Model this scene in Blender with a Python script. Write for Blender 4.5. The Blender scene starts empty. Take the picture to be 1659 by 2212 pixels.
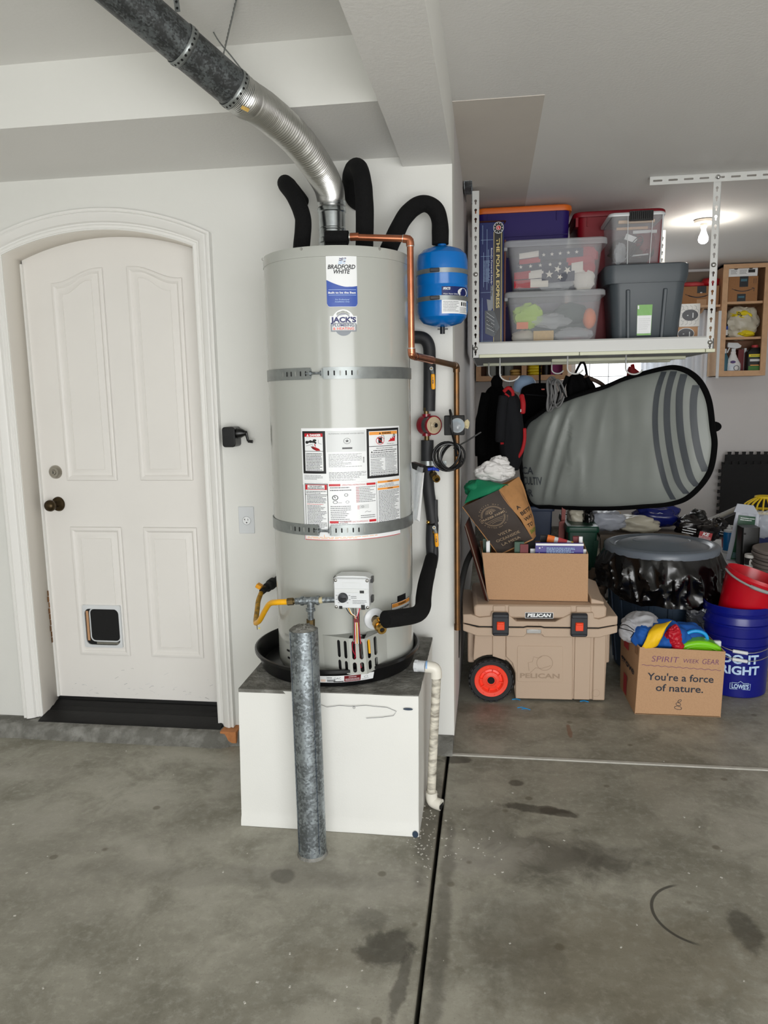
import bpy, bmesh, math, random
from mathutils import Vector, Matrix, noise
V = Vector
random.seed(7)
scn = bpy.context.scene
COL = scn.collection

# ---------------------------------------------------------------- camera
CAM_F, CAM_YAW, CAM_PITCH, CAM_ROLL, CAM_H = 1621.5, .142395, .151612, -.017968, 1.45
def cam_axes():
    cy, sy, cp, sp = math.cos(CAM_YAW), math.sin(CAM_YAW), math.cos(CAM_PITCH), math.sin(CAM_PITCH)
    f = V((-sy*cp, cy*cp, -sp)); r = V((cy, sy, 0)); u = r.cross(f)
    c, s = math.cos(CAM_ROLL), math.sin(CAM_ROLL)
    return r*c + u*s, u*c - r*s, f
CR, CU, CF = cam_axes()
CP = V((0, 0, CAM_H))
cd = bpy.data.cameras.new('camera'); cam = bpy.data.objects.new('camera', cd); COL.objects.link(cam)
cd.sensor_fit = 'HORIZONTAL'; cd.sensor_width = 36; cd.lens = 36*CAM_F/1659
cam.matrix_world = Matrix(((CR.x, CU.x, -CF.x, CP.x), (CR.y, CU.y, -CF.y, CP.y), (CR.z, CU.z, -CF.z, CP.z), (0, 0, 0, 1)))
scn.camera = cam

# ---------------------------------------------------------------- light
scn.view_settings.view_transform = 'Standard'; scn.view_settings.look = 'None'
scn.view_settings.gamma = 1; scn.view_settings.use_curve_mapping = False
scn.view_settings.exposure = -0.13
w = bpy.data.worlds.new('overcast_sky'); scn.world = w; w.use_nodes = True
bg = w.node_tree.nodes['Background']; bg.inputs[0].default_value = (.93, .97, 1, 1); bg.inputs[1].default_value = 2.6
def area(name, loc, rot, sx, sy, power, col=(1, 1, 1)):
    l = bpy.data.lights.new(name, 'AREA'); l.shape = 'RECTANGLE'; l.size = sx; l.size_y = sy; l.energy = power; l.color = col
    o = bpy.data.objects.new(name, l); COL.objects.link(o); o.location = loc; o.rotation_euler = rot
    return o
area('daylight_through_garage_door', (1.1, -2.45, 1.12), (math.radians(90), 0, 0), 3.7, 2.1, 136, (1, .995, .99))
area('driveway_bounce_fill', (1.0, -2.3, .12), (math.radians(140), 0, 0), 5.0, .5, 44, (1, .995, .99))  # added fill lamp aimed upward to brighten the ceiling, standing in for driveway bounce
area('daylight_through_far_window', (1.05, 7.2, 1.75), (math.radians(-90), 0, 0), .8, .6, 6, (.95, .98, 1))

# ---------------------------------------------------------------- helpers
def ray(x, y): return (CR*(x-829.5) - CU*(y-1106) + CF*CAM_F)
def at(x, y, X=None, Y=None, Z=None, D=None):        # the point of the place seen at a pixel, on a plane of the room
    d = ray(x, y)
    if X is not None: t = (X-CP.x)/d.x
    elif Y is not None: t = (Y-CP.y)/d.y
    elif Z is not None: t = (Z-CP.z)/d.z
    else: t = D/CAM_F
    return CP + d*t
def atp(x, y, p, n): d = ray(x, y); return CP + d*((p-CP).dot(n)/d.dot(n))
def oncyl(px, py, cx, cy, r):                         # (angle from -Y, height) on an upright cylinder
    d = ray(px, py); ox, oy = CP.x-cx, CP.y-cy
    a = d.x*d.x+d.y*d.y; b = 2*(ox*d.x+oy*d.y); c = ox*ox+oy*oy-r*r
    q = b*b-4*a*c; t = (-b-math.sqrt(max(q, 0)))/(2*a)
    p = CP+d*t
    return math.atan2(p.x-cx, -(p.y-cy)), p.z
def lin(c): c = c/255; return c/12.92 if c <= .04045 else ((c+.055)/1.055)**2.4
def rgb(c): return (lin(c[0]), lin(c[1]), lin(c[2]), 1)

MAT = {}
def M(name, col, rough=.5, metal=0, bump=None, var=None, spec=.5, coat=0, trans=0, alpha=1, emit=0, vcol=None, stretch=None, cells=None):
    m = bpy.data.materials.new(name); m.use_nodes = True; MAT[name] = m
    nt = m.node_tree; N = nt.nodes; L = nt.links; b = N['Principled BSDF']
    b.inputs['Base Color'].default_value = rgb(col); b.inputs['Roughness'].default_value = rough
    b.inputs['Metallic'].default_value = metal; b.inputs['Specular IOR Level'].default_value = spec
    b.inputs['Coat Weight'].default_value = coat; b.inputs['Transmission Weight'].default_value = trans
    b.inputs['Alpha'].default_value = alpha
    if emit: b.inputs['Emission Color'].default_value = rgb(col); b.inputs['Emission Strength'].default_value = emit
    tc = None
    def coord():
        nonlocal tc
        if tc is None: tc = N.new('ShaderNodeTexCoord')
        return tc.outputs['Object']
    if var:                                            # var = (noise scale, amount, second colour or None)
        n = N.new('ShaderNodeTexNoise'); n.inputs['Scale'].default_value = var[0]; n.inputs['Detail'].default_value = 4
        L.new(coord(), n.inputs['Vector'])
        if stretch:
            mg_ = N.new('ShaderNodeMapping'); mg_.inputs['Scale'].default_value = stretch; L.new(coord(), mg_.inputs[0]); L.new(mg_.outputs[0], n.inputs['Vector'])
        fac = n.outputs['Fac']
        if cells:                                      # crystalline patches, as on galvanised steel
            vo = N.new('ShaderNodeTexVoronoi'); vo.inputs['Scale'].default_value = cells; L.new(coord(), vo.inputs['Vector'])
            mxx = N.new('ShaderNodeMath'); mxx.operation = 'MULTIPLY_ADD'; mxx.inputs[1].default_value = .45; L.new(vo.outputs['Color'], mxx.inputs[0]); L.new(n.outputs['Fac'], mxx.inputs[2]); fac = mxx.outputs[0]
        mx = N.new('ShaderNodeMix'); mx.data_type = 'RGBA'
        c2 = rgb(vcol) if vcol else tuple(v*.55 for v in rgb(col)[:3])+(1,)
        mx.inputs[6].default_value = rgb(col); mx.inputs[7].default_value = c2
        mr = N.new('ShaderNodeMapRange'); mr.inputs[1].default_value = .42+(.2 if cells else 0); mr.inputs[2].default_value = .75+(.12 if cells else 0); mr.inputs[4].default_value = var[1]
        L.new(fac, mr.inputs[0]); L.new(mr.outputs[0], mx.inputs[0]); L.new(mx.outputs[2], b.inputs['Base Color'])
    if bump:
        n = N.new('ShaderNodeTexNoise'); n.inputs['Scale'].default_value = bump[0]; n.inputs['Detail'].default_value = 3
        L.new(coord(), n.inputs['Vector'])
        bp = N.new('ShaderNodeBump'); bp.inputs['Strength'].default_value = bump[1]; bp.inputs['Distance'].default_value = bump[2] if len(bump) > 2 else .004
        L.new(n.outputs['Fac'], bp.inputs['Height']); L.new(bp.outputs[0], b.inputs['Normal'])
    return m

class MB:
    """collects shapes; build() links them as ONE mesh object"""
    def __init__(s, mat=None): s.v, s.f, s.fm, s.mats, s.cur = [], [], [], [], mat; s.X = None
    def mi(s, mat):
        mat = mat or s.cur
        if mat not in s.mats: s.mats.append(mat)
        return s.mats.index(mat)
    def add(s, vs, fs, mat=None):
        k = len(s.v); i = s.mi(mat)
        if s.X is not None: vs = [s.X @ V(v) for v in vs]
        s.v += [tuple(v) for v in vs]
        for f in fs: s.f.append([k+a for a in f]); s.fm.append(i)
        return s
    def box(s, c, d, mat=None, R=None):
        c = V(c); x, y, z = d[0]/2, d[1]/2, d[2]/2
        vs = [V((a*x, b*y, e*z)) for a in (-1, 1) for b in (-1, 1) for e in (-1, 1)]
        if R is not None: vs = [R @ v for v in vs]
        return s.add([c+v for v in vs], [(0, 1, 3, 2), (4, 6, 7, 5), (0, 4, 5, 1), (2, 3, 7, 6), (0, 2, 6, 4), (1, 5, 7, 3)], mat)
    def bb(s, a, b, mat=None):
        return s.box([(a[i]+b[i])/2 for i in range(3)], [abs(b[i]-a[i]) for i in range(3)], mat)
    def hexa(s, p, mat=None):                          # 8 corners: 4 of the front ring then 4 of the back ring
        return s.add(p, [(0, 1, 2, 3), (7, 6, 5, 4), (0, 4, 5, 1), (1, 5, 6, 2), (2, 6, 7, 3), (3, 7, 4, 0)], mat)
    def tube(s, pts, r, n=10, mat=None, caps=True, closed=False, flat=1, up=None):
        pts = [V(p) for p in pts]; m = len(pts)
        rs = r if isinstance(r, (list, tuple)) else [r]*m
        vs, fs = [], []; pn = None
        for i, p in enumerate(pts):
            a = pts[i-1] if (i or closed) else p; b = pts[(i+1) % m] if (i < m-1 or closed) else p
            t = (b-a).normalized()
            if pn is None:
                q = V(up) if up else (V((0, 0, 1)) if abs(t.z) < .9 else V((1, 0, 0)))
                pn = (q-t*q.dot(t)).normalized()
            else:
                pn = pn-t*pn.dot(t); pn = pn.normalized() if pn.length > 1e-6 else V((1, 0, 0))
            bn = t.cross(pn)
            for k in range(n):
                g = 2*math.pi*k/n
                vs.append(p+(pn*math.cos(g)+bn*math.sin(g)*flat)*rs[i])
        for i in range(m if closed else m-1):
            j = (i+1) % m
            for k in range(n): fs.append((i*n+k, i*n+(k+1) % n, j*n+(k+1) % n, j*n+k))
        if caps and not closed: fs.append(tuple(range(n-1, -1, -1))); fs.append(tuple((m-1)*n+k for k in range(n)))
        return s.add(vs, fs, mat)
    def cyl(s, a, b, r, n=20, mat=None, r2=None): return s.tube([a, b], [r, r if r2 is None else r2], n, mat)
    def lathe(s, prof, n=32, mat=None, c=(0, 0, 0), axis=(0, 0, 1), a0=0, a1=2*math.pi, cap=False):
        Q = V((0, 0, 1)).rotation_difference(V(axis).normalized()).to_matrix(); c = V(c)
        full = abs(a1-a0-2*math.pi) < 1e-6; nn = n if full else n+1
        vs, fs = [], []
        for r, z in prof:
            for k in range(nn):
                g = a0+(a1-a0)*k/n
                vs.append(c+Q @ V((r*math.sin(g), -r*math.cos(g), z)))
        for i in range(len(prof)-1):
            for k in range(n):
                k2 = (k+1) % nn; fs.append((i*nn+k, i*nn+k2, (i+1)*nn+k2, (i+1)*nn+k))
        if cap: fs.append(tuple(range(nn-1, -1, -1))); fs.append(tuple((len(prof)-1)*nn+k for k in range(nn)))
        return s.add(vs, fs, mat)
    def prism(s, poly, z0, z1, mat=None, fn=None):     # poly in x,y pushed from z0 to z1, fn maps to the place
        n = len(poly); vs = [V((p[0], p[1], z0)) for p in poly]+[V((p[0], p[1], z1)) for p in poly]
        if fn: vs = [fn(v.x, v.y, v.z) for v in vs]
        fs = [tuple(range(n-1, -1, -1)), tuple(range(n, 2*n))]+[(i, (i+1) % n, n+(i+1) % n, n+i) for i in range(n)]
        return s.add(vs, fs, mat)
    def grid(s, fn, nu, nv, mat=None, cu=False, cv=False):
        vs = [V(fn(i/nu, j/nv)) for i in range(nu+(not cu)) for j in range(nv+(not cv))]
        a, b = nu+(not cu), nv+(not cv); fs = []
        for i in range(nu):
            for j in range(nv):
                i2, j2 = (i+1) % a, (j+1) % b
                fs.append((i*b+j, i2*b+j, i2*b+j2, i*b+j2))
        return s.add(vs, fs, mat)
    def ball(s, c, r, nu=14, nv=20, mat=None, amp=0, freq=3, seed=0, fold=0, q=1):
        c = V(c); r = V(r) if hasattr(r, '__len__') else V((r, r, r))
        def fn(u, v):
            a, b = math.pi*(u*.998+.001), 2*math.pi*v
            d = V((math.sin(a)*math.cos(b), math.sin(a)*math.sin(b), math.cos(a)))
            if q != 1: d = V([math.copysign(abs(t)**q, t) for t in d])
            k = 1
            if amp: k += amp*noise.noise(d*freq+V((seed, seed*2.3, 0)))
            if fold: k += fold*(1-2*abs(noise.noise(d*freq*1.7+V((seed*3.1, 0, seed)))))
            return c+V((d.x*r.x, d.y*r.y, d.z*r.z))*k
        return s.grid(fn, nu, nv, mat, cv=True)
    def rect(s, mp, x0, y0, x1, y1, mat, z=.0004, nx=1):
        vs, fs = [], []
        for i in range(nx+1):
            x = x0+(x1-x0)*i/nx; vs += [mp(x, y0, z), mp(x, y1, z)]
        for i in range(nx): fs.append((2*i, 2*i+2, 2*i+3, 2*i+1))
        return s.add(vs, fs, mat)
    def poly(s, mp, pts, mat, z=.0004): return s.add([mp(p[0], p[1], z) for p in pts], [tuple(range(len(pts)))], mat)
    def disc(s, mp, x, y, r, mat, z=.0006, n=24, ry=None, r0=0):
        ry = r if ry is None else ry
        o = [mp(x+r*math.cos(6.2832*k/n), y+ry*math.sin(6.2832*k/n), z) for k in range(n)]
        if not r0: return s.add(o, [tuple(range(n))], mat)
        i = [mp(x+r*r0*math.cos(6.2832*k/n), y+ry*r0*math.sin(6.2832*k/n), z) for k in range(n)]
        return s.add(o+i, [(k, (k+1) % n, n+(k+1) % n, n+k) for k in range(n)], mat)
    def line(s, mp, pts, wd, mat, z=.0006):
        vs, fs = [], []
        for i, p in enumerate(pts):
            a = pts[max(i-1, 0)]; b = pts[min(i+1, len(pts)-1)]
            t = V((b[0]-a[0], b[1]-a[1])); t = t.normalized() if t.length else V((1, 0)); q = V((-t.y, t.x))*wd/2
            vs += [mp(p[0]+q.x, p[1]+q.y, z), mp(p[0]-q.x, p[1]-q.y, z)]
        for i in range(len(pts)-1): fs.append((2*i, 2*i+1, 2*i+3, 2*i+2))
        return s.add(vs, fs, mat)
    def text(s, mp, txt, x, y, h, mat, w=None, align='CENTER', bold=0, shear=0, z=.0008, rot=0, depth=0):
        vs, fs, x0, x1 = glyphs(txt, bold, shear)
        k = h/.7; sx = k if w is None else w/max(x1-x0, 1e-6)
        off = {'CENTER': -(x0+x1)/2, 'LEFT': -x0, 'RIGHT': -x1}[align]; c, sn = math.cos(rot), math.sin(rot)
        out = []
        for a, b in vs:
            a = (a+off)*sx; b = b*k
            out.append(mp(x+a*c-b*sn, y+a*sn+b*c, z))
        return s.add(out, fs, mat)
    def bars(s, mp, x0, x1, y0, y1, rows, mat, z=.0006, seed=1, fill=.36, ragged=.3):   # small print too fine to read
        R = random.Random(seed); dy = (y1-y0)/rows
        for i in range(rows):
            y = y1-(i+.5)*dy; x = x0; end = x1-R.random()*ragged*(x1-x0)*(R.random() < .6)
            while x < end-.001:
                wd = min(R.uniform(.03, .11)*(x1-x0), end-x); s.rect(mp, x, y-abs(dy)*fill/2, x+wd, y+abs(dy)*fill/2, mat, z); x += wd+.016*(x1-x0)
        return s
    def build(s, name, parent=None, smooth=40, bevel=0, seg=2, solid=0, sub=0, recalc=True):
        me = bpy.data.meshes.new(name); off = V((0, 0, 0)); p = parent
        while p is not None and p.parent is not None: p = p.parent
        if p is not None: off = V(p.location)
        me.from_pydata([tuple(V(v)-off) for v in s.v], [], s.f)
        for k in s.mats: me.materials.append(MAT[k])
        me.polygons.foreach_set('material_index', s.fm)
        me.validate()
        if recalc:
            bm = bmesh.new(); bm.from_mesh(me); bmesh.ops.recalc_face_normals(bm, faces=bm.faces); bm.to_mesh(me); bm.free()
        me.shade_smooth()
        if smooth < 180: me.set_sharp_from_angle(angle=math.radians(smooth))
        o = bpy.data.objects.new(name, me); COL.objects.link(o); o.parent = parent
        if bevel:
            b = o.modifiers.new('b', 'BEVEL'); b.width = bevel; b.segments = seg; b.limit_method = 'ANGLE'; b.angle_limit = math.radians(40); b.harden_normals = False
        if solid:
            b = o.modifiers.new('s', 'SOLIDIFY'); b.thickness = solid; b.offset = 0
        if sub:
            b = o.modifiers.new('u', 'SUBSURF'); b.levels = sub; b.render_levels = sub
        return o
_G = {}
def glyphs(txt, bold, shear):
    key = (txt, bold, shear)
    if key not in _G:
        cu = bpy.data.curves.new('g', 'FONT'); cu.body = txt; cu.offset = bold; cu.shear = shear; cu.resolution_u = 3; cu.fill_mode = 'FRONT'
        o = bpy.data.objects.new('g', cu); COL.objects.link(o)
        dg = bpy.context.evaluated_depsgraph_get(); me = bpy.data.meshes.new_from_object(o.evaluated_get(dg))
        vs = [(v.co.x, v.co.y) for v in me.vertices]; fs = [tuple(p.vertices) for p in me.polygons]
        xs = [v[0] for v in vs] or [0, 1]
        _G[key] = (vs, fs, min(xs), max(xs))
        bpy.data.objects.remove(o); bpy.data.curves.remove(cu); bpy.data.meshes.remove(me)
    return _G[key]

def thing(name, label, cat, loc=(0, 0, 0), group=None):
    o = bpy.data.objects.new(name, None); COL.objects.link(o); o.location = loc; o.empty_display_size = .05
    return tag(o, label, cat, group)
def tag(o, label, cat, group=None):
    o['label'] = label; o['category'] = cat
    if group: o['group'] = group
    return o
def struct(o, label=None):
    o['kind'] = 'structure'
    if label: o['label'] = label
    return o
def dup(root, loc, label, group=None):
    r = root.copy(); COL.objects.link(r); r.location = loc; r['label'] = label
    if group: r['group'] = group
    for ch in root.children:
        c = ch.copy(); COL.objects.link(c); c.parent = r
        for g in ch.children:
            d = g.copy(); COL.objects.link(d); d.parent = c
    return r
def flat(o, ux, uy):
    o, ux, uy = V(o), V(ux).normalized(), V(uy).normalized(); n = ux.cross(uy)
    return lambda x, y, z=0: o+ux*x+uy*y+n*z
def wrap(cx, cy, r, th, z0, k=0):                      # on an upright cylinder (or cone: radius r+k*y); x runs to the right seen from -Y
    return lambda x, y, z=0: V((cx+(r+k*y+z)*math.sin(th+x/r), cy-(r+k*y+z)*math.cos(th+x/r), z0+y))
def quadmap(bl, br, tr, tl):                           # unit square onto four corners
    bl, br, tr, tl = map(V, (bl, br, tr, tl)); n = (br-bl).cross(tl-bl).normalized()
    return lambda x, y, z=0: (bl*(1-x)+br*x)*(1-y)+(tl*(1-x)+tr*x)*y+n*z
def smooth(pts, n=6, closed=False):                    # Catmull-Rom through points
    P = [V(p) for p in pts]; m = len(P); out = []
    for i in range(m if closed else m-1):
        g = (lambda k: P[k % m]) if closed else (lambda k: P[min(max(k, 0), m-1)])
        a, b, c, d = g(i-1), g(i), g(i+1), g(i+2)
        for k in range(n):
            t = k/n; out.append(.5*((2*b)+(c-a)*t+(2*a-5*b+4*c-d)*t*t+(3*b-a-3*c+d)*t**3))
    if not closed: out.append(P[-1])
    return out
def arc(cx, cy, r, a0, a1, n, ry=None):
    return [(cx+r*math.cos(a0+(a1-a0)*k/n), cy+(ry or r)*math.sin(a0+(a1-a0)*k/n)) for k in range(n+1)]
def rrect(x0, y0, x1, y1, r, n=4):
    P = []
    for cx, cy, a in ((x1-r, y0+r, -90), (x1-r, y1-r, 0), (x0+r, y1-r, 90), (x0+r, y0+r, 180)):
        P += [(cx+r*math.cos(math.radians(a+90*k/n)), cy+r*math.sin(math.radians(a+90*k/n))) for k in range(n+1)]
    return P
XZ = lambda Y: (lambda x, y, z=0: V((x, Y-z, y)))      # a face looking at -Y: z comes toward the viewer
# ---------------------------------------------------------------- materials
M('wall_paint', (227, 227, 222), .62, bump=(190, .12, .002), var=(1.4, .10))
M('bay_wall_paint', (211, 208, 207), .65, bump=(190, .12, .002), var=(1.2, .12))
M('ceiling_paint', (232, 231, 228), .8, bump=(95, .25, .004), var=(1.1, .08))
M('patch_board', (214, 207, 198), .8, bump=(140, .1, .002), var=(3, .1))
M('door_paint', (234, 231, 226), .42, var=(5, .05))
M('trim_paint', (236, 235, 231), .4)
M('jamb_paint', (222, 216, 206), .5)
M('curb_concrete', (106, 105, 99), .9, bump=(60, .9, .01), var=(18, .45), vcol=(186, 186, 180))
M('black_sill', (5, 5, 6), .5, spec=.3, bump=(40, .2), var=(14, .3), vcol=(26, 25, 24))
M('wood_end', (196, 128, 76), .7, var=(60, .5))
M('enamel', (176, 178, 172), .2, spec=.5, coat=.25)
M('enamel_dark', (150, 152, 147), .3)
M('void', (6, 6, 7), .8)
M('galv', (112, 118, 121), .40, .8, var=(14, .62), vcol=(190, 200, 206), cells=150)
M('galv_dark', (62, 64, 65), .42, .5, var=(30, .7), vcol=(116, 122, 124), bump=(40, .1), cells=210)
M('strap_steel', (146, 151, 150), .38, .7, var=(30, .5), vcol=(112, 116, 116))
M('foil', (212, 212, 210), .3, 1, bump=(30, .12))
M('sheet_steel', (178, 184, 186), .27, 1, var=(50, .4))
M('chrome', (206, 206, 204), .2, 1)
M('nickel', (170, 165, 155), .3, 1)
M('bronze', (74, 62, 44), .35, .9, var=(30, .4))
M('brass', (198, 158, 84), .27, 1)
M('old_brass', (116, 98, 66), .42, .9, var=(60, .6))
M('copper', (206, 132, 100), .22, 1, var=(26, .5), vcol=(150, 84, 58))
M('old_copper', (112, 84, 58), .4, .85, var=(14, .8), vcol=(150, 104, 56))
M('solder', (206, 204, 198), .35, .9)
M('foam', (10, 10, 11), .9, spec=.25, bump=(420, .55, .002), var=(300, .5), vcol=(28, 28, 29))
M('foam_smooth', (30, 31, 34), .6, bump=(80, .1), var=(12, .4), vcol=(48, 50, 54))
M('black_plastic', (10, 10, 12), .32, bump=(90, .06))
M('black_matte', (12, 12, 13), .7)
M('black_rubber', (26, 27, 29), .65, bump=(120, .1))
M('white_plastic', (216, 219, 221), .3)
M('pvc', (226, 222, 210), .35)
M('pvc_dirty', (218, 213, 198), .5, var=(22, .9), vcol=(70, 58, 44), stretch=(1, 1, 3.2))
M('primer_blue', (140, 178, 222), .4)
M('tank_blue', (0, 108, 190), .2, spec=.45)
M('paper', (238, 240, 241), .35)
M('paper_grey', (214, 217, 217), .35)
M('ink', (22, 22, 24), .4)
M('ink_grey', (108, 110, 113), .5)
M('ink_red', (198, 24, 38), .4)
M('ink_orange', (244, 162, 72), .4)
M('ink_blue', (36, 76, 168), .3)
M('ink_navy', (24, 28, 96), .4)
M('ink_light', (170, 200, 235), .4)
M('badge_grey', (132, 138, 146), .4)
M('yellow', (244, 178, 12), .4, bump=(30, .1))
M('yellow_dirty', (196, 146, 24), .6, var=(60, .9), vcol=(96, 80, 34))
M('grip_yellow', (240, 164, 14), .45)
M('valve_blue', (24, 62, 190), .4)
M('pump_red', (132, 16, 34), .3, coat=.3)
M('pump_grey', (78, 80, 80), .4, .3)
M('pump_plate', (206, 188, 158), .35, .2)
M('tape_beige', (196, 184, 146), .5)
M('wire_red', (196, 30, 60), .5); M('wire_white', (230, 230, 226), .5)
M('rack_white', (216, 217, 214), .35)
M('rack_cream', (222, 224, 196), .4)
M('deck_grey', (150, 152, 156), .5)
M('kraft', (188, 149, 113), .8, var=(160, .35), vcol=(164, 125, 90), bump=(90, .05))
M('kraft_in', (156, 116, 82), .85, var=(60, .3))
M('bag_kraft', (182, 132, 82), .75, var=(40, .3), bump=(24, .25))
M('bag_brown', (58, 48, 42), .7, var=(20, .25), bump=(24, .25))
M('bag_print', (166, 144, 116), .7)
M('green_print', (86, 132, 36), .7)
M('cooler_tan', (188, 165, 143), .5, bump=(160, .08))
M('cooler_dark', (160, 138, 116), .55)
M('wheel_orange', (255, 72, 48), .35)
M('latch_orange', (244, 70, 26), .35)
M('latch_black', (22, 26, 34), .35)
M('lid_grey', (98, 106, 116), .3)
M('bin_slate', (44, 60, 78), .45)
M('bin_film', (5, 5, 6), .2, spec=.6)
M('bin_film_grey', (84, 86, 90), .2, .5, bump=(30, .5, .01))
M('tote_grey', (72, 80, 86), .42)
M('tote_purple', (36, 16, 98), .5, spec=.3)
M('lid_orange', (218, 104, 20), .45)
M('tote_red', (132, 4, 24), .45, spec=.35)
def film(name, col, a, rough=.25):
    m = M(name, col, rough); nt = m.node_tree; b = nt.nodes['Principled BSDF']
    t = nt.nodes.new('ShaderNodeBsdfTransparent'); x = nt.nodes.new('ShaderNodeMixShader'); x.inputs[0].default_value = a
    nt.links.new(t.outputs[0], x.inputs[1]); nt.links.new(b.outputs[0], x.inputs[2]); nt.links.new(x.outputs[0], nt.nodes['Material Output'].inputs[0])
film('clear_tub', (216, 218, 222), .17, .25); film('clear_lid', (210, 214, 218), .42, .35); film('clear_bag', (214, 220, 226), .4, .1)
film('pouch_film', (220, 225, 230), .35, .08); film('window_glass', (240, 246, 250), .08, .02)
film('curtain_cloth', (236, 240, 246), .72, .9)
M('flag_red', (176, 30, 46), .8, bump=(40, .2)); M('flag_white', (226, 222, 214), .8, bump=(40, .2)); M('flag_navy', (34, 40, 66), .8, bump=(40, .2))
M('lime', (166, 206, 40), .5); M('orange_paper', (236, 120, 44), .6); M('straw', (214, 176, 96), .6, var=(80, .5)); M('dark_green', (40, 66, 60), .6)
M('box_navy', (18, 32, 92), .4, spec=.35, var=(8, .2), vcol=(40, 62, 128)); M('box_black', (18, 17, 18), .35); M('gold', (226, 204, 130), .4)
M('engine_grey', (70, 74, 78), .4, .3); M('brown_board', (96, 40, 24), .6, var=(30, .4)); M('grey_card', (120, 108, 96), .8)
M('green_sticker', (94, 168, 24), .3, bump=(30, .3)); M('scuff', (186, 190, 192), .5)
M('hex_card', (226, 224, 220), .6); M('oval_grey', (82, 82, 86), .5); M('tan_card', (190, 146, 108), .7)
M('bag_grey', (142, 147, 142), .42, spec=.5, var=(6, .15)); M('bag_grey_light', (168, 172, 166), .42); M('stripe_grey', (70, 75, 80), .5)
M('black_fabric', (7, 7, 8), .95, spec=.15, bump=(160, .3)); M('jacket_grey', (30, 31, 34), .9, spec=.2, bump=(90, .3)); M('jacket_red', (176, 16, 26), .7)
M('cap_blue', (190, 220, 255), .6); M('cord_grey', (128, 128, 128), .5); M('strap_brown', (66, 46, 32), .7)
M('cloth_white', (226, 224, 222), .85, bump=(80, .15)); M('cloth_grey', (172, 172, 176), .9, bump=(80, .2))
M('cloth_green', (0, 122, 82), .75); M('cloth_blue', (12, 84, 168), .75); M('cloth_yellow', (246, 196, 6), .6); M('cloth_red', (184, 12, 36), .45)
M('toy_green', (124, 206, 14), .28); M('toy_blue', (24, 158, 232), .35)
M('bucket_blue', (14, 22, 122), .28); M('bucket_red', (190, 4, 28), .3); M('bail_grey', (150, 154, 152), .4)
M('bucket_print', (190, 216, 246), .5); M('marker', (116, 62, 110), .6); M('box_ink', (36, 44, 58), .7); M('label_red', (190, 62, 66), .6)
M('maple', (206, 164, 124), .5, var=(30, .3)); M('maple_dark', (136, 92, 60), .5, var=(30, .3)); M('maple_pale', (232, 196, 156), .45, var=(20, .2))
M('carton', (160, 114, 74), .8, var=(60, .2)); M('tape_black', (22, 26, 32), .4); M('tape_teal', (60, 104, 120), .5)
M('plastic_bag', (196, 190, 172), .4, bump=(30, .3)); M('bottle_white', (232, 232, 232), .3); M('bottle_purple', (70, 40, 110), .4)
M('bottle_black', (16, 17, 16), .35); M('label_green', (58, 116, 34), .4); M('label_yellow', (238, 216, 40), .4); M('label_dkred', (110, 20, 26), .5)
M('mat_black', (30, 30, 31), .9, bump=(200, .2)); M('bottle_blue', (16, 112, 176), .35); M('bag_silver', (172, 176, 186), .35, bump=(20, .3))
M('bag_green', (14, 70, 44), .4); M('basket_yellow', (218, 184, 16), .5); M('mug_white', (216, 214, 208), .4); M('pad_grey', (122, 112, 106), .85)
M('bag_blue', (16, 26, 96), .25, bump=(30, .3)); M('snack_black', (20, 16, 16), .25, bump=(30, .4)); M('snack_red', (168, 14, 24), .3)
M('silver_pole', (186, 188, 186), .35, .8); M('red_post', (128, 36, 18), .5); M('tote_green', (12, 62, 46), .4); M('tote_navy', (38, 52, 78), .5)
M('cloth_tan', (92, 76, 62), .9); M('book_blue', (60, 50, 140), .35); M('magenta', (150, 24, 110), .5)
M('bulb', (255, 248, 236), .4, emit=120); M('porcelain', (222, 214, 202), .3)
M('chip', (190, 187, 178), .8, var=(30, .4)); M('mug_dark', (30, 28, 28), .5)
M('paving', (170, 168, 160), .9)

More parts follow.
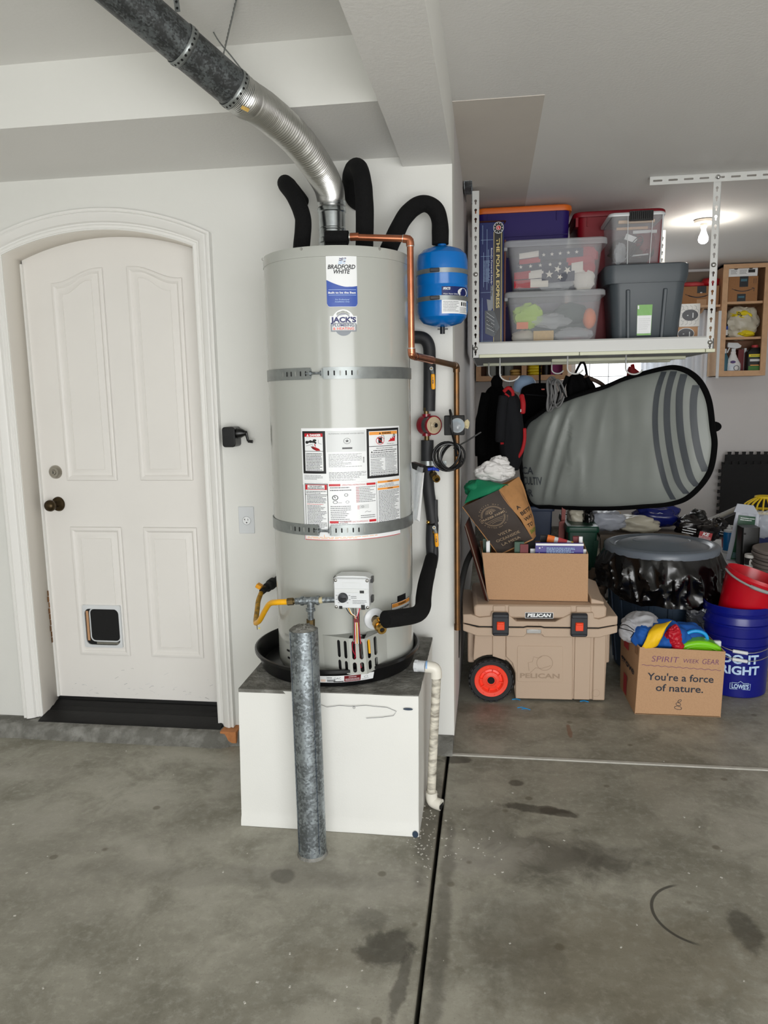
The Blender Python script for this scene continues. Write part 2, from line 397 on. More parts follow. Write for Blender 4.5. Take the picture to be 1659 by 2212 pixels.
def concrete():
    m = bpy.data.materials.new('floor_concrete'); m.use_nodes = True; MAT['floor_concrete'] = m
    nt = m.node_tree; N, L = nt.nodes, nt.links; b = N['Principled BSDF']
    tc = N.new('ShaderNodeTexCoord'); P = tc.outputs['Object']
    def nz(scale, det=5, rough=.6, dist=0):
        n = N.new('ShaderNodeTexNoise'); n.inputs['Scale'].default_value = scale; n.inputs['Detail'].default_value = det
        n.inputs['Roughness'].default_value = rough; n.inputs['Distortion'].default_value = dist; L.new(P, n.inputs['Vector']); return n.outputs['Fac']
    def mr(x, a, c, lo=0, hi=1):
        n = N.new('ShaderNodeMapRange'); n.interpolation_type = 'SMOOTHSTEP'
        for i, v in ((1, a), (2, c), (3, lo), (4, hi)): n.inputs[i].default_value = v
        L.new(x, n.inputs[0]); return n.outputs[0]
    def math_(op, x, y):
        n = N.new('ShaderNodeMath'); n.operation = op
        for i, v in enumerate((x, y)):
            if isinstance(v, (int, float)): n.inputs[i].default_value = v
            else: L.new(v, n.inputs[i])
        return n.outputs[0]
    def mix(fac, A, B):
        n = N.new('ShaderNodeMix'); n.data_type = 'RGBA'
        if isinstance(fac, float): n.inputs[0].default_value = fac
        else: L.new(fac, n.inputs[0])
        for i, v in ((6, A), (7, B)):
            if isinstance(v, tuple): n.inputs[i].default_value = v
            else: L.new(v, n.inputs[i])
        return n.outputs[2]
    big, mid, fine, grit = nz(1.3, 6, .62, .5), nz(5.5, 6, .65, .4), nz(38, 5, .7), nz(170, 3, .7)
    c = mix(mr(big, .34, .68), rgb((136, 133, 120)), rgb((172, 169, 156)))
    c = mix(mr(mid, .40, .70, 0, .6), c, rgb((108, 105, 92)))
    c = mix(mr(fine, .46, .74, 0, .4), c, rgb((188, 185, 174)))
    c = mix(mr(grit, .56, .72, 0, .35), c, rgb((90, 86, 76)))
    edge = nz(9, 5, .65, .6)
    def spot(px, py, rx, ry, rot, dark, amt, soft=.5):
        nonlocal c
        q = at(px, py, Z=0); mp = N.new('ShaderNodeMapping'); mp.vector_type = 'TEXTURE'
        mp.inputs['Location'].default_value = (q.x, q.y, 0); mp.inputs['Rotation'].default_value = (0, 0, rot); mp.inputs['Scale'].default_value = (rx, ry, 1)
        L.new(P, mp.inputs[0]); ln = N.new('ShaderNodeVectorMath'); ln.operation = 'LENGTH'; L.new(mp.outputs[0], ln.inputs[0])
        d = math_('ADD', ln.outputs[1], math_('MULTIPLY', math_('SUBTRACT', edge, .5), 2.2))
        c = mix(mr(d, 1+soft/2, 1-soft/2, 0, amt), c, rgb(dark))
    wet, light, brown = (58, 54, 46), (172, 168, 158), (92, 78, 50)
    for a in ((1150, 1746, .12, .024, -.1, wet, .75), (1215, 1757, .07, .02, -.2, wet, .75), (1115, 1692, .028, .02, 0, wet, .7), (1190, 1850, .22, .11, .1, wet, .62, .9),
              (1300, 1845, .12, .06, 0, wet, .3, .9), (830, 2050, .07, .07, 0, wet, .7), (868, 2120, .018, .12, -.1, wet, .6), (1035, 1842, .16, .10, .1, light, .55, .6), (760, 1900, .3, .1, 0, light, .35, .9),
              (1060, 1780, .10, .14, 0, wet, .35, .8), (1340, 2080, .34, .2, .2, brown, .35, .9), (1110, 2030, .12, .2, 0, wet, .28, .9),
              (1605, 2000, .035, .09, 0, wet, .6, .6), (608, 1893, .035, .03, 0, wet, .45), (450, 1890, .5, .05, .05, wet, .22, .9), (120, 1850, .5, .3, 0, light, .22, .9),
              (800, 1990, .05, .05, 0, wet, .3), (700, 2075, .12, .05, 0, brown, .2, .9), (985, 1640, .06, .03, 0, wet, .7), (955, 1990, .022, .5, 0, wet, .45, .8), (930, 1760, .035, .35, 0, wet, .5, .8),
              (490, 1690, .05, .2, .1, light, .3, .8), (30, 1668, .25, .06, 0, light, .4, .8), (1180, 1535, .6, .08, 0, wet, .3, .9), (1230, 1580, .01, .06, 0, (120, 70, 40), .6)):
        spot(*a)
    # ring mark left by a pot
    q = at(1512, 1975, Z=0); mp = N.new('ShaderNodeMapping'); mp.vector_type = 'TEXTURE'; mp.inputs['Location'].default_value = (q.x, q.y, 0); L.new(P, mp.inputs[0])
    ln = N.new('ShaderNodeVectorMath'); ln.operation = 'LENGTH'; L.new(mp.outputs[0], ln.inputs[0])
    rr = math_('ABSOLUTE', math_('SUBTRACT', ln.outputs[1], .128), 0)
    sx = N.new('ShaderNodeSeparateXYZ'); L.new(mp.outputs[0], sx.inputs[0])
    side = mr(sx.outputs[0], -.02, -.06); msk = math_('MULTIPLY', mr(rr, .006, .003, 0, .8), side)
    c = mix(msk, c, rgb((48, 46, 42)))
    dots = N.new('ShaderNodeTexVoronoi'); dots.inputs['Scale'].default_value = 6; L.new(P, dots.inputs['Vector'])
    c = mix(mr(dots.outputs['Distance'], .10, .06, 0, .55), c, rgb((84, 76, 58)))
    L.new(c, b.inputs['Base Color'])
    L.new(mr(mid, .3, .7, .42, .66), b.inputs['Roughness'])
    bp = N.new('ShaderNodeBump'); bp.inputs['Strength'].default_value = .12; bp.inputs['Distance'].default_value = .004
    L.new(fine, bp.inputs['Height']); L.new(bp.outputs[0], b.inputs['Normal'])
concrete()

# ---------------------------------------------------------------- the room
CEIL, WY, CX, FY = 2.525, 2.95, -.145, 7.25
GX = -.168                                             # groove between the slabs
fl = struct(MB('black_matte').bb((-3.4, -2.7, -.16), (4.3, 7.4, -.10)).build('floor'))
for a, b in (((-3.4, -2.7, -.1), (GX-.006, 3.3, 0)), ((GX+.006, -2.7, -.1), (4.3, 2.885, 0)), ((GX+.006, 2.905, -.1), (4.3, 7.4, 0))):
    MB('floor_concrete').bb(a, b).build('slab', fl, bevel=.004)
MB('chip').bb((GX+.01, 2.886, -.05), (4.3, 2.904, .004)).build('joint_filler', fl, bevel=.002)
struct(MB('paving').bb((-8, -14, -.2), (9, -2.7, -.02)).build('driveway'))
g = random.Random(3); ch = MB('chip')
for i in range(190):
    k = g.random(); px, py = (g.gauss(925, 26), g.gauss(1800, 40)) if k < .55 else ((g.gauss(990, 60), g.gauss(1830, 40)) if k < .7 else (g.uniform(20, 1640), g.uniform(1620, 2190)))
    p = at(px, py, Z=0); s_ = g.uniform(.0012, .0038)
    if abs(p.x-GX) < .012: continue
    ch.box((p.x, p.y, s_*.3), (s_*2, s_*1.3, s_*.6), R=Matrix.Rotation(g.random()*6, 3, 'Z'))
o = tag(ch.build('paint_flakes'), 'white paint flakes and grit scattered over the concrete floor', 'debris'); o['kind'] = 'stuff'
g2 = MB('toy_blue')
for px, py in ((1127, 1530), (1136, 1533), (1115, 1512), (1262, 1516)):
    p = at(px, py, Z=0); g2.tube([p+V((-.02, 0, .002)), p+V((0, .004, .004)), p+V((.02, -.003, .002))], .0018, 5)
o = tag(g2.build('tinsel_bits'), 'pale blue tinsel scraps on the floor before the wheeled cooler', 'debris'); o['kind'] = 'stuff'

struct(MB('ceiling_paint').bb((-3.4, -2.7, CEIL), (4.3, 7.4, CEIL+.1)).build('ceiling'))
MB('patch_board').bb((CX, 2.975, CEIL-.002), (.19, 5.4, CEIL+.01)).build('ceiling_patch', bpy.data.objects['ceiling'])
# the wall with the arched door
DL, DR, DAX, DSP = -1.982, -1.163, -1.5725, 2.052      # door opening, arch axis, springing
CLX, CRX, CSP, CAP = -2.060, -1.086, 2.096, 2.208      # outside of the casing
def archline(x0, x1, zs, zt, n=24):
    h = (x1-x0)/2; sag = zt-zs; R = (h*h+sag*sag)/(2*sag); a = math.asin(h/R); cx = (x0+x1)/2
    return [(cx+R*math.sin(-a+2*a*k/n), zt-R+R*math.cos(-a+2*a*k/n)) for k in range(n+1)]
inner = archline(DL, DR, DSP, 2.131)
poly = [(-3.4, .057), (DL, .057)]+inner+[(DR, .057), (CX, .057), (CX, CEIL), (-3.4, CEIL)]
struct(MB('wall_paint').prism(poly, 0, -.16, fn=XZ(WY)).build('wall_back', smooth=30))
struct(MB('bay_wall_paint').bb((CX-.14, WY+.16, .057), (CX, FY+.1, CEIL)).build('wall_side'))
struct(MB('wall_paint').bb((-3.5, -2.7, 0), (-3.4, 3.3, CEIL)).build('wall_left'))
struct(MB('bay_wall_paint').bb((4.3, -2.7, 0), (4.4, 7.4, CEIL)).build('wall_right'))
wf = MB('wall_paint')
wf.bb((-3.4, -2.7, 2.2), (4.3, -2.55, CEIL)).bb((-3.4, -2.7, 0), (-2.5, -2.55, 2.2)).bb((-1.9, -2.7, 0), (-.8, -2.55, 2.2)).bb((3.0, -2.7, 0), (4.3, -2.55, 2.2))
struct(wf.build('wall_front'))
# far wall with a window opening
WX0, WX1, WZ0, WZ1 = .74, 1.76, 1.30, 2.06
f = MB('bay_wall_paint')
f.bb((-.3, FY, .2), (WX0, FY+.14, CEIL)).bb((WX1, FY, .2), (4.3, FY+.14, CEIL)).bb((WX0, FY, .2), (WX1, FY+.14, WZ0)).bb((WX0, FY, WZ1), (WX1, FY+.14, CEIL))
struct(f.build('wall_far'))
struct(MB('curb_concrete').bb((-.3, FY-.06, 0), (4.3, FY+.1, .2)).build('trim_1'))
wn = struct(MB('white_plastic').bb((WX0, FY+.03, WZ0), (WX0+.04, FY+.09, WZ1)).bb((WX1-.04, FY+.03, WZ0), (WX1, FY+.09, WZ1)).bb((WX0, FY+.03, WZ0), (WX1, FY+.09, WZ0+.04)).bb((WX0, FY+.03, WZ1-.04), (WX1, FY+.09, WZ1)).build('window_1'))
for k in range(2):
    x0 = WX0+.04+k*(WX1-WX0-.08)/2
    MB('window_glass').bb((x0, FY+.055, WZ0+.04), (x0+(WX1-WX0-.08)/2, FY+.06, WZ1-.04)).build('pane', wn)
mu = MB('white_plastic')
for k in range(1, 6): x = WX0+k*(WX1-WX0)/6; mu.bb((x-.003, FY+.045, WZ0+.04), (x+.003, FY+.07, WZ1-.04))
for k in range(1, 5): z = WZ0+k*(WZ1-WZ0)/5; mu.bb((WX0+.04, FY+.045, z-.003), (WX1-.04, FY+.07, z+.003))
mu.build('muntin_grid', wn)
# soffit and beam
struct(MB('ceiling_paint').bb((-3.4, 2.405, 2.335), (-.30, WY+.01, CEIL)).build('soffit'))
soff = bpy.data.objects['soffit']; soff.data.materials.append(MAT['wall_paint'])
for p_ in soff.data.polygons:
    if p_.normal.y < -.9: p_.material_index = 1
bmo = struct(MB('ceiling_paint').bb((-.328, -2.55, 2.30), (CX, WY+.005, CEIL)).build('beam'))
bmo.data.materials.append(MAT['wall_paint'])
for p_ in bmo.data.polygons:
    if abs(p_.normal.x) > .9: p_.material_index = 1
# concrete curb at the foot of the wall
cb = MB('curb_concrete'); n = 60
def curb(u, v):
    x = -3.4+u*(CX-.004+3.4); k = noise.noise(V((x*9, v*3, 0)))*.006
    prof = [(2.845, .0), (2.862, .02), (2.872, .05), (2.9, .058), (WY+.02, .059)]
    i = min(int(v*4), 3); t = v*4-i; a, b_ = prof[i], prof[i+1]
    return (x, a[0]+(b_[0]-a[0])*t+k+(.03 if x > -1.08 else 0), a[1]+(b_[1]-a[1])*t)
cb.grid(curb, n, 8); cb.bb((CX-.14, WY-.02, 0), (CX-.004, FY, .058))
struct(cb.build('trim_2', smooth=60))
# door casing: profile swept round the arch
cs = MB('trim_paint'); path_o = [(CLX, .062)]+archline(CLX, CRX, CSP, CAP)+[(CRX, .062)]; path_i = [(DL, .062)]+inner+[(DR, .062)]
prof = [(0, 0), (0, .010), (.06, .012), (.10, .009), (.22, .009), (.26, .013), (.34, .014), (.40, .023), (.55, .031), (.72, .037), (.80, .036), (.86, .027), (.9, .031), (1, .031), (1, 0)]
vs, fs = [], []
for (xi, zi), (xo, zo) in zip(path_i, path_o):
    for t, d in prof: vs.append((xi+(xo-xi)*t, WY-d, zi+(zo-zi)*t))
k = len(prof)
for i in range(len(path_i)-1):
    for j in range(k-1): fs.append((i*k+j, i*k+j+1, (i+1)*k+j+1, (i+1)*k+j))
cs.add(vs, fs); struct(cs.build('trim_3', smooth=28))
# jamb lining
jb = MB('jamb_paint'); SY = 3.072
vs, fs = [], []
for (x, z) in path_i: vs += [(x, WY-.004, z), (x, SY+.05, z)]
for i in range(len(path_i)-1): fs.append((2*i, 2*i+1, 2*i+3, 2*i+2))
jb.add(vs, fs); struct(jb.build('trim_4', smooth=30, solid=.004))
jl = MB('trim_paint').bb((DL, SY-.014, .11), (DL+.010, SY+.0, 2.035)).build('door_stop', bpy.data.objects['trim_4'])

# the door itself
door = struct(MB('door_paint').prism([(DL+.004, .108), (DR-.004, .108)]+[(x, z) for x, z in reversed(archline(DL+.004, DR-.004, DSP+.004, 2.137))], 0, -.045, fn=XZ(SY)).build('door_1', smooth=30), 'white arched four panel door with a cat flap')
def dp(px, py): q = at(px, py, Y=SY); return (q.x, q.z)
def panel(inset, name='door_panel'):
    m = MB('door_paint'); n = len(inset(0))
    rings = [(0, 0), (.002, .006), (.008, .0085), (.014, .0085), (.020, .005), (.024, -.0006), (.031, .0), (.042, .0045), (.049, .006), (.0495, .004), (.0515, .004), (.052, .006)]
    vs, fs = [], []
    for d, h in rings:
        for p in inset(d): vs.append((p[0], SY-h-.0016, p[1]))
    for i in range(len(rings)-1):
        for j in range(n): fs.append((i*n+j, i*n+(j+1) % n, (i+1)*n+(j+1) % n, (i+1)*n+j))
    fs.append(tuple((len(rings)-1)*n+j for j in range(n)))
    m.add(vs, fs); return m.build(name, door, smooth=25)
UL, UR = dp(104, 612), dp(222, 578)
def scurve(x0, z0, x1, z1, n=10):                      # eyebrow between two heights
    return [(x0+(x1-x0)*t/n, z0+(z1-z0)*(.5-.5*math.cos(math.pi*min(1, max(0, (t/n-.05)/.85))))) for t in range(n+1)]
xa, xb = dp(127, 810)[0], dp(238, 810)[0]; zb = dp(200, 1038)[1]; zlo, zhi = dp(108, 612)[1], dp(222, 578)[1]
panel(lambda d: [(xa+d, zb+d), (xb-d, zb+d)]+list(reversed(scurve(xa+d, zlo-d, xb-d, zhi-d))))
xc, xd = dp(289, 810)[0], dp(405, 810)[0]
panel(lambda d: [(xc+d, zb+d), (xd-d, zb+d)]+scurve(xd-d, zlo-d, xc+d, zhi-d))
z1, z2 = dp(210, 1138)[1], dp(227, 1415)[1]
panel(lambda d: [(dp(164, 1280)[0]+d, z2+d), (dp(273, 1280)[0]-d, z2+d), (dp(273, 1280)[0]-d, z1-d), (dp(164, 1280)[0]+d, z1-d)])
panel(lambda d: [(dp(319, 1280)[0]+d, z2+d), (dp(433, 1280)[0]-d, z2+d), (dp(433, 1280)[0]-d, z1-d), (dp(319, 1280)[0]+d, z1-d)])
# cat flap
a, b_ = dp(180, 1305), dp(268, 1396); cf = MB('white_plastic')
ox0, ox1, oz0, oz1 = a[0], b_[0], b_[1], a[1]; ix0, ix1, iz0, iz1 = dp(183, 0)[0]+.008, dp(262, 1300)[0], dp(200, 1391)[1], dp(200, 1313)[1]
ix0 = dp(184, 1320)[0]+.004; ix1 = dp(259, 1320)[0]
o_ = rrect(ox0, oz0-.004, ox1, oz1, .006); i_ = rrect(ix0, iz0+.002, ix1, iz1, .024)
vs = [XZ(SY)(p[0], p[1], .0135) for p in o_]+[XZ(SY)(p[0], p[1], .016) for p in i_]+[XZ(SY)(p[0], p[1], .009) for p in i_]+[XZ(SY)(p[0], p[1], 0) for p in o_]
n = len(o_); cf.add(vs, [(k_, (k_+1) % n, n+(k_+1) % n, n+k_) for k_ in range(n)]+[(n+k_, n+(k_+1) % n, 2*n+(k_+1) % n, 2*n+k_) for k_ in range(n)]+[(k_, 3*n+k_, 3*n+(k_+1) % n, (k_+1) % n) for k_ in range(n)])
flap = cf.build('cat_flap', door, smooth=35); flap['label'] = 'white framed cat flap with black door'
MB('void').poly(XZ(SY), i_, 'void', .0095).rect(XZ(SY), ix0+.004, iz0+.02, ix0+.016, iz1-.012, 'tan_card', .0099).build('flap_opening', flap)
rim = [(p[0]*.86+ix1*.14+.0, p[1]*.9+iz1*.1) for p in i_]
MB('white_plastic').tube([XZ(SY)(p[0], p[1], .0105) for p in rim], .003, 6, closed=True).build('flap_rim', flap)
MB('chrome').bb((ix0+.05, SY-.0155, iz0+.006), (ix1-.006, SY-.008, iz0+.016)).build('flap_latch', flap)
sc = MB('ink_grey'); gs = random.Random(11)
for k in range(46):
    x, z = gs.uniform(DL+.06, DR-.08), .125+abs(gs.gauss(0, .06)); a_ = gs.uniform(-.6, .6); l_ = gs.uniform(.004, .022)
    sc.line(XZ(SY), [(x, z), (x+l_*.5, z+l_*.5*math.sin(a_)+.001), (x+l_, z+l_*math.sin(a_))], .0007, 'scuff' if k % 3 else 'ink_grey', .0008)
sc.build('scuff_mark', door, recalc=False)['kind'] = 'stuff'
# lock and knob
q = at(118, 1020, Y=SY-.01); db = MB('nickel').lathe([(0, .022), (.010, .022), (.012, .018), (.022, .018), (.029, .008), (.030, 0)], 28, c=(q.x, SY, q.z), axis=(0, -1, 0))
db.bb((q.x-.0015, SY-.0235, q.z-.006), (q.x+.0015, SY-.0215, q.z+.006), 'ink').build('deadbolt', door)
q = at(123, 1089, Y=SY-.005)
MB('bronze').lathe([(0, .075), (.014, .074), (.023, .066), (.026, .056), (.024, .046), (.014, .036), (.011, .02), (.014, .012), (.030, .007), (.033, 0)], 28, c=(q.x+.004, SY, q.z), axis=(-.1, -1, 0)).build('door_knob', door)
# sill
sl = MB('black_sill'); pr = [(SY+.02, .108), (SY-.004, .108), (SY-.008, .096), (SY-.022, .094), (SY-.05, .082), (SY-.055, .084), (SY-.085, .074), (SY-.09, .076), (WY-.035, .066), (WY-.05, .060), (WY-.052, .032), (WY-.03, .03)]
vs = [(x, y, z) for x in (DL+.002, DR+.024) for y, z in pr]; k = len(pr)
sl.add(vs, [tuple(range(k)), tuple(range(2*k-1, k-1, -1))]+[(j, (j+1) % k, k+(j+1) % k, k+j) for j in range(k)])
struct(sl.build('trim_5', smooth=20))
struct(MB('wood_end').bb((DR+.030, WY-.072, .010), (DR+.10, WY+.0, .0605)).build('trim_6', bevel=.002), 'raw orange wood block at the foot of the right door casing')
# torn weatherstrip on the left jamb
t_ = MB('old_copper')
for k in range(9):
    z = at(118, 1275+k*13, X=DL+.002).z; t_.box((DL+.003, SY-.018-.003*math.sin(k*2.3), z), (.003, .006+.004*abs(math.sin(k*1.7)), .024))
t_.build('torn_strip', bpy.data.objects['trim_4'])

# outlet plate
a, b_ = at(515, 1094, Y=WY), at(551, 1152, Y=WY); cx_, cz_ = (a.x+b_.x)/2, (a.z+b_.z)/2
ot = thing('wall_outlet', 'white single outlet plate with a round socket on the wall by the door', 'outlet', (cx_, WY, cz_))
MB('white_plastic').bb((a.x, WY-.006, b_.z), (b_.x, WY, a.z)).build('cover_plate', ot, bevel=.002)
s_ = MB('paper'); s_.lathe([(0, .0085), (.0165, .0085), (.0175, .006)], 28, c=(cx_+.002, WY, cz_-.002), axis=(0, -1, 0)); mp = flat((cx_+.002, WY-.0087, cz_-.002), (1, 0, 0), (0, 0, 1))
s_.rect(mp, -.008, .001, -.006, .009, 'ink').rect(mp, -.011, .004, -.006, .006, 'ink').rect(mp, .005, .001, .007, .008, 'ink').disc(mp, 0, -.008, .0028, 'ink')
s_.disc(mp, 0, 0, .0178, 'ink_grey', .0001, r0=.95); s_.build('socket', ot)
# pencil sharpener
q = at(508, 942, Y=WY-.04); sp = thing('pencil_sharpener', 'black crank pencil sharpener screwed to the wall right of the door casing', 'sharpener', (q.x, WY, q.z))
a = at(484, 922, Y=WY-.045); b_ = at(517, 965, Y=WY-.045)
MB('black_plastic').prism(rrect(a.x, b_.z, b_.x-.006, a.z, .012), 0, .075, fn=XZ(WY)).build('shavings_case', sp, bevel=.003)
c_ = at(517, 940, Y=WY-.045); MB('black_plastic').lathe([(.021, 0), (.020, .012), (.011, .03), (.009, .034), (0, .034)], 24, c=(b_.x-.006, WY-.04, c_.z+.008), axis=(1, 0, .0)).build('gear_nose', sp)
e = at(531, 933, Y=WY-.045); h_ = at(536, 953, Y=WY-.045)
MB('black_plastic').tube([e, h_], [.006, .005], 8, flat=.5).lathe([(0, .004), (.005, .004), (.005, -.004), (0, -.004)], 12, c=e, axis=(1, 0, 0)).build('crank_arm', sp)
MB('black_plastic').tube([h_, at(546, 954, Y=WY-.045)], [.006, .0065], 12).build('crank_handle', sp)
# ---------------------------------------------------------------- water heater corner
HX, HY, HR = -.524, 2.62, .247
PX0, PX1, PY0, PZ = -.834, -.228, 2.303, .494
st = thing('heater_stand', 'white painted plaster platform under the water heater', 'platform', (HX, 2.62, 0))
b = MB('wall_paint'); n = 26
def face(u, v):
    x = PX0-.012*(1-v)+u*(PX1-PX0+.008*(1-v)); z = .001+v*(PZ-.004)
    return (x, PY0-.004*noise.noise(V((x*5, z*5, 1)))-(.006 if v < .04 else 0), z)
b.grid(face, n, n)
b.grid(lambda u, v: (PX1+.003*noise.noise(V((u*4, v*4, 5)))-(.004*(1-v)), PY0-.002+u*(WY-.06-PY0), .001+v*(PZ-.004)), 10, 10)
b.grid(lambda u, v: (PX0-.010*(1-v), PY0+u*(WY-.06-PY0), .001+v*(PZ-.004)), 6, 6)
b.build('plaster_box', st, smooth=60)
tp = MB('curb_concrete').bb((PX0, PY0, PZ-.012), (PX1, WY-.05, PZ)); tp.build('worn_top', st)
mp = XZ(PY0-.004); cr = MB('ink_grey')
for seg in ([(-.60, .457), (-.58, .452), (-.565, .458), (-.53, .445), (-.49, .452), (-.45, .451), (-.40, .456), (-.33, .452), (-.30, .440), (-.31, .425), (-.345, .418), (-.40, .412)],):
    cr.line(mp, seg, .0016, 'ink_grey', .0042)
cr.disc(mp, -.44, .447, .004, 'ink_grey', .0042, r0=.7); cr.disc(mp, -.262, .449, .016, 'bin_slate', .0042, ry=.004); cr.disc(mp, -.243, .012, .010, 'bin_slate', .0062, ry=.012)
cr.build('hairline_crack', st)

# drip pan
PR = .302; pz = PZ+.002
pn = thing('drip_pan', 'black plastic drip pan under the water heater', 'pan', (HX, HY, pz))
b = MB('black_plastic').lathe([(0, .012), (.255, .012), (.262, .004), (.272, .004), (.288, .06), (PR-.006, .066), (PR, .064), (PR, .054), (PR-.008, .052), (.276, .0), (0, .0)], 64, c=(HX-.034, HY, pz))
b.build('basin', pn, smooth=50)
th, z = oncyl(760, 1478, HX, HY, .287); mp = wrap(HX-.034, HY, .2875, 0, pz+.030, .35)
b = MB('paper'); a0, a1 = oncyl(690, 1482, HX-.034, HY, .287)[0]*.287, oncyl(807, 1470, HX-.034, HY, .287)[0]*.287
b.rect(mp, a0, -.013, a1, .013, 'paper', .001, 12); L_ = a1-a0
b.rect(mp, a0+.45*L_, -.0115, a0+.75*L_, .0115, 'label_dkred', .0015, 6).bars(mp, a0+.53*L_, a0+.67*L_, .003, .009, 1, 'paper', .002).bars(mp, a0+.47*L_, a0+.73*L_, -.009, .001, 2, 'paper', .002)
b.bars(mp, a0+.03*L_, a0+.12*L_, -.01, .0, 3, 'ink_orange', .0015)
for k in range(16): x = a0+.14*L_+k*.0018; b.rect(mp, x, -.010, x+.0005+.0006*(k % 3), -.001, 'ink', .0015)
b.bars(mp, a0+.14*L_, a0+.24*L_, .001, .010, 2, 'ink', .0015).text(mp, 'OAC', a0+.33*L_, -.001, .008, 'ink_grey', z=.0015).rect(mp, a0+.26*L_, -.0115, a0+.44*L_, -.008, 'ink', .0015)
b.disc(mp, a0+.85*L_, 0, .007, 'ink_grey', .0015, ry=.004, r0=.8).bars(mp, a0+.77*L_, a0+.92*L_, -.010, -.006, 1, 'ink_grey', .0015)
b.build('warning_sticker', pn, smooth=180)

wh = thing('water_heater', 'tall grey cylindrical tank water heater standing in the black pan', 'water heater', (HX, HY, pz+.012))
z0, z1 = pz+.013, 1.887
b = MB('enamel').lathe([(.235, z0), (.240, z0+.004), (HR-.001, z0+.012), (HR, z0+.03), (HR, z1)], 96, c=(HX, HY, 0)); b.build('jacket', wh, smooth=50)
b = MB('enamel').lathe([(HR-.002, z1-.002), (HR+.0025, z1-.001), (HR+.0028, z1+.024), (HR+.001, z1+.031), (HR-.008, z1+.033), (HR-.03, z1+.034), (0, z1+.036)], 96, c=(HX, HY, 0))
b.build('top_cap', wh, smooth=40)
for px, py in ((651, 538), (820, 538), (567, 560), (880, 557)):
    t, z = oncyl(px, py, HX, HY, HR+.003); s_, c_ = math.sin(t), math.cos(t)
    MB('chrome').lathe([(0, .004), (.003, .0035), (.0045, .001), (.0045, 0)], 12, c=(HX+(HR+.002)*s_, HY-(HR+.002)*c_, z), axis=(s_, -c_, 0)).build('cap_screw', wh)
mp = wrap(HX, HY, HR, 0, 0)
def hu(px, py): t, z = oncyl(px, py, HX, HY, HR); return t*HR, z
# maker's sticker
ax, az = hu(705, 604); bx, bz = hu(771, 604); tz = hu(738, 545)[1]; lz = hu(738, 663)[1]; w_ = bx-ax; h_ = tz-lz; cx_ = (ax+bx)/2
b = MB('paper'); P = rrect(ax, lz, bx, tz, .010, 5)
def strip_poly(b, pts_lo, pts_hi, mat, z):             # band between two curves over the same x
    vs = []
    for (x, y), (x2, y2) in zip(pts_lo, pts_hi): vs += [mp(x, y, z), mp(x2, y2, z)]
    b.add(vs, [(2*i, 2*i+2, 2*i+3, 2*i+1) for i in range(len(pts_lo)-1)], mat)
xs = [ax+w_*k/24 for k in range(25)]
def cornr(x, r=.009): d = min(x-ax, bx-x); return 0 if d >= r else r-math.sqrt(max(0, r*r-(r-d)**2))
strip_poly(b, [(x, lz+cornr(x)) for x in xs], [(x, tz-cornr(x)) for x in xs], 'paper', .0004)
def wave(x): t = (x-ax)/w_; return lz+h_*(.50-.12*math.sin(min(1, t*1.35)*math.pi*.62)-.0*t-.02*math.sin(t*6.28)*(-1)*t)
strip_poly(b, [(x, lz+cornr(x)+.001) for x in xs], [(x, wave(x)) for x in xs], 'ink_blue', .0008)
for dy in (.315, .215): b.rect(mp, ax+.06*w_, lz+dy*h_, bx-.04*w_, lz+dy*h_+.0012, 'ink_light', .0012, 6)
b.text(mp, 'BRADFORD', cx_, lz+.70*h_, .0125, 'ink', w=w_*.9, bold=.025, shear=.25, z=.0012).text(mp, 'WHITE', cx_+.001, lz+.612*h_, .0125, 'ink', w=w_*.54, bold=.025, shear=.25, z=.0012)
b.text(mp, 'Built to be the Best', cx_, lz+.247*h_, .0058, 'paper', w=w_*.90, bold=.03, z=.0014)
b.text(mp, 'For Professional', cx_, lz+.125*h_, .0042, 'ink_light', w=w_*.46, bold=.01, shear=.2, z=.0014).text(mp, 'Installation Only', cx_, lz+.085*h_, .0042, 'ink_light', w=w_*.48, bold=.01, shear=.2, z=.0014)
for k in range(4):                                     # little flag emblem
    y = lz+h_*(.80+.03*k); x = cx_-.010+.0012*k
    b.line(mp, [(x, y), (x+.005, y-.0018), (x+.010, y+.0006), (x+.0135, y)], .0024, 'ink_navy' if k > 1 else 'ink_light', .0012)
    b.line(mp, [(x+.0155, y), (x+.0185, y+.001), (x+.0215, y)], .0024, 'ink_navy' if k % 2 else 'ink_light', .0012)
b.build('maker_sticker', wh, smooth=180, recalc=False)
# plumber's sticker
cx_, cz_ = hu(742, 698); k_ = .078
b = MB('paper'); b.disc(mp, cx_, cz_+.002, .037, 'paper', .0004, 40, ry=.040).rect(mp, cx_-.042, cz_-.004, cx_+.043, cz_+.022, 'paper', .0006, 10)
b.disc(mp, cx_, cz_-.006, .031, 'badge_grey', .0008, 40, ry=.033).disc(mp, cx_, cz_+.008, .024, 'paper', .0010, 40, ry=.022).disc(mp, cx_, cz_+.004, .024, 'ink_navy', .0012, 40, ry=.026, r0=.94)
b.rect(mp, cx_-.040, cz_-.026, cx_+.041, cz_-.0005, 'badge_grey', .0014, 10).rect(mp, cx_-.036, cz_-.022, cx_+.037, cz_-.002, 'paper_grey', .0018, 10)
b.rect(mp, cx_-.039, cz_+.001, cx_+.039, cz_+.018, 'paper', .0018, 10)
b.text(mp, "JACK'S", cx_, cz_+.003, .0150, 'ink_navy', w=.080, bold=.045, z=.0024).line(mp, [(cx_-.018, cz_+.0005), (cx_+.022, cz_+.0005)], .0014, 'ink_navy', .0024)
b.text(mp, 'PLUMBING', cx_, cz_-.0105, .0082, 'ink_navy', w=.068, bold=.008, z=.0024).text(mp, '& HEATING', cx_, cz_-.0205, .0076, 'latch_orange', w=.066, bold=.008, z=.0024)
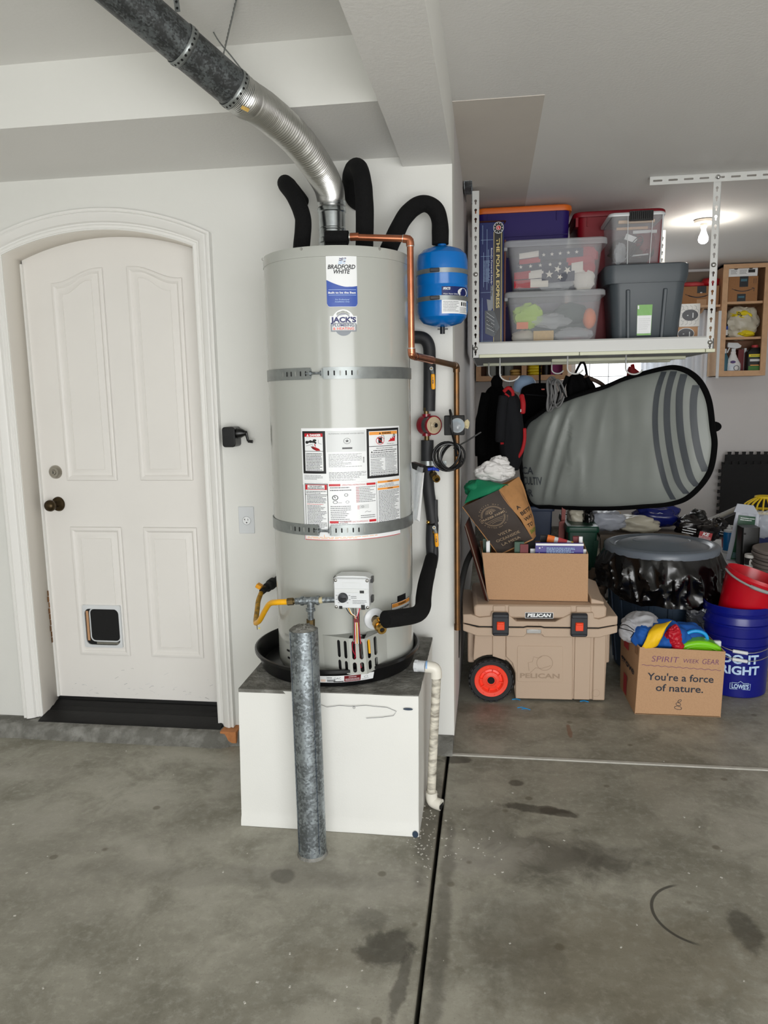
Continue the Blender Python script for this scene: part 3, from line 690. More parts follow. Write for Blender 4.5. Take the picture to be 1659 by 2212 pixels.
for k in range(12):                                    # phone number, too blurred to read
    if k in (3, 7): continue
    a = math.radians(128-k*7); c_, s_ = math.cos(a), math.sin(a); b.line(mp, [(cx_+.0305*c_, cz_+.004+.030*s_), (cx_+.0325*c_, cz_+.004+.033*s_)], .0014, 'ink_grey', .0014)
b.build('plumber_sticker', wh, smooth=180, recalc=False)
# instruction label
lx0, _ = hu(653, 1000); lx1, _ = hu(863, 1000); ltop = hu(757, 924)[1]; lbot = hu(767, 1166)[1]; W_, H_ = lx1-lx0, ltop-lbot
lm = lambda x, y, z=0: mp(lx0+x*W_, lbot+y*H_, z)      # unit square of the label
b = MB('paper'); b.rect(lm, 0, 0, 1, 1, 'paper', .0004, 24)
def pan_(x0, y0, x1, y1, edge, fill, t=.012, z=.0008): b.rect(lm, x0, y0, x1, y1, edge, z, 10); ty = t*W_/H_; b.rect(lm, x0+t, y0+ty, x1-t, y1-ty, fill, z+.0004, 10)
B = lambda *a, **k: b.bars(lm, *a, **k)
pan_(.012, .60, .235, .975, 'ink', 'paper', .024)      # danger
b.rect(lm, .036, .925, .211, .955, 'ink_red', .0016, 6); b.text(lm, 'DANGER', .143, .931, .018, 'paper', w=.105, bold=.05, z=.002).poly(lm, [(.055, .929), (.082, .929), (.0685, .951)], 'paper', .002)
b.rect(lm, .030, .796, .216, .800, 'ink', .0016, 6)
b.line(lm, [(.055, .875), (.09, .884), (.13, .880), (.15, .868)], .016, 'ink', .002).disc(lm, .06, .877, .016, 'ink', .002, ry=.013).disc(lm, .135, .894, .018, 'ink', .002, ry=.010).disc(lm, .096, .884, .014, 'ink', .0021, ry=.012, r0=.6)
b.poly(lm, [(.10, .84), (.115, .818), (.15, .802), (.188, .804), (.175, .82), (.14, .835)], 'snack_red', .002).line(lm, [(.10, .842), (.112, .825), (.14, .815)], .006, 'ink', .0022).line(lm, [(.115, .848), (.125, .828)], .005, 'ink', .0022).line(lm, [(.135, .863), (.14, .84)], .008, 'ink_red', .0018)
b.line(lm, [(.05, .845), (.12, .862)], .003, 'ink_grey', .0018).line(lm, [(.17, .90), (.17, .87), (.2, .86)], .003, 'ink_grey', .0018)
B(.045, .20, .625, .785, 12, 'ink', z=.0018, seed=2, fill=.42)
B(.02, .2, .545, .588, 4, 'ink_grey', z=.0008, seed=3)
b.rect(lm, .245, .79, .60, .975, 'paper_grey', .0008, 8)
b.text(lm, 'AUTOMATIC STORAGE WATER HEATER', .425, .945, .010, 'ink_grey', w=.32, z=.0014)
b.disc(lm, .43, .885, .032, 'ink', .0014, ry=.026, r0=.9)
st5 = [(.43+(.02 if k % 2 == 0 else .008)*math.sin(k*math.pi/5), .885+(.017 if k % 2 == 0 else .006)*math.cos(k*math.pi/5)) for k in range(10)]
b.poly(lm, st5, 'ink', .0014).rect(lm, .385, .815, .475, .829, 'ink', .0014)
B(.26, .56, .655, .775, 11, 'ink_grey', z=.0008, seed=5, fill=.3, ragged=.6); B(.26, .60, .555, .615, 6, 'ink_grey', z=.0008, seed=6); B(.26, .5, .535, .552, 2, 'ink_grey', z=.0008, seed=7)
for k in range(9): b.rect(lm, .572, .69+k*.006, .585, .692+k*.006+.002*(k % 2), 'ink', .0008)
pan_(.61, .545, .985, .985, 'ink', 'paper', .022)      # warning
b.rect(lm, .636, .93, .959, .958, 'ink_orange', .0016, 8); b.text(lm, 'WARNING', .82, .935, .017, 'ink', w=.11, bold=.04, z=.002).poly(lm, [(.735, .934), (.757, .934), (.746, .953)], 'ink', .002)
b.rect(lm, .63, .826, .965, .831, 'ink', .0016, 8)
b.rect(lm, .727, .855, .767, .905, 'ink', .002).disc(lm, .747, .878, .045, 'ink_red', .0022, ry=.036, r0=.88).line(lm, [(.715, .905), (.78, .852)], .006, 'ink_red', .0023).line(lm, [(.76, .905), (.765, .925), (.785, .925), (.795, .89)], .004, 'ink', .002)
b.poly(lm, [(.835, .866), (.865, .884), (.868, .898), (.885, .888), (.895, .912), (.905, .894), (.93, .916), (.925, .866)], 'ink_red', .002).disc(lm, .915, .918, .014, 'ink', .0021, ry=.014, r0=.5)
b.text(lm, 'Flammable Vapors', .87, .843, .008, 'ink', w=.09, z=.002, shear=.2)
b.text(lm, 'FIRE AND EXPLOSION HAZARD', .80, .805, .010, 'ink', w=.19, z=.002).poly(lm, [(.648, .772), (.668, .772), (.658, .788)], 'ink', .002)
B(.675, .95, .765, .80, 2, 'ink', z=.0018, seed=8); B(.645, .95, .735, .765, 3, 'ink', z=.0018, seed=9); b.rect(lm, .645, .728, .95, .731, 'ink', .0018, 6)
B(.645, .78, .61, .72, 8, 'ink_grey', z=.0018, seed=10); B(.80, .95, .61, .725, 9, 'ink_grey', z=.0018, seed=11)
for y in (.604, .578): b.rect(lm, .64, y, .955, y+.003, 'ink', .0018, 6)
B(.645, .94, .583, .602, 1, 'ink_grey', z=.0018); B(.645, .93, .562, .577, 1, 'ink_grey', z=.0018)
b.rect(lm, 0, .520, 1, .5225, 'paper_grey', .0008, 12)
pan_(.02, .075, .245, .51, 'ink', 'paper', .006); b.rect(lm, .028, .455, .238, .502, 'ink_red', .0016, 6).rect(lm, .05, .460, .216, .497, 'paper', .002, 6)
b.text(lm, 'FOR YOUR SAFETY', .133, .481, .012, 'ink', w=.12, bold=.02, z=.0026).text(lm, 'READ BEFORE OPERATING', .133, .464, .012, 'ink', w=.155, bold=.02, z=.0026)
b.rect(lm, .026, .41, .239, .414, 'ink', .0016, 6); B(.035, .23, .42, .448, 2, 'ink', z=.0018, seed=12); B(.04, .23, .335, .405, 6, 'ink', z=.0018, seed=13, fill=.38); B(.04, .2, .32, .332, 1, 'ink_red', z=.0018, seed=14); B(.04, .23, .10, .318, 17, 'ink', z=.0018, seed=15, fill=.36)
b.rect(lm, .255, .488, .36, .507, 'ink_red', .0012, 4).rect(lm, .60, .488, .69, .507, 'ink_red', .0012, 4).text(lm, 'OPERATING INSTRUCTIONS', .48, .491, .012, 'ink_red', w=.22, z=.0014)
B(.265, .46, .44, .485, 2, 'ink_grey', z=.0012, seed=16); b.disc(lm, .31, .385, .028, 'ink', .0014, ry=.023, r0=.75).disc(lm, .31, .385, .004, 'ink', .0014).line(lm, [(.31, .385), (.302, .398)], .006, 'ink', .0014).disc(lm, .41, .408, .018, 'ink_grey', .0014, ry=.014, r0=.7)
b.disc(lm, .31, .345, .022, 'ink_grey', .0014, ry=.014, r0=.75).rect(lm, .335, .338, .37, .341, 'ink_grey', .0014).disc(lm, .42, .345, .016, 'ink_grey', .0014, ry=.012, r0=.8)
B(.265, .45, .13, .315, 11, 'ink_grey', z=.0012, seed=17, fill=.36); B(.50, .69, .335, .48, 10, 'ink_grey', z=.0012, seed=18, fill=.36); B(.50, .53, .335, .48, 10, 'ink_red', z=.0016, seed=19, fill=.3)
b.rect(lm, .53, .28, .62, .315, 'paper_grey', .0012).bars(lm, .51, .53, .275, .31, 5, 'ink_red', .0014).disc(lm, .56, .297, .012, 'ink_grey', .0014, r0=.7, ry=.009).line(lm, [(.58, .245), (.60, .255), (.62, .245), (.64, .25)], .003, 'ink_grey', .0014); B(.54, .68, .19, .225, 2, 'ink_grey', z=.0012, seed=20)
b.rect(lm, .255, .155, .335, .176, 'ink_red', .0016, 4).rect(lm, .62, .155, .69, .176, 'ink_red', .0016, 4).text(lm, 'TO TURN OFF GAS TO APPLIANCE', .478, .16, .011, 'ink_red', w=.26, z=.0016); B(.26, .68, .11, .15, 2, 'ink_grey', z=.0012, seed=21)
b.rect(lm, .70, .09, .703, .51, 'ink', .0012)
b.rect(lm, .712, .497, .985, .515, 'ink_orange', .0012, 6).rect(lm, .712, .435, .985, .453, 'ink_orange', .0012, 6)
for y in (.499, .437): b.text(lm, 'WARNING', .855, y+.002, .010, 'ink', w=.07, bold=.03, z=.0016)
b.text(lm, 'FOR YOUR SAFETY', .85, .482, .009, 'ink', w=.11, z=.0014); B(.72, .98, .457, .48, 2, 'ink_grey', z=.0012, seed=22); B(.72, .98, .10, .43, 26, 'ink_grey', z=.0012, seed=23, fill=.42)
b.rect(lm, .01, .0, .99, .005, 'ink_red', .0012, 20).rect(lm, .01, .005, .014, .05, 'ink_red', .0012).line(lm, [(.2, .03), (.2, .05)], .004, 'ink_orange', .0012); B(.03, .7, .012, .032, 2, 'ink_orange', z=.0012, seed=24)
for x in (.0, .996): b.rect(lm, x, 0, x+.004, .5, 'ink_grey', .001)
b.build('instruction_label', wh, smooth=180, recalc=False)
# small warning label and dark slot on the right
b = MB('paper'); x0, zt = hu(846, 1305); x1, zb = hu(884, 1330)
b.rect(mp, x0-.002, zb-.006, x1+.002, zt+.002, 'ink', .0004, 4).rect(mp, x0, zb-.004, x1, zt, 'paper', .0008, 4).rect(mp, x0+.001, zt-.014, x1-.001, zt-.001, 'ink_orange', .0012, 4)
b.text(mp, 'WARNING', (x0+x1)/2, zt-.011, .007, 'ink', bold=.03, z=.0016).bars(mp, x0+.003, x1-.003, zb-.003, zt-.016, 3, 'ink_grey', .0012); b.build('small_warning_label', wh, smooth=180, recalc=False)
x0, zt = hu(858, 1288); x1, zb = hu(876, 1298); MB('ink').rect(mp, x0, zb, x1, zt, 'ink', .0006, 2).build('label_slot', wh, recalc=False)
# vents low on the left of the jacket
for px, py in ((620, 1372), (622, 1388), (625, 1406), (627, 1422)):
    x, z = hu(px, py); MB('void').poly(mp, rrect(x-.016, z-.004, x+.016, z+.004, .0035), 'void' if py > 1400 else 'enamel_dark', .0008).build('louvre', wh, recalc=False)
# burner access shield with slots: three folded panels
def onj(px, py): t, z = oncyl(px, py, HX, HY, HR+.001); return V((HX+(HR+.001)*math.sin(t), HY-(HR+.001)*math.cos(t), z))
q0, q1, q2, q3 = onj(697, 1372), at(753, 1379, Y=2.335), at(787, 1380, Y=2.335), onj(834, 1358)
r0, r1, r2, r3 = onj(702, 1443), at(758, 1458, Y=2.335), at(793, 1456, Y=2.335), onj(837, 1432)
def ext(a, b_, k): return a+(b_-a)*k
b = MB('enamel')
def slotted(bl, br, tr, tl, slots):                    # sheet with real slots cut as a ring of quads
    m = quadmap(bl, br, tr, tl); xs = sorted({0, 1, *[s[0] for s in slots], *[s[2] for s in slots]}); ys = sorted({0, 1, *[s[1] for s in slots], *[s[3] for s in slots]})
    for i in range(len(xs)-1):
        for j in range(len(ys)-1):
            cx, cy = (xs[i]+xs[i+1])/2, (ys[j]+ys[j+1])/2; hole = [s for s in slots if s[0] < cx < s[2] and s[1] < cy < s[3]]
            if not hole: b.add([m(xs[i], ys[j]), m(xs[i+1], ys[j]), m(xs[i+1], ys[j+1]), m(xs[i], ys[j+1])], [(0, 1, 2, 3)])
    for s in slots:                                     # round ends
        for yy, sg in ((s[1], 1), (s[3], -1)):
            hw = (s[2]-s[0])/2; cxx = (s[0]+s[2])/2; ry = .055
            for sd in (-1, 1):
                pts = [(cxx+sd*hw, yy), (cxx, yy)]+[(cxx+sd*hw*math.sin(t*math.pi/8), yy+sg*ry*(1-math.cos(t*math.pi/8))) for t in range(1, 5)]
                b.add([m(*p) for p in pts], [tuple(range(len(pts)))])
S2 = [(x, y0, x+.20, y1) for x in (.18, .62) for y0, y1 in ((.06, .36), (.42, .93))]
slotted(r0, r1, q1, q0, [(x, y0, x+.11, y1) for x in (.55, .80) for y0, y1 in ((.07, .36), (.43, .92))])
slotted(r1, r2, q2, q1, [(.16, y0, .40, y1) for y0, y1 in ((.06, .34), (.42, .93))]+[(.62, y0, .86, y1) for y0, y1 in ((.06, .34), (.42, .93))])
slotted(r2, r3, q3, q2, [(x, y0, x+.14, y1) for x in (.10, .40) for y0, y1 in ((.08, .34), (.40, .93))])
sd = b.build('burner_shield', wh, smooth=1)
b = MB('enamel_dark'); bk = [V((q.x, HY-math.sqrt(max(HR**2-(q.x-HX)**2, .01))+.002, q.z)) for q in (q0, q1, q2, q3)]
b.add([q0, q1, q2, q3]+[v+V((0, 0, .004)) for v in bk], [(0, 1, 5, 4), (2, 3, 7, 6)]); b.build('shield_top', sd)
b = MB('void'); bk = [onj(x, 1395) for x in (725, 740, 755, 770, 790, 812)]; mid = (q1+q2)/2
for v in bk: v.z = mid.z-.004; v.y -= .004
bk2 = [v+V((0, 0, -.12)) for v in bk]; k = len(bk); b.add(bk+bk2, [(i, i+1, k+i+1, k+i) for i in range(k-1)]); b.build('burner_recess', sd)
b = MB('wire_red'); c_ = (q1+q2)/2
for k in range(3): b.tube(smooth([c_+V((-.01+.004*k, .02, .0)), c_+V((-.018+.01*k, .018, -.04)), c_+V((.0-.006*k, .02, -.08)), c_+V((.012, .02, -.11))], 5), .0014, 5)
b.tube([c_+V((.008, .03, .0)), c_+V((.010, .03, -.12))], .006, 8, 'chrome').tube([c_+V((.035, .035, -.01)), c_+V((.038, .035, -.06))], .005, 8, 'yellow').build('burner_leads', sd)

# gas control box
a, d_ = at(722, 1248, Y=2.30), at(799, 1313, Y=2.30); x0, x1, zt, zb = a.x, d_.x, a.z, d_.z
b = MB('white_plastic'); YF = 2.290
b.prism(rrect(x0, zb, x1, zt, .008), 0, .075, fn=XZ(YF+.075)); box_ = b.build('gas_control', wh, smooth=35, bevel=.003)
b = MB('paper_grey').prism(rrect(x0+.002, zt-.046, x1-.002, zt-.032, .002), 0, .0015, fn=XZ(YF)); b.prism([(x0-.004, zt-.004), (x0+.012, zt+.0055), ((x0+x1)/2, zt+.007), (x1-.012, zt+.0055), (x1+.004, zt-.004)], 0, .06, fn=XZ(YF+.072)).build('control_hood', box_, bevel=.002)
fm = XZ(YF)
q = at(741, 1291, Y=YF); MB('latch_black').lathe([(0, .013), (.014, .012), (.0165, 0)], 28, c=(q.x, YF, q.z), axis=(0, -1, 0)).box((q.x+.003, YF-.0138, q.z), (.018, .002, .004), 'black_matte').build('dial', box_)
b = MB('ink_grey')
for k in range(9): t_ = math.radians(-50+k*35); b.rect(fm, q.x+.022*math.cos(t_)-.003, q.z+.022*math.sin(t_)-.0008, q.x+.022*math.cos(t_)+.003, q.z+.022*math.sin(t_)+.0008, 'ink_grey')
q2_ = at(782, 1278, Y=YF); b.prism(rrect(q2_.x-.012, q2_.z-.009, q2_.x+.012, q2_.z+.009, .002), 0, .0025, 'paper_grey', fm).rect(fm, q2_.x-.007, q2_.z-.005, q2_.x+.007, q2_.z+.004, 'ink', .003)
b.bars(fm, x0+.055, x1-.04, zt-.066, zt-.055, 2, 'ink_grey').bars(fm, x0+.06, x1-.008, zb+.014, zb+.028, 3, 'ink_grey').rect(fm, x0+.028, zt-.028, x1-.028, zt-.012, 'paper_grey', .0006).rect(fm, x0+.03, zt-.026, x1-.03, zt-.014, 'white_plastic', .001)
b.build('control_print', box_, recalc=False)
for sx, sz in ((x0+.006, zt-.006), (x1-.006, zt-.006), (x0+.006, zb+.004), (x1-.006, zb+.004)): MB('chrome').lathe([(0, .003), (.004, .002), (.0055, 0)], 12, c=(sx, YF, sz), axis=(0, -1, 0)).build('control_screw', box_)
for a, d_ in (((x0-.007, YF+.03, zt-.024), (x0+.001, YF+.055, zt-.003)), ((x0-.006, YF+.03, zt-.05), (x0+.001, YF+.055, zt-.034)), ((x1-.001, YF+.03, zt-.02), (x1+.008, YF+.055, zt-.002)), ((x1-.001, YF+.03, zb+.012), (x1+.007, YF+.055, zb+.032)), ((x0+.016, YF-.003, zb-.002), (x0+.026, YF+.01, zb+.007)), ((x1-.026, YF-.004, zb-.003), (x1-.014, YF+.01, zb+.012))): MB('black_plastic').bb(a, d_).build('control_clip', box_)
b = MB('chrome'); cx_ = (x0+x1)/2; zq = (q1.z+q2.z)/2
b.cyl((cx_+.012, YF+.03, zb), (cx_+.012, YF+.03, zq-.01), .0075, 12).cyl((cx_-.005, YF+.045, zb), (cx_-.005, YF+.045, zq-.01), .003, 8).build('burner_tube', box_)
b = MB('wire_white')
for k, mt in enumerate(('wire_red', 'wire_white', 'yellow', 'wire_white', 'black_plastic', 'wire_red')):
    sx = cx_+(.024, .022, -.014, -.010, -.022, .026)[k]
    b.tube(smooth([V((sx, YF+.01, zb)), V((sx*.6+(cx_+.012)*.4, YF+.004, zb-.018)), V((cx_+.012+.002*(k-2), YF+.008, zb-.040)), V((cx_+.010+.004*(k-2), YF+.024, zq-.01))], 5), .0014, 5, mt)
b.box((cx_+.012, YF+.008, zb-.042), (.016, .006, .012), 'label_dkred').build('wiring', box_)

# drain valve
t, z = oncyl(808, 1336, HX, HY, HR); s_, c_ = math.sin(t), math.cos(t); n_ = V((s_, -c_, 0)); q = V((HX+HR*s_, HY-HR*c_, z))
MB('white_plastic').lathe([(.014, .010), (.028, .009), (.036, .004), (.037, 0)], 32, c=q, axis=n_).build('valve_flange', wh)
dvd = V((.45, -1, -.12)).normalized(); b = MB('old_brass').cyl(q, q+dvd*.05, .013, 16); e = q+dvd*.05
b.cyl(e-dvd*.006, e+dvd*.018, .019, 8, 'brass').cyl(e+dvd*.018, e+dvd*.034, .012, 14, 'brass').lathe([(.008, .050), (.014, .050), (.0165, .046), (.0165, .032), (.012, .028)], 24, 'brass', c=e, axis=dvd).lathe([(0, .042), (.008, .042)], 16, 'void', c=e, axis=dvd)
b.cyl(e+V((0, 0, .006)), e+V((.001, -.004, .024)), .005, 10, 'brass').cyl(e, e+V((.02, .0, .004)), .016, 14, 'brass').build('drain_valve', wh); DV = e

# draft hood and collar
CZ = z1+.036; cxh, cyh = -.552, 2.700
b = MB('sheet_steel').lathe([(.095, 0), (.095, .006), (.050, .040), (.045, .044)], 36, c=(cxh, cyh, CZ)); dh = b.build('draft_hood', wh, smooth=30)
for k in range(4): t_ = .7+k*math.pi/2; MB('sheet_steel').box((cxh+.085*math.cos(t_), cyh+.085*math.sin(t_), CZ+.002), (.012, .012, .008)).build('hood_leg', dh)
ct = at(723, 448, Y=cyh).z
b = MB('sheet_steel').lathe([(.045, CZ+.042), (.046, CZ+.062), (.049, CZ+.066), (.049, CZ+.078), (.046, CZ+.082), (.046, CZ+.105), (.048, CZ+.108), (.048, CZ+.112), (.046, CZ+.115), (.0465, ct-.02), (.05, ct-.016), (.05, ct-.006), (.047, ct)], 40, c=(cxh, cyh, 0)); b.build('vent_collar', wh, smooth=30)
MB('white_plastic').box((cxh+.014, cyh-.050, CZ+.072), (.032, .006, .007), R=Matrix.Rotation(.1, 3, 'Y')).build('collar_tab', wh)
# flex duct and rigid duct
fd = thing('flexible_duct', 'crinkled shiny aluminium flexible duct rising from the water heater vent', 'duct', (cxh, cyh, ct))
P = [V((cxh, cyh, ct-.008)), V((cxh-.001, cyh-.006, ct+.03)), at(708, 400, D=2.57), at(684, 358, D=2.49), at(640, 300, D=2.36), at(580, 246, D=2.22), at(535, 216, D=2.115)]
A, Bp = at(525, 209, D=2.08), at(225, -45, D=1.78); dr = (Bp-A).normalized(); P += [A+dr*.004, A+dr*.04]
sp_ = smooth(P, 30); rr = []; pts = []
for i in range(len(sp_)-1):
    for k in range(2): pts.append(sp_[i].lerp(sp_[i+1], k/2))
for i, p in enumerate(pts):
    t = i/len(pts); rr.append((.0455+.005*min(1, t*2.2))+(.0026 if i % 4 in (1, 2) else -.0022)+.0008*noise.noise(p*60))
MB('foil').tube(pts, rr, 40, caps=False).build('corrugated_sleeve', fd, smooth=180)
MB('sheet_steel').tube([P[0]+V((0, 0, .012)), P[0]+V((0, 0, .026))], .0492, 36).build('clamp_ring', fd)
rd = thing('rigid_duct', 'dull spotted galvanised round duct running up to the ceiling', 'duct', P[-1])
A, Bp = at(525, 209, D=2.08), at(225, -45, D=1.78); dr = (Bp-A).normalized(); E_ = A+dr*((CEIL+.02-A.z)/dr.z)
MB('galv_dark').tube([A, E_], .0515, 48).build('duct_section', rd)
u_ = dr.cross(V((0, 0, 1))).normalized(); dn = dr.cross(u_).normalized()
if dn.z > 0: dn = -dn
sq = (dn*.8-(CF-dr*CF.dot(dr)).normalized()*.6).normalized()
MB('galv_dark').tube([A+sq*.0515, E_+sq*.0515], .0022, 6).build('seam', rd)
for px, py in ((527, 215), (371, 88)):
    k_ = (at(px, py, D=2.0)-A).dot(dr); c_ = A+dr*max(k_, .004); ring = MB('strap_steel')
    ring.tube([c_-dr*.010, c_+dr*.010], .0535, 40, caps=False).build('hanger_band', rd, solid=.0015)
    hm = MB('void')
    for j in range(22):
        a_ = j*6.2832/22; v = u_*math.cos(a_)+dn*math.sin(a_); hm.lathe([(0, .0004), (.0035, .0004)], 8, c=c_+v*.0545, axis=v)
    hm.build('band_hole', rd)
MB('straw').box(A+sq*.0545-dr*.001, (.022, .002, .010), R=V((0, 0, 1)).rotation_difference(sq).to_matrix() @ Matrix.Rotation(math.pi/2, 3, 'X')).build('band_sticker', rd)
def perf(a, b_, w_=.014):                               # punched hanger strap
    a, b_ = V(a), V(b_); d = (b_-a).normalized(); sd_ = d.cross(CF).normalized(); n_ = d.cross(sd_); b = MB('strap_steel'); L_ = (b_-a).length; k = max(2, int(L_/.018))
    b.hexa([a-sd_*w_/2, a+sd_*w_/2, b_+sd_*w_/2, b_-sd_*w_/2]+[v+n_*.0012 for v in (a-sd_*w_/2, a+sd_*w_/2, b_+sd_*w_/2, b_-sd_*w_/2)])
    for j in range(k):
        c_ = a+d*L_*(j+.5)/k; m_ = flat(c_-n_*(.0016 if n_.dot(CF) > 0 else -.0028), sd_, d); b.disc(m_, 0, 0, .0035, 'void', 0, 10)
    return b
perf(at(483, 118, Y=2.37), at(512, -5, Z=CEIL)).build('hanger_strap', rd, recalc=False)
perf(at(384, 26, Y=2.04), at(377, -30, Z=CEIL)).build('hanger_strap', rd, recalc=False)
MB('strap_steel').tube(smooth([at(531, 162, Y=2.26), at(500, 122, Y=2.28), at(470, 85, Y=2.3), at(440, 30, Y=2.33), at(412, -5, Z=CEIL)], 6), .0022, 6).build('hanger_wire', rd)
# ---------------------------------------------------------------- straps round the heater
def seismic(zc, hh, pl, pr, label, yb):
    t = thing('seismic_strap', label, 'strap', (HX, HY, zc))
    al = oncyl(pl, yb, HX, HY, HR)[0]; ar = oncyl(pr, yb, HX, HY, HR)[0]; R_ = HR+.0015
    def half(a0, a1, sgn):
        b = MB('strap_steel'); pr_ = [(R_, -hh), (R_+.0022, -hh), (R_+.0022, hh), (R_, hh)]
        b.lathe(pr_, 48, c=(HX, HY, zc), a0=a0, a1=a1)
        a_end = a0 if sgn > 0 else a1; rad = V((math.sin(a_end), -math.cos(a_end), 0)); tg = V((math.cos(a_end), math.sin(a_end), 0))
        b.box(V((HX, HY, zc))+rad*(R_+.008), (.003, .018, hh*1.5), R=Matrix((tg, -rad, V((0, 0, 1)))).transposed())
        o = b.build('strap_half', t, smooth=35)
        mp = wrap(HX, HY, R_+.0026, 0, 0)
        h = MB('void')
        for k in range(6):
            a = a_end+sgn*(.07+.075*k); h.poly(mp, [(x+a*(R_+.0026), y+zc) for x, y in rrect(-.0022, -hh*.42, .0022, hh*.42, .0021)], 'void' if k % 3 != 2 else 'enamel_dark', .0003)
        h.build('slot', o, recalc=False)
    half(-2.5, al, -1); half(ar, 2.5, 1)
    am = (al+ar)/2; rad = V((math.sin(am), -math.cos(am), 0)); tg = V((math.cos(am), math.sin(am), 0)); c = V((HX, HY, zc))+rad*(R_+.010)
    b = MB('galv'); b.cyl(c-tg*.034, c+tg*.022, .0035, 12); b.build('bolt', t)
    for k in (-.017, .017): MB('galv').cyl(c+tg*(k-.003), c+tg*(k+.003), .0075, 6).build('nut', t)
seismic(1.529, .0185, 672, 698, 'upper galvanised strap bolted round the grey water heater', 805)
seismic(1.022, .0185, 690, 715, 'lower galvanised strap round the heater across its instruction label', 1148)

# ---------------------------------------------------------------- insulated pipes on top
def foamline(name, label, pts, r, n=8, mat='foam', cat='pipe', wob=.0016):
    P = smooth(pts, n); rr = [r+wob*noise.noise(p*23) for p in P]
    rr[0] *= .96
    t = thing(name, label, cat, P[0]); MB(mat).tube(P, rr, 20).build('foam_sleeve', t, smooth=60); return t
TZ = CZ+.002
def top(px, Y): q = at(px, 520, Y=Y); return V((q.x, Y, TZ-.004))
t = foamline('insulated_pipe', 'bent black foam covered pipe rising left of the vent on the heater top', [top(647, 2.60), at(655, 490, Y=2.61), at(652, 462, Y=2.62), at(638, 428, Y=2.64), at(620, 402, Y=2.68), at(617, 396, Y=2.74), at(630, 408, Y=2.84), at(652, 436, Y=2.948)], .0285)
t = foamline('insulated_pipe', 'black foam covered pipe looping up right of the vent duct', [top(786, 2.61), at(788, 480, Y=2.62), at(787, 430, Y=2.63), at(782, 385, Y=2.65), at(774, 362, Y=2.72), at(763, 366, Y=2.81), at(757, 390, Y=2.87), at(762, 425, Y=2.915), at(778, 440, Y=2.948)], .0305)
t = foamline('insulated_pipe', 'black foam arch from heater top down to the blue tank', [at(838, 542, Y=2.70), at(850, 515, Y=2.72), at(872, 472, Y=2.77), at(895, 448, Y=2.82), at(918, 440, Y=2.845), at(940, 452, Y=2.85), at(950, 480, Y=2.85), at(951, 528, Y=2.85)], .0305)

# expansion tank
TX, TY, TR = -.178, 2.85, .0932
tk = thing('expansion_tank', 'glossy blue expansion tank strapped to the wall beside the heater', 'tank', (TX, TY, 1.70))
MB('tank_blue').lathe([(0, 1.702), (.03, 1.704), (.07, 1.716), (.088, 1.735), (TR, 1.757), (TR, 1.842), (TR-.0012, 1.845), (TR-.0012, 1.849), (TR, 1.852), (TR, 1.935), (.088, 1.957), (.07, 1.974), (.035, 1.986), (.016, 1.990), (.016, 2.004), (0, 2.004)], 56, c=(TX, TY, 0)).build('tank_shell', tk, smooth=30)
for z in (1.892, 1.797):
    o = MB('strap_steel').lathe([(TR+.0005, z-.008), (TR+.002, z-.008), (TR+.002, z+.008), (TR+.0005, z+.008)], 48, c=(TX, TY, 0)).build('band_clamp', tk, smooth=30)
    MB('latch_black').box((TX-.02, TY-TR-.004, z), (.034, .010, .013)).build('clamp_screw', o, bevel=.002)
    MB('strap_steel').bb((TX-.006, TY+TR-.002, z-.012), (TX+.03, WY+.001, z+.012)).build('wall_bracket', o)
mp = wrap(TX, TY, TR, 0, 0); b = MB('paper'); x0, x1 = .004, .118; y0, y1 = 1.742, 1.836
b.rect(mp, x0, y0, x1, y1, 'paper', .0006, 14).rect(mp, x0, 1.797, x1, y1, 'box_navy', .001, 14)
b.text(mp, 'PFXT5', x0+.018, 1.824, .008, 'paper', w=.026, bold=.04, shear=.2, z=.0014).text(mp, 'Water Heater Safety Tank', x0+.04, 1.808, .0045, 'paper', w=.07, z=.0014)
b.bars(mp, x0+.006, x0+.09, 1.799, 1.806, 1, 'paper', .0014).disc(mp, x0+.086, 1.817, .026, 'paper', .0014, ry=.015).disc(mp, x0+.088, 1.817, .018, 'ink_navy', .0018, ry=.0105, r0=.93).text(mp, 'PROFLO', x0+.088, 1.8148, .0045, 'ink_navy', w=.024, bold=.01, z=.0018)
b.bars(mp, x0+.005, x0+.065, 1.748, 1.786, 7, 'ink_grey', .001).bars(mp, x0+.07, x1-.004, 1.745, 1.765, 4, 'ink_grey', .001)
for k in range(3): b.rect(mp, x0+.076+.013*k, 1.770, x0+.083+.013*k, 1.783, 'ink', .001)
b.build('tank_label', tk, smooth=180, recalc=False)
MB('latch_black').cyl((TX, TY, 1.704), (TX, TY, 1.678), .009, 14).bb((TX-.018, TY-.004, 1.693), (TX+.02, TY+.004, 1.698)).build('air_valve', tk)

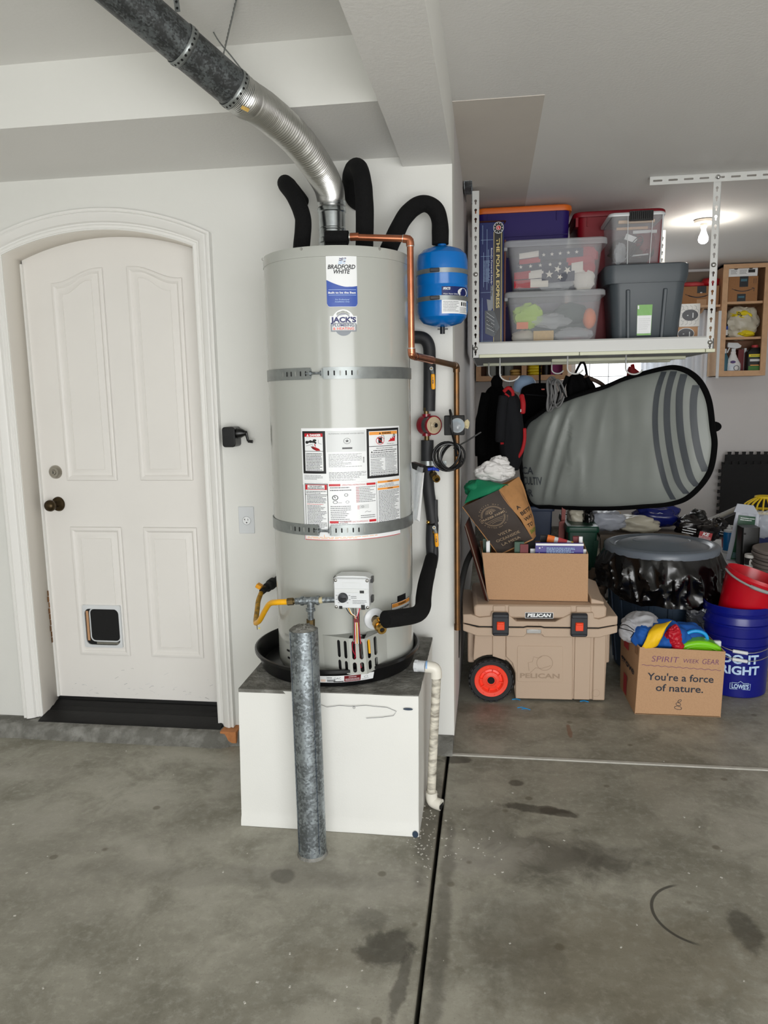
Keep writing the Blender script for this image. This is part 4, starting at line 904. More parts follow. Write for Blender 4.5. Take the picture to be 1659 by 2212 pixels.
# copper line
cl = thing('copper_pipe', 'bright copper pipe from heater top turning to dark copper down the wall corner', 'pipe', (-.13, 2.9, .53))
A, Bq, Cq = at(757, 512, Y=2.50), at(886, 516, Y=2.50), at(892, 768, Y=2.50); Dq = at(984, 790, Y=2.905); Eq = at(987, 1358, Y=2.905); Cq.x = Bq.x; Eq.x = Dq.x = -.129
def elbow(p, a, c, r, k=.02):
    return smooth([p+(a-p).normalized()*k, p+((a-p).normalized()+(c-p).normalized())*k*.16, p+(c-p).normalized()*k], 6)
rc = .0108
MB('copper').tube([A, Bq], rc, 20).tube([Bq, Cq], rc, 20).build('upper_run', cl)
MB('copper').tube(elbow(Bq, A, Cq, 0, .022), rc+.0022, 20).build('elbow', cl, smooth=50); MB('copper').tube(elbow(Cq, Bq, Dq, 0, .022), rc+.0022, 20).build('elbow', cl, smooth=50); MB('copper').tube([A, A+V((.028, 0, 0))], rc+.002, 20).build('coupling', cl)
MB('old_copper').tube([Cq, Dq], rc, 20).tube([Dq, Eq], rc, 20).build('lower_run', cl)
d_ = (Dq-Cq).normalized(); m_ = Cq.lerp(Dq, .42)
MB('copper').tube([Cq+d_*.03, m_], rc+.0022, 20).tube([Cq+d_*.03+V((0, 0, 0)), Cq+d_*.05], rc+.0024, 20).build('tee', cl)
MB('old_copper').tube(elbow(Dq, Cq, Eq, 0, .024), rc+.0024, 20).tube([Eq+V((0, 0, .02)), Eq-V((0, 0, .004))], rc+.002, 20).build('elbow', cl, smooth=50)
for p, q in ((Bq, A), (Bq, Cq), (Cq, Bq), (Cq, Dq), (Dq, Cq), (Dq, Eq)): d = (q-p).normalized(); MB('solder').tube([p+d*.0215, p+d*.0245], rc+.0016, 18).build('solder_ring', cl)
MB('solder').tube([A-V((.004, 0, 0)), A+V((.001, 0, 0))], rc+.001, 18).build('pipe_end', cl)
t = thing('foam_stub', 'short black foam sleeve before the vent where the copper pipe starts', 'pipe', (-.5, 2.5, TZ))
MB('foam').tube([at(704, 513, Y=2.5), at(752, 513, Y=2.5)], .0215, 20).build('foam_sleeve', t); MB('foam').bb((at(706, 513, Y=2.5).x, 2.482, TZ-.003), (at(750, 513, Y=2.5).x, 2.518, TZ+.02)).build('foam_foot', t)

# recirculation line on the wall
yw = 2.905
rl = thing('recirculation_pipe', 'black foam covered pipe running down the wall corner between heater and copper pipe', 'pipe', (-.19, yw, .6))
P = smooth([at(868, 729, Y=yw-.01), at(893, 728, Y=yw), at(915, 731, Y=yw), at(926, 746, Y=yw), at(928, 775, Y=yw), at(928, 830, Y=yw), at(927, 888, Y=yw)], 6)
MB('foam_smooth').tube(P, .0235, 20).build('foam_sleeve', rl, smooth=60)
MB('foam_smooth').tube([at(923, 951, Y=yw), at(923, 996, Y=yw)], .0245, 20).build('foam_sleeve', rl)
MB('old_brass').tube([at(922, 938, Y=yw), at(922, 956, Y=yw)], .010, 14).build('pipe_nipple', rl)
P = smooth([at(924, 1008, Y=yw), at(925, 1050, Y=yw), at(930, 1090, Y=yw), at(935, 1128, Y=yw)], 6); MB('foam_smooth').tube(P, .0235, 20).build('foam_sleeve', rl, smooth=60)
P = smooth([at(934, 1133, Y=yw), at(933, 1170, Y=yw), at(934, 1200, Y=yw-.01), at(930, 1224, Y=yw-.04)], 6); MB('foam_smooth').tube(P, .0245, 20).build('foam_sleeve', rl, smooth=60)
MB('foam_smooth').tube([P[0]+V((.014, -.012, .1)), P[4]+V((.016, -.014, 0)), P[-6]+V((.012, -.016, 0))], .009, 10, flat=.6).build('split_flap', rl)
P = smooth([at(932, 1205, Y=yw-.035), at(926, 1232, Y=2.80), at(919, 1262, Y=2.70), at(915, 1290, Y=2.61), at(913, 1312, Y=2.54), at(900, 1327, Y=2.46), at(866, 1334, Y=2.37), at(832, 1338, Y=2.318)], 8)
MB('foam').tube(P, [.0245+.004*min(1, i/12) for i in range(len(P))], 22).build('foam_elbow', rl, smooth=60)
for px, py in ((925, 1128), (938, 1150)): q = at(px, py, Y=yw-.026); MB('brass').ball(q, .008, 8, 12).build('brass_fitting', rl)
q = at(931, 1000, Y=yw-.002); MB('strap_steel').lathe([(.0255, -.009), (.027, -.009), (.027, .009), (.0255, .009)], 24, c=(at(923, 1001, Y=yw).x, yw, q.z)).bb((q.x, yw-.02, q.z-.009), (at(965, 1000, Y=yw).x, yw-.017, q.z+.009)).build('pipe_clamp', rl)
def lever(pa, pb, pc, label):
    a, b_, c = pa, pb, pc; n_ = V((0, -1, 0)); o = MB('strap_steel').tube([a-V((0, -.006, 0)), a+V((0, -.006, 0))], .007, 12).tube([a, b_], [.007, .006], 8, flat=.4, up=(1, 0, 0)).tube([a+V((0, -.005, 0)), a+V((0, -.009, 0))], .004, 6, 'old_brass').build('valve_lever', rl)
    MB('grip_yellow').tube([b_, b_.lerp(c, .1), b_.lerp(c, .9), c], [.006, .0075, .0075, .005], 12, flat=.6, up=(1, 0, 0)).build('lever_grip', o)
    m = flat(b_.lerp(c, .5)+V((0, -.0056, 0)), (1, 0, 0), (0, 0, 1)); MB('ink').disc(m, 0, 0, .0028, 'ink', .002, ry=.008, r0=.5).poly(m, [(-.002, .012), (.002, .012), (0, .017)], 'ink', .002).build('grip_mark', o)
yy = yw-.035
lever(at(932, 796, Y=yy), at(935, 808, Y=yy-.008), at(936, 841, Y=yy-.008), ''); lever(at(938, 1139, Y=yy), at(942, 1152, Y=yy-.008), at(944, 1181, Y=yy-.008), '')
# hose bib
hb = at(937, 1026, Y=yw-.03); d = V((.35, -.7, -.35)).normalized(); b = MB('old_brass')
b.cyl(at(928, 1022, Y=yw-.005), hb, .010, 14).ball(hb, .014, 10, 14).cyl(hb, hb+d*.03, .011, 14).lathe([(.009, .036), (.0135, .036), (.015, .03), (.015, .024), (.011, .02)], 20, 'brass', c=hb, axis=d).lathe([(0, .03), (.010, .03)], 14, 'void', c=hb, axis=d).cyl(hb, hb+V((0, -.004, .022)), .006, 10)
o = b.build('hose_bib', rl); MB('valve_blue').tube([hb+V((-.022, -.004, .022)), hb+V((0, -.004, .025)), hb+V((.022, -.004, .020))], [.007, .005, .007], 10).ball(hb+V((0, -.004, .024)), .008, 8, 10).build('bib_handle', o)
# pump
pc = at(921, 918, Y=yw-.01); ax = V((.62, -.78, .0)).normalized()
pu = thing('circulation_pump', 'dark red circulation pump with a black timer box on the wall pipe', 'pump', pc)
MB('pump_red').lathe([(0, -.02), (.030, -.02), (.038, -.012), (.038, .004), (.034, .010), (.034, .016)], 36, c=pc, axis=ax).tube([pc+V((0, 0, .042)), pc-V((0, 0, .042))], .017, 20).build('volute', pu, smooth=35)
MB('pump_grey').lathe([(.033, .014), (.0335, .044)], 36, c=pc, axis=ax).build('motor_can', pu)
MB('pump_red').lathe([(.033, .042), (.0365, .042), (.0365, .052), (.032, .052)], 36, c=pc, axis=ax).build('motor_ring', pu)
e = pc+ax*.052; m = flat(e, -ax.cross(V((0, 0, 1))), (0, 0, 1))
b = MB('pump_plate').disc(m, 0, 0, .033, 'pump_plate', -.0005, 36).disc(m, .004, 0, .010, 'ink', .0006, r0=.8).line(m, [(-.014, -.02), (-.014, .012)], .0012, 'ink', .0006); b.build('name_plate', pu, recalc=False)
MB('chrome').lathe([(0, .012), (.008, .011), (.009, 0)], 18, c=e+V((.002, 0, 0)), axis=ax).build('vent_plug', pu)
a, c_ = at(959, 898, Y=yw-.10), at(1003, 940, Y=yw-.10)
o = MB('black_matte').bb((a.x, yw-.10, c_.z), (c_.x, yw-.055, a.z)).build('timer_box', pu, bevel=.003)
b = MB('tape_beige'); mf = XZ(yw-.10); cx_, cz_ = (a.x+c_.x)/2+.012, (a.z+c_.z)/2
b.disc(mf, cx_, cz_, .027, 'tape_teal', .001, 30).disc(mf, cx_, cz_, .027, 'cord_grey', .0014, 30, r0=.9).disc(mf, cx_-.004, cz_-.004, .018, 'void', .0014); b.rect(mf, cx_-.002, cz_-.012, cx_+.004, cz_-.004, 'paper_grey', .002); b.build('timer_dial', o, recalc=False)
MB('clear_bag').lathe([(.028, 0), (.027, .008), (.02, .013), (0, .015)], 24, c=(cx_, yw-.102, cz_), axis=(0, -1, 0)).build('dial_cover', o)
MB('tape_beige').ball((c_.x+.008, yw-.088, cz_+.004), (.010, .008, .016), 8, 10, amp=.5, freq=4).build('tape_scrap', o)
MB('black_plastic').tube(smooth([at(975, 896, Y=yw-.085), at(972, 886, Y=yw-.095), at(974, 900, Y=yw-.115), at(977, 935, Y=yw-.115), at(983, 960, Y=yw-.09), at(986, 985, Y=yw-.07)], 6), .0045, 10).build('power_cord', pu)
b = MB('black_plastic')
for dx, rx, ry, th in ((-6, 31, 31, .2), (-2, 24, 30, -.25), (6, 26, 28, .35), (-4, 29, 27, -.1), (1, 17, 30, .5)):
    pts = []
    for k in range(26):
        u = 2*math.pi*k/26; X_ = rx*math.cos(u); Z_ = ry*math.sin(u); pts.append(at(972+dx+X_*math.cos(th)-Z_*math.sin(th), 986+X_*math.sin(th)+Z_*math.cos(th), Y=yw-.075-.008*math.cos(u+dx)))
    b.tube(pts, .0042, 8, closed=True)
b.tube([at(981, 968, Y=yw-.08), at(1005, 955, Y=yw+.1), at(1038, 934, Y=yw+.62)], .0035, 8); o2 = b.build('cord_coil', pu)
MB('black_plastic').tube([at(993, 980, Y=yw-.05), at(999, 998, Y=yw-.05)], [.009, .006], 10).build('plug', pu)
MB('old_brass').tube([pc+V((0, 0, .035)), pc+V((0, 0, .066))], .010, 14).build('union', pu)

# document pouch hanging on the heater
q = at(895, 1005, Y=2.57); po = thing('document_pouch', 'clear pouch of folded paperwork with black clip on the right side of the heater', 'pouch', q)
tl, tr, br, bl = at(889, 1000, Y=2.60), at(918, 1010, Y=2.54), at(900, 1128, Y=2.60), at(893, 1122, Y=2.62)
off = V((.012, -.008, 0))
MB('paper').hexa([bl+off*.2, br+off*.2+V((0, 0, .01)), tr.lerp(tl, .25)+off*.3+V((0, 0, -.01)), tl+off*.2+V((0, 0, -.01))]+[v+V((.010, .012, 0)) for v in (bl+off*.2, br, tr.lerp(tl, .25), tl)]).build('papers', po)
m = quadmap(bl, br, tr, tl); b = MB('ink_grey').bars(m, .35, .68, .22, .90, 22, 'ink_grey', .0030, fill=.3); b.build('paper_print', po, recalc=False)
MB('pouch_film').grid(lambda u, v: m(u, v, .006+.006*math.sin(u*3.1)*(.4+noise.noise(V((u*3, v*6, 2))))), 6, 12).build('clear_sleeve', po)
MB('black_plastic').hexa([at(890, 1012, Y=2.58), at(911, 1022, Y=2.545), at(912, 1006, Y=2.545), at(888, 998, Y=2.58)]+[v+V((.012, .02, 0)) for v in (at(890, 1012, Y=2.58), at(911, 1022, Y=2.545), at(912, 1006, Y=2.545), at(888, 998, Y=2.58))]).build('pouch_clip', po, bevel=.002)

# gas line
gp = thing('gas_connector', 'yellow flexible gas hose from the wall valve to the heater control', 'gas hose', at(553, 1350, Y=2.45))
b = MB('yellow'); P = smooth([at(622, 1300, Y=2.325), at(598, 1301, Y=2.33), at(583, 1304, Y=2.36), at(573, 1318, Y=2.40), at(561, 1340, Y=2.47), at(553, 1346, Y=2.53)], 10)
rr = [.0092+(.0007 if (i % 2 and i < 18) else 0) for i in range(len(P))]
b.tube(P, rr, 16); b.build('yellow_hose', gp, smooth=60)
P2 = smooth([P[-1], at(553, 1338, Y=2.60), at(556, 1315, Y=2.68), at(558, 1298, Y=2.74), at(564, 1281, Y=2.80)], 8); MB('yellow_dirty').tube(P2, .0095, 14).build('stained_hose', gp, smooth=60)
a, c_ = at(566, 1278, Y=2.80), at(601, 1250, Y=2.93); dd = (c_-a)
b = MB('black_matte').tube([a, a+dd*.35], .013, 14).tube([a+dd*.3, a+dd*.55], .019, 16).tube([a+dd*.5, a+dd*.7], .022, 16).tube([a+dd*.65, V((c_.x, WY, c_.z))], .014, 14); b.build('shutoff_valve', gp)
q = at(560, 1266, Y=2.77); MB('grip_yellow').box(q, (.022, .03, .016), R=Matrix.Rotation(.5, 3, 'Y')).cyl(q, a+dd*.3, .006, 8, 'old_brass').build('valve_handle', gp, bevel=.003)
MB('label_yellow').box(at(560, 1357, Y=2.5), (.006, .001, .004)).tube([P[-4], at(556, 1360, Y=2.5)], .0012, 5, 'old_brass').build('tag_scrap', gp)
YG = 2.322; b = MB('old_brass').cyl(at(621, 1300, Y=YG), at(634, 1299, Y=YG), .0125, 6).cyl(at(634, 1299, Y=YG), at(640, 1299, Y=YG), .009, 14); b.build('flare_nut', gp)
b = MB('galv'); b.cyl(at(638, 1299, Y=YG), at(650, 1298, Y=YG), .0115, 8).cyl(at(648, 1298, Y=YG), at(690, 1297, Y=YG), .0125, 20).lathe([(.0155, -.004), (.0155, .004)], 20, c=at(653, 1298, Y=YG), axis=(1, 0, 0), cap=True).lathe([(.0155, -.004), (.0155, .004)], 20, c=at(687, 1297, Y=YG), axis=(1, 0, 0), cap=True)
b.cyl(at(671, 1298, Y=YG), at(671, 1318, Y=YG), .0125, 20).lathe([(.0155, -.004), (.0155, .004)], 20, c=at(671, 1317, Y=YG), cap=True); b.build('tee_fitting', gp, smooth=40)
MB('galv').cyl(at(689, 1297, Y=YG), at(724, 1295, Y=YG), .0098, 16).cyl(at(690, 1297, Y=YG), at(697, 1296, Y=YG), .0105, 16, 'tape_beige').build('nipple', gp)
MB('galv').cyl(at(671, 1316, Y=YG), at(671, 1345, Y=YG), .0098, 16).build('drip_leg', gp); MB('old_brass').cyl(at(671, 1338, Y=YG), at(671, 1352, Y=YG), .0145, 8).build('leg_cap', gp)

# bollard
bo = thing('bollard', 'galvanised steel pipe bollard filled with concrete before the heater platform', 'bollard', (-.5635, 2.165, 0))
B0, B1 = V((-.5635, 2.170, 0)), V((-.5735, 2.192, .742)); BR = .0452
MB('galv').tube([B0, B1], BR, 48).build('pipe', bo)
b = MB('curb_concrete'); axb = (B1-B0).normalized()
b.grid(lambda u, v: B1+Matrix.Rotation(v*2*math.pi, 3, 'Z') @ V((BR*.97*u, 0, 0))+V((0, 0, (.012*(1-u**3)+.010*noise.noise(V((u*5*math.cos(v*6.283), u*5*math.sin(v*6.283), 3)))*(1-.4*u)))), 8, 28, cv=True); b.build('concrete_fill', bo, smooth=60)
MB('curb_concrete').lathe([(BR+.004, 0), (BR+.003, .004), (BR, .010)], 40, c=B0).build('grout_ring', bo)
for a_ in (-.9, .75): MB('bin_slate').tube([B0+V((math.sin(a_)*BR, -math.cos(a_)*BR, .02)), B1+V((math.sin(a_)*BR, -math.cos(a_)*BR, -.005))], .0009, 4).build('weld_seam', bo)

# pan drain
YP = 2.49
dp_ = thing('drain_pipe', 'stained white plastic drain pipe from the pan down to the floor', 'pipe', at(930, 1738, Y=YP))
e1, e2 = at(943, 1441, Y=YP), at(930, 1733, Y=YP); e2.x += .002; e1.z += .0; s0 = at(897, 1438, Y=YP+.01); s1 = at(920, 1440, Y=YP)
MB('white_plastic').cyl(s0, s1, .0195, 20).cyl(s0, s0.lerp(s1, .3), .022, 8).cyl(s1, s1+V((.006, 0, 0)), .0205, 20, 'primer_blue').build('adapter', dp_)
MB('pvc').tube(elbow(e1, s1, e2, 0, .038), .0205, 20).build('elbow', dp_, smooth=60)
MB('pvc_dirty').cyl(e1-V((0, 0, .03)), e2+V((0, 0, .02)), .0155, 20).build('riser', dp_)
ed = V((.93, -.36, 0)); MB('pvc').tube(elbow(e2, e1, e2+ed, 0, .040), .0205, 20).build('elbow', dp_, smooth=60)
e_ = e2+ed*.0402; MB('void').lathe([(0, .0004), (.0165, .0004)], 18, c=e_, axis=ed).build('open_end', dp_)
# ---------------------------------------------------------------- overhead storage rack
RY0, RY1, RXL, RXR, RZ = 4.15, 5.37, -.100, 1.135, 1.668
rk = thing('ceiling_rack', 'white steel storage rack hung from the ceiling by slotted posts', 'rack', (.5, 4.7, 1.65))
def key_post(x0, x1, y, za, zb, pitch=.0455, flange=.028, side=1):
    b = MB('rack_white'); w_ = x1-x0; cx = (x0+x1)/2; n = int((zb-za)/pitch); z = za
    fm = XZ(y)
    for k in range(n):
        c = z+pitch*.5; hw = .0072
        hole_r = [(cx+.0001, c-.012), (cx+.0035, c-.010), (cx+.0035, c), (cx+hw*.8, c+.003), (cx+hw, c+.007), (cx+hw*.7, c+.012), (cx+.0001, c+.0145)]
        hole_l = [(2*cx-p[0], p[1]) for p in hole_r]
        for sgn, hole, xe in ((1, hole_r, x1), (-1, hole_l, x0)):
            pts = [(xe, z), (xe, z+pitch), (cx, z+pitch)]+list(reversed(hole))+[(cx, z)]
            b.add([fm(p[0], p[1], 0) for p in pts], [tuple(range(len(pts)))])
        z += pitch
    b.bb((x0, y, z), (x1, y+.0015, zb))
    xe = x0 if side > 0 else x1
    b.bb((xe-.001, y, za), (xe+.001, y+flange, zb)); return b
fz = 2.505
posts = [(RXL, RXL+.036, RY0, 1), (RXR-.036, RXR, RY0, -1), (RXL, RXL+.036, RY1-.002, 1), (RXR-.036, RXR, RY1-.002, -1)]
for x0, x1, y, sd in posts: key_post(x0, x1, y, 1.652, fz, side=sd).build('post', rk, smooth=20)
for x0, z in ((RXL+.018, 2.085), (RXL+.018, 1.70), (RXR-.018, 2.085), (RXR-.018, 1.70)):
    MB('chrome').lathe([(0, .008), (.008, .007), (.013, .002), (.0135, 0)], 16, c=(x0, RY0, z), axis=(0, -1, 0)).build('carriage_bolt', rk)
def rail(a, b_): return MB('rack_white').bb(a, b_)
r_ = MB('rack_white'); pr = [(RY0-.004, 1.668), (RY0-.004, 1.725), (RY0+.004, 1.733), (RY0+.030, 1.733), (RY0+.030, 1.729), (RY0+.004, 1.728), (RY0, 1.72), (RY0, 1.668)]
k = len(pr); r_.add([(x, y, z) for x in (RXL+.036, RXR-.036) for y, z in pr], [tuple(range(k)), tuple(range(2*k-1, k-1, -1))]+[(j, (j+1) % k, k+(j+1) % k, k+j) for j in range(k)])
r_.build('front_rail', rk, smooth=30)
xs_ = [RXL+.036, at(1252, 762, Y=RY0).x-.0015, at(1524, 745, Y=RY0).x-.001, RXR+.008]
for i in range(3): MB('rack_cream').bb((xs_[i]+.0015, RY0-.010, 1.650), (xs_[i+1]-.0015, RY0+.02, 1.6675)).build('edge_strip', rk, bevel=.002)
MB('deck_grey').bb((RXL+.003, RY0+.004, 1.656), (RXR-.003, RY1-.004, 1.664)).build('deck_panel', rk)
MB('rack_white').bb((RXL, RY1-.012, 1.650), (RXR, RY1-.006, 1.733)).build('back_rail', rk)
for x in (RXL+.001, RXR-.004): MB('rack_white').bb((x, RY0, 1.650), (x+.004, RY1, 1.72)).build('side_rail', rk)
for y in (4.62, 5.0): MB('rack_cream').bb((at(1192, 778, Y=y).x if y < 4.8 else RXL+.05, y, 1.638), (RXR-.02, y+.05, 1.656)).build('cross_bar', rk, bevel=.003)
for x0, x1 in ((.79, 1.46), (-.138, -.098)):           # slotted ceiling angles
    y0, y1 = (4.14, 4.142) if x1 > 1 else (4.02, 4.28)
    if x1 > 1:
        b = MB('rack_white'); n = 9; pw = (x1-x0)/n; h = .04; fm = XZ(4.142); zz = CEIL-.042
        for i in range(n):
            xa = x0+i*pw; a0, a1 = xa+pw*.2, xa+pw*.82; c = zz+h*.5
            for sgn, ye in ((1, zz+h), (-1, zz)):
                hole = [(a0, c), (a0+.002, c+sgn*.0045), (a1-.002, c+sgn*.0045), (a1, c)]
                b.add([fm(*p) for p in [(xa, ye), (xa, c)]+hole+[(xa+pw, c), (xa+pw, ye)]], [tuple(range(8))])
        b.bb((x0, 4.142, CEIL-.004), (x1, 4.18, CEIL-.001)); b.build('ceiling_angle', rk, smooth=20)
        MB('chrome').lathe([(0, .009), (.007, .008), (.011, .002), (.012, 0)], 16, c=(RXR-.018, 4.14, zz+.022), axis=(0, -1, 0)).build('carriage_bolt', rk)
    else: MB('galv').bb((x0, y0, CEIL-.042), (x0+.003, y1, CEIL-.002)).bb((x0, y0, CEIL-.004), (x1, y1, CEIL-.001)).bb((x1-.004, RY0-.02, 2.44), (x1-.001, RY0+.03, CEIL-.002)).build('ceiling_angle', rk)
# hanging hooks under the rack
def hook(px, Y, size, lab):
    t = thing('rack_hook', lab, 'hook', (at(px, 780, Y=Y).x, Y, 1.645), 'white hooks under the rack')
    c = V((at(px, 780, Y=Y).x, Y, 1.655)); r = size; P = [c, c-V((0, 0, r*1.6))]+[c+V((r-r*math.cos(k*math.pi/10), 0, -r*1.6-r*.75*math.sin(k*math.pi/10))) for k in range(1, 10)]
    MB('rack_white').tube(P, .0042, 8).build('wire', t, smooth=180); return t
hook(1080, 4.30, .055, 'white wire hook under the rack above the red and grey jacket')
hook(1226, 4.22, .042, 'white wire hook under the rack carrying black straps')
hook(1056, 4.9, .04, 'small white wire hook farther back above the black jacket')
hook(1192, 4.7, .035, 'white wire hook under the rack carrying the grey cord')
t = hook(1352, 4.3, .045, 'white wire hook under the rack right of the bright window')

# ---------------------------------------------------------------- containers on the rack
def box_px(x0, x1, y0, y1, Y):                         # x from the two sides, heights at the middle
    m = (x0+x1)/2; a, b_ = at(m, y0, Y=Y).z, at(m, y1, Y=Y).z
    return at(x0, (y0+y1)/2, Y=Y).x, at(x1, (y0+y1)/2, Y=Y).x, min(a, b_), max(a, b_)
def ring_rect(x0, x1, y0, y1, z, r, n=5): return [V((p[0], p[1], z)) for p in rrect(x0, y0, x1, y1, r, n)]
def loft(b, rings, mat=None, cap0=True, cap1=True):
    n = len(rings[0]); vs = [p for r in rings for p in r]; fs = []
    for i in range(len(rings)-1):
        for k in range(n): fs.append((i*n+k, i*n+(k+1) % n, (i+1)*n+(k+1) % n, (i+1)*n+k))
    if cap0: fs.append(tuple(range(n-1, -1, -1)))
    if cap1: fs.append(tuple((len(rings)-1)*n+k for k in range(n)))
    return b.add(vs, fs, mat)
def tub(t, x0, x1, y0, y1, z0, z1, mat, taper=.025, r=.03, wall=.004, name='tub'):
    b = MB(mat); d = taper
    R_ = [ring_rect(x0+d+.006, x1-d-.006, y0+d+.006, y1-d-.006, z0, r), ring_rect(x0+d, x1-d, y0+d, y1-d, z0+.008, r), ring_rect(x0, x1, y0, y1, z1, r)]
    I_ = [ring_rect(x0+wall, x1-wall, y0+wall, y1-wall, z1, r-wall), ring_rect(x0+d+wall, x1-d-wall, y0+d+wall, y1-d-wall, z0+.012, r-wall)]
    loft(b, R_+I_, mat); return b.build(name, t, smooth=35)
def lid(t, x0, x1, y0, y1, z0, z1, mat, r=.035, name='lid', dome=.006):
    b = MB(mat); e = .006
    loft(b, [ring_rect(x0, x1, y0, y1, z0, r), ring_rect(x0-e*.3, x1+e*.3, y0-e*.3, y1+e*.3, z0+.006, r), ring_rect(x0, x1, y0, y1, z1-.006, r), ring_rect(x0+.006, x1-.006, y0+.006, y1-.006, z1, r), ring_rect(x0+.03, x1-.03, y0+.03, y1-.03, z1, r), ring_rect(x0+.036, x1-.036, y0+.036, y1-.036, z1-dome, r)], mat)
    return b.build(name, t, smooth=35)
RB = 1.6645
# boxed train set: tall navy carton, printed spine to the front
x0, x1, _, zt = box_px(1036, 1088, 740, 480, 4.215); t = thing('train_set_box', 'tall navy train set carton with gold title on a black band', 'carton', ((x0+x1)/2, 4.4, RB))
MB('box_navy').bb((x0, 4.215, RB), (x1, 4.49, zt)).build('carton', t, bevel=.002)
mb_ = XZ(4.2145); b = MB('box_black'); w_ = x1-x0; bx0 = x0+w_*.58
b.rect(mb_, bx0, RB+.002, x1-.006, zt-.045, 'box_black').rect(mb_, bx0, RB+.002, bx0+.0022, zt-.05, 'gold', .0008).rect(mb_, x1-.014, RB+.002, x1-.0118, zt-.05, 'gold', .0008)
def vtext(b, mp, txt, x, ztop, h, length, mat, bold=0, z=.0012):
    b.text(mp, txt, x-h*.5, ztop-length/2, h, mat, w=length, bold=bold, rot=-math.pi/2, z=z)
zs = zt-RB
vtext(b, mb_, 'THE POLAR EXPRESS', (bx0+x1)/2-.004, zt-zs*.12, .017, zs*.52, 'gold', .02)
vtext(b, mb_, 'Battery Powered Ready-To-Play', bx0-.010, zt-zs*.19, .007, zs*.36, 'paper', .01)
for i, (xx, za, zb) in enumerate(((.12, .84, .98), (.30, .70, .95), (.16, .52, .78), (.30, .50, .66), (.10, .10, .44), (.36, .55, .80))): b.rect(mb_, x0+w_*xx, RB+zs*za, x0+w_*xx+.0014, RB+zs*zb, 'ink_light', .0008)
for zz in (.87, .75, .48, .11): b.rect(mb_, x0+.006, RB+zs*zz, bx0-.004, RB+zs*zz+.0012, 'ink_light', .0008)
b.bars(mb_, x0+.02, bx0-.02, RB+zs*.56, RB+zs*.72, 16, 'ink_light', .0008, fill=.3)
b.disc(mb_, (bx0+x1)/2-.002, zt-.030, .027, 'box_black', .0016, 28, ry=.03).disc(mb_, (bx0+x1)/2-.002, zt-.030, .027, 'paper', .002, 28, ry=.03, r0=.92).disc(mb_, (bx0+x1)/2-.002, zt-.030, .013, 'ink_red', .002).disc(mb_, (bx0+x1)/2-.002, zt-.030, .013, 'paper', .0024, r0=.86).text(mb_, 'L', (bx0+x1)/2-.002, zt-.035, .012, 'paper', bold=.03, z=.0026)
for k in range(10): a = 6.2832*k/10; b.rect(mb_, (bx0+x1)/2-.004+.0205*math.cos(a), zt-.032+.023*math.sin(a), (bx0+x1)/2+.0+.0205*math.cos(a), zt-.028+.023*math.sin(a), 'paper', .0022)
ez = RB+zs*.30                                          # printed engine, simplified
b.poly(mb_, [(x0+w_*.30, ez+.09), (x0+w_*.46, ez+.085), (x0+w_*.52, ez+.035), (x0+w_*.36, ez+.02)], 'badge_grey', .001).poly(mb_, [(x0+w_*.22, ez+.03), (x0+w_*.60, ez+.03), (x0+w_*.84, ez-.06), (x0+w_*.60, ez-.11), (x0+w_*.24, ez-.09)], 'engine_grey', .0014)
for k in range(5): b.disc(mb_, x0+w_*(.32+.09*k), ez-.02-.016*k, .008, 'ink', .0018, r0=.6).line(mb_, [(x0+w_*.3, ez+.02-.02*k), (x0+w_*.62, ez-.01-.018*k)], .0014, 'paper_grey', .0018)
b.rect(mb_, x0+w_*.46, ez+.04, x0+w_*.56, ez+.16, 'badge_grey', .0012)
b.build('carton_print', t, smooth=180, recalc=False)
MB('brown_board').hexa([V((x0, 4.215, zt)), V((x1+.012, 4.215, zt+.002)), V((x1+.008, 4.23, zt+.010)), V((x0-.006, 4.23, zt+.012))]+[V((x0, 4.3, zt)), V((x1, 4.3, zt)), V((x1, 4.3, zt+.004)), V((x0, 4.3, zt+.004))]).build('top_flap', t)
o = thing('board_game_box', 'thin brown box edge standing between the train carton and the clear tubs', 'box', (x1+.012, 4.4, RB)); a_ = at(1093, 740, Y=4.23).x
MB('brown_board').bb((x1+.003, 4.23, RB), (x1+.0115, 4.49, zt-.09)).build('box_body', o)

# two clear tubs
def clear_tub(px, lidpx, label, fill):
    x0, x1, z0, z1 = box_px(*px, 4.20); lx0, lx1, lz0, lz1 = box_px(*lidpx, 4.195)
    t = thing('clear_tub', label, 'storage tub', ((x0+x1)/2, 4.4, z0), 'clear tubs on the rack')
    tub(t, x0, x1, 4.20, 4.49, z0, lz0+.004, 'clear_tub'); lid(t, lx0, lx1, 4.19, 4.50, lz0, lz1, 'clear_lid')
    for s_ in (lx0-.001, lx1-.018): MB('clear_lid').bb((s_, 4.20, lz0-.016), (s_+.019, 4.49, lz0+.002)).build('lid_clip', t, bevel=.003); fill(x0, x1, z0, lz0); return t
zA = at(1200, 738, Y=4.2).z
def star(b, mp, x, y, r, mat, z, rot=0): b.poly(mp, [(x+(r if k % 2 == 0 else r*.40)*math.sin(k*math.pi/5+rot), y+(r if k % 2 == 0 else r*.40)*math.cos(k*math.pi/5+rot)) for k in range(10)], mat, z)
def wavy(y0, amp, s): return lambda x, y, z=0: V((x, y0-z+amp*noise.noise(V((x*14, y*14, s))), y))
def cloth_band(b, mp, pts_lo, pts_hi, mat, z=0, n=10):
    f = lambda P, t: (P[0][0]+(P[1][0]-P[0][0])*t, P[0][1]+(P[1][1]-P[0][1])*t)
    b.grid(lambda u, v: mp(f(pts_lo, u)[0]*(1-v)+f(pts_hi, u)[0]*v, f(pts_lo, u)[1]*(1-v)+f(pts_hi, u)[1]*v, z+.006*math.sin(v*3.14)), n, 4, mat)
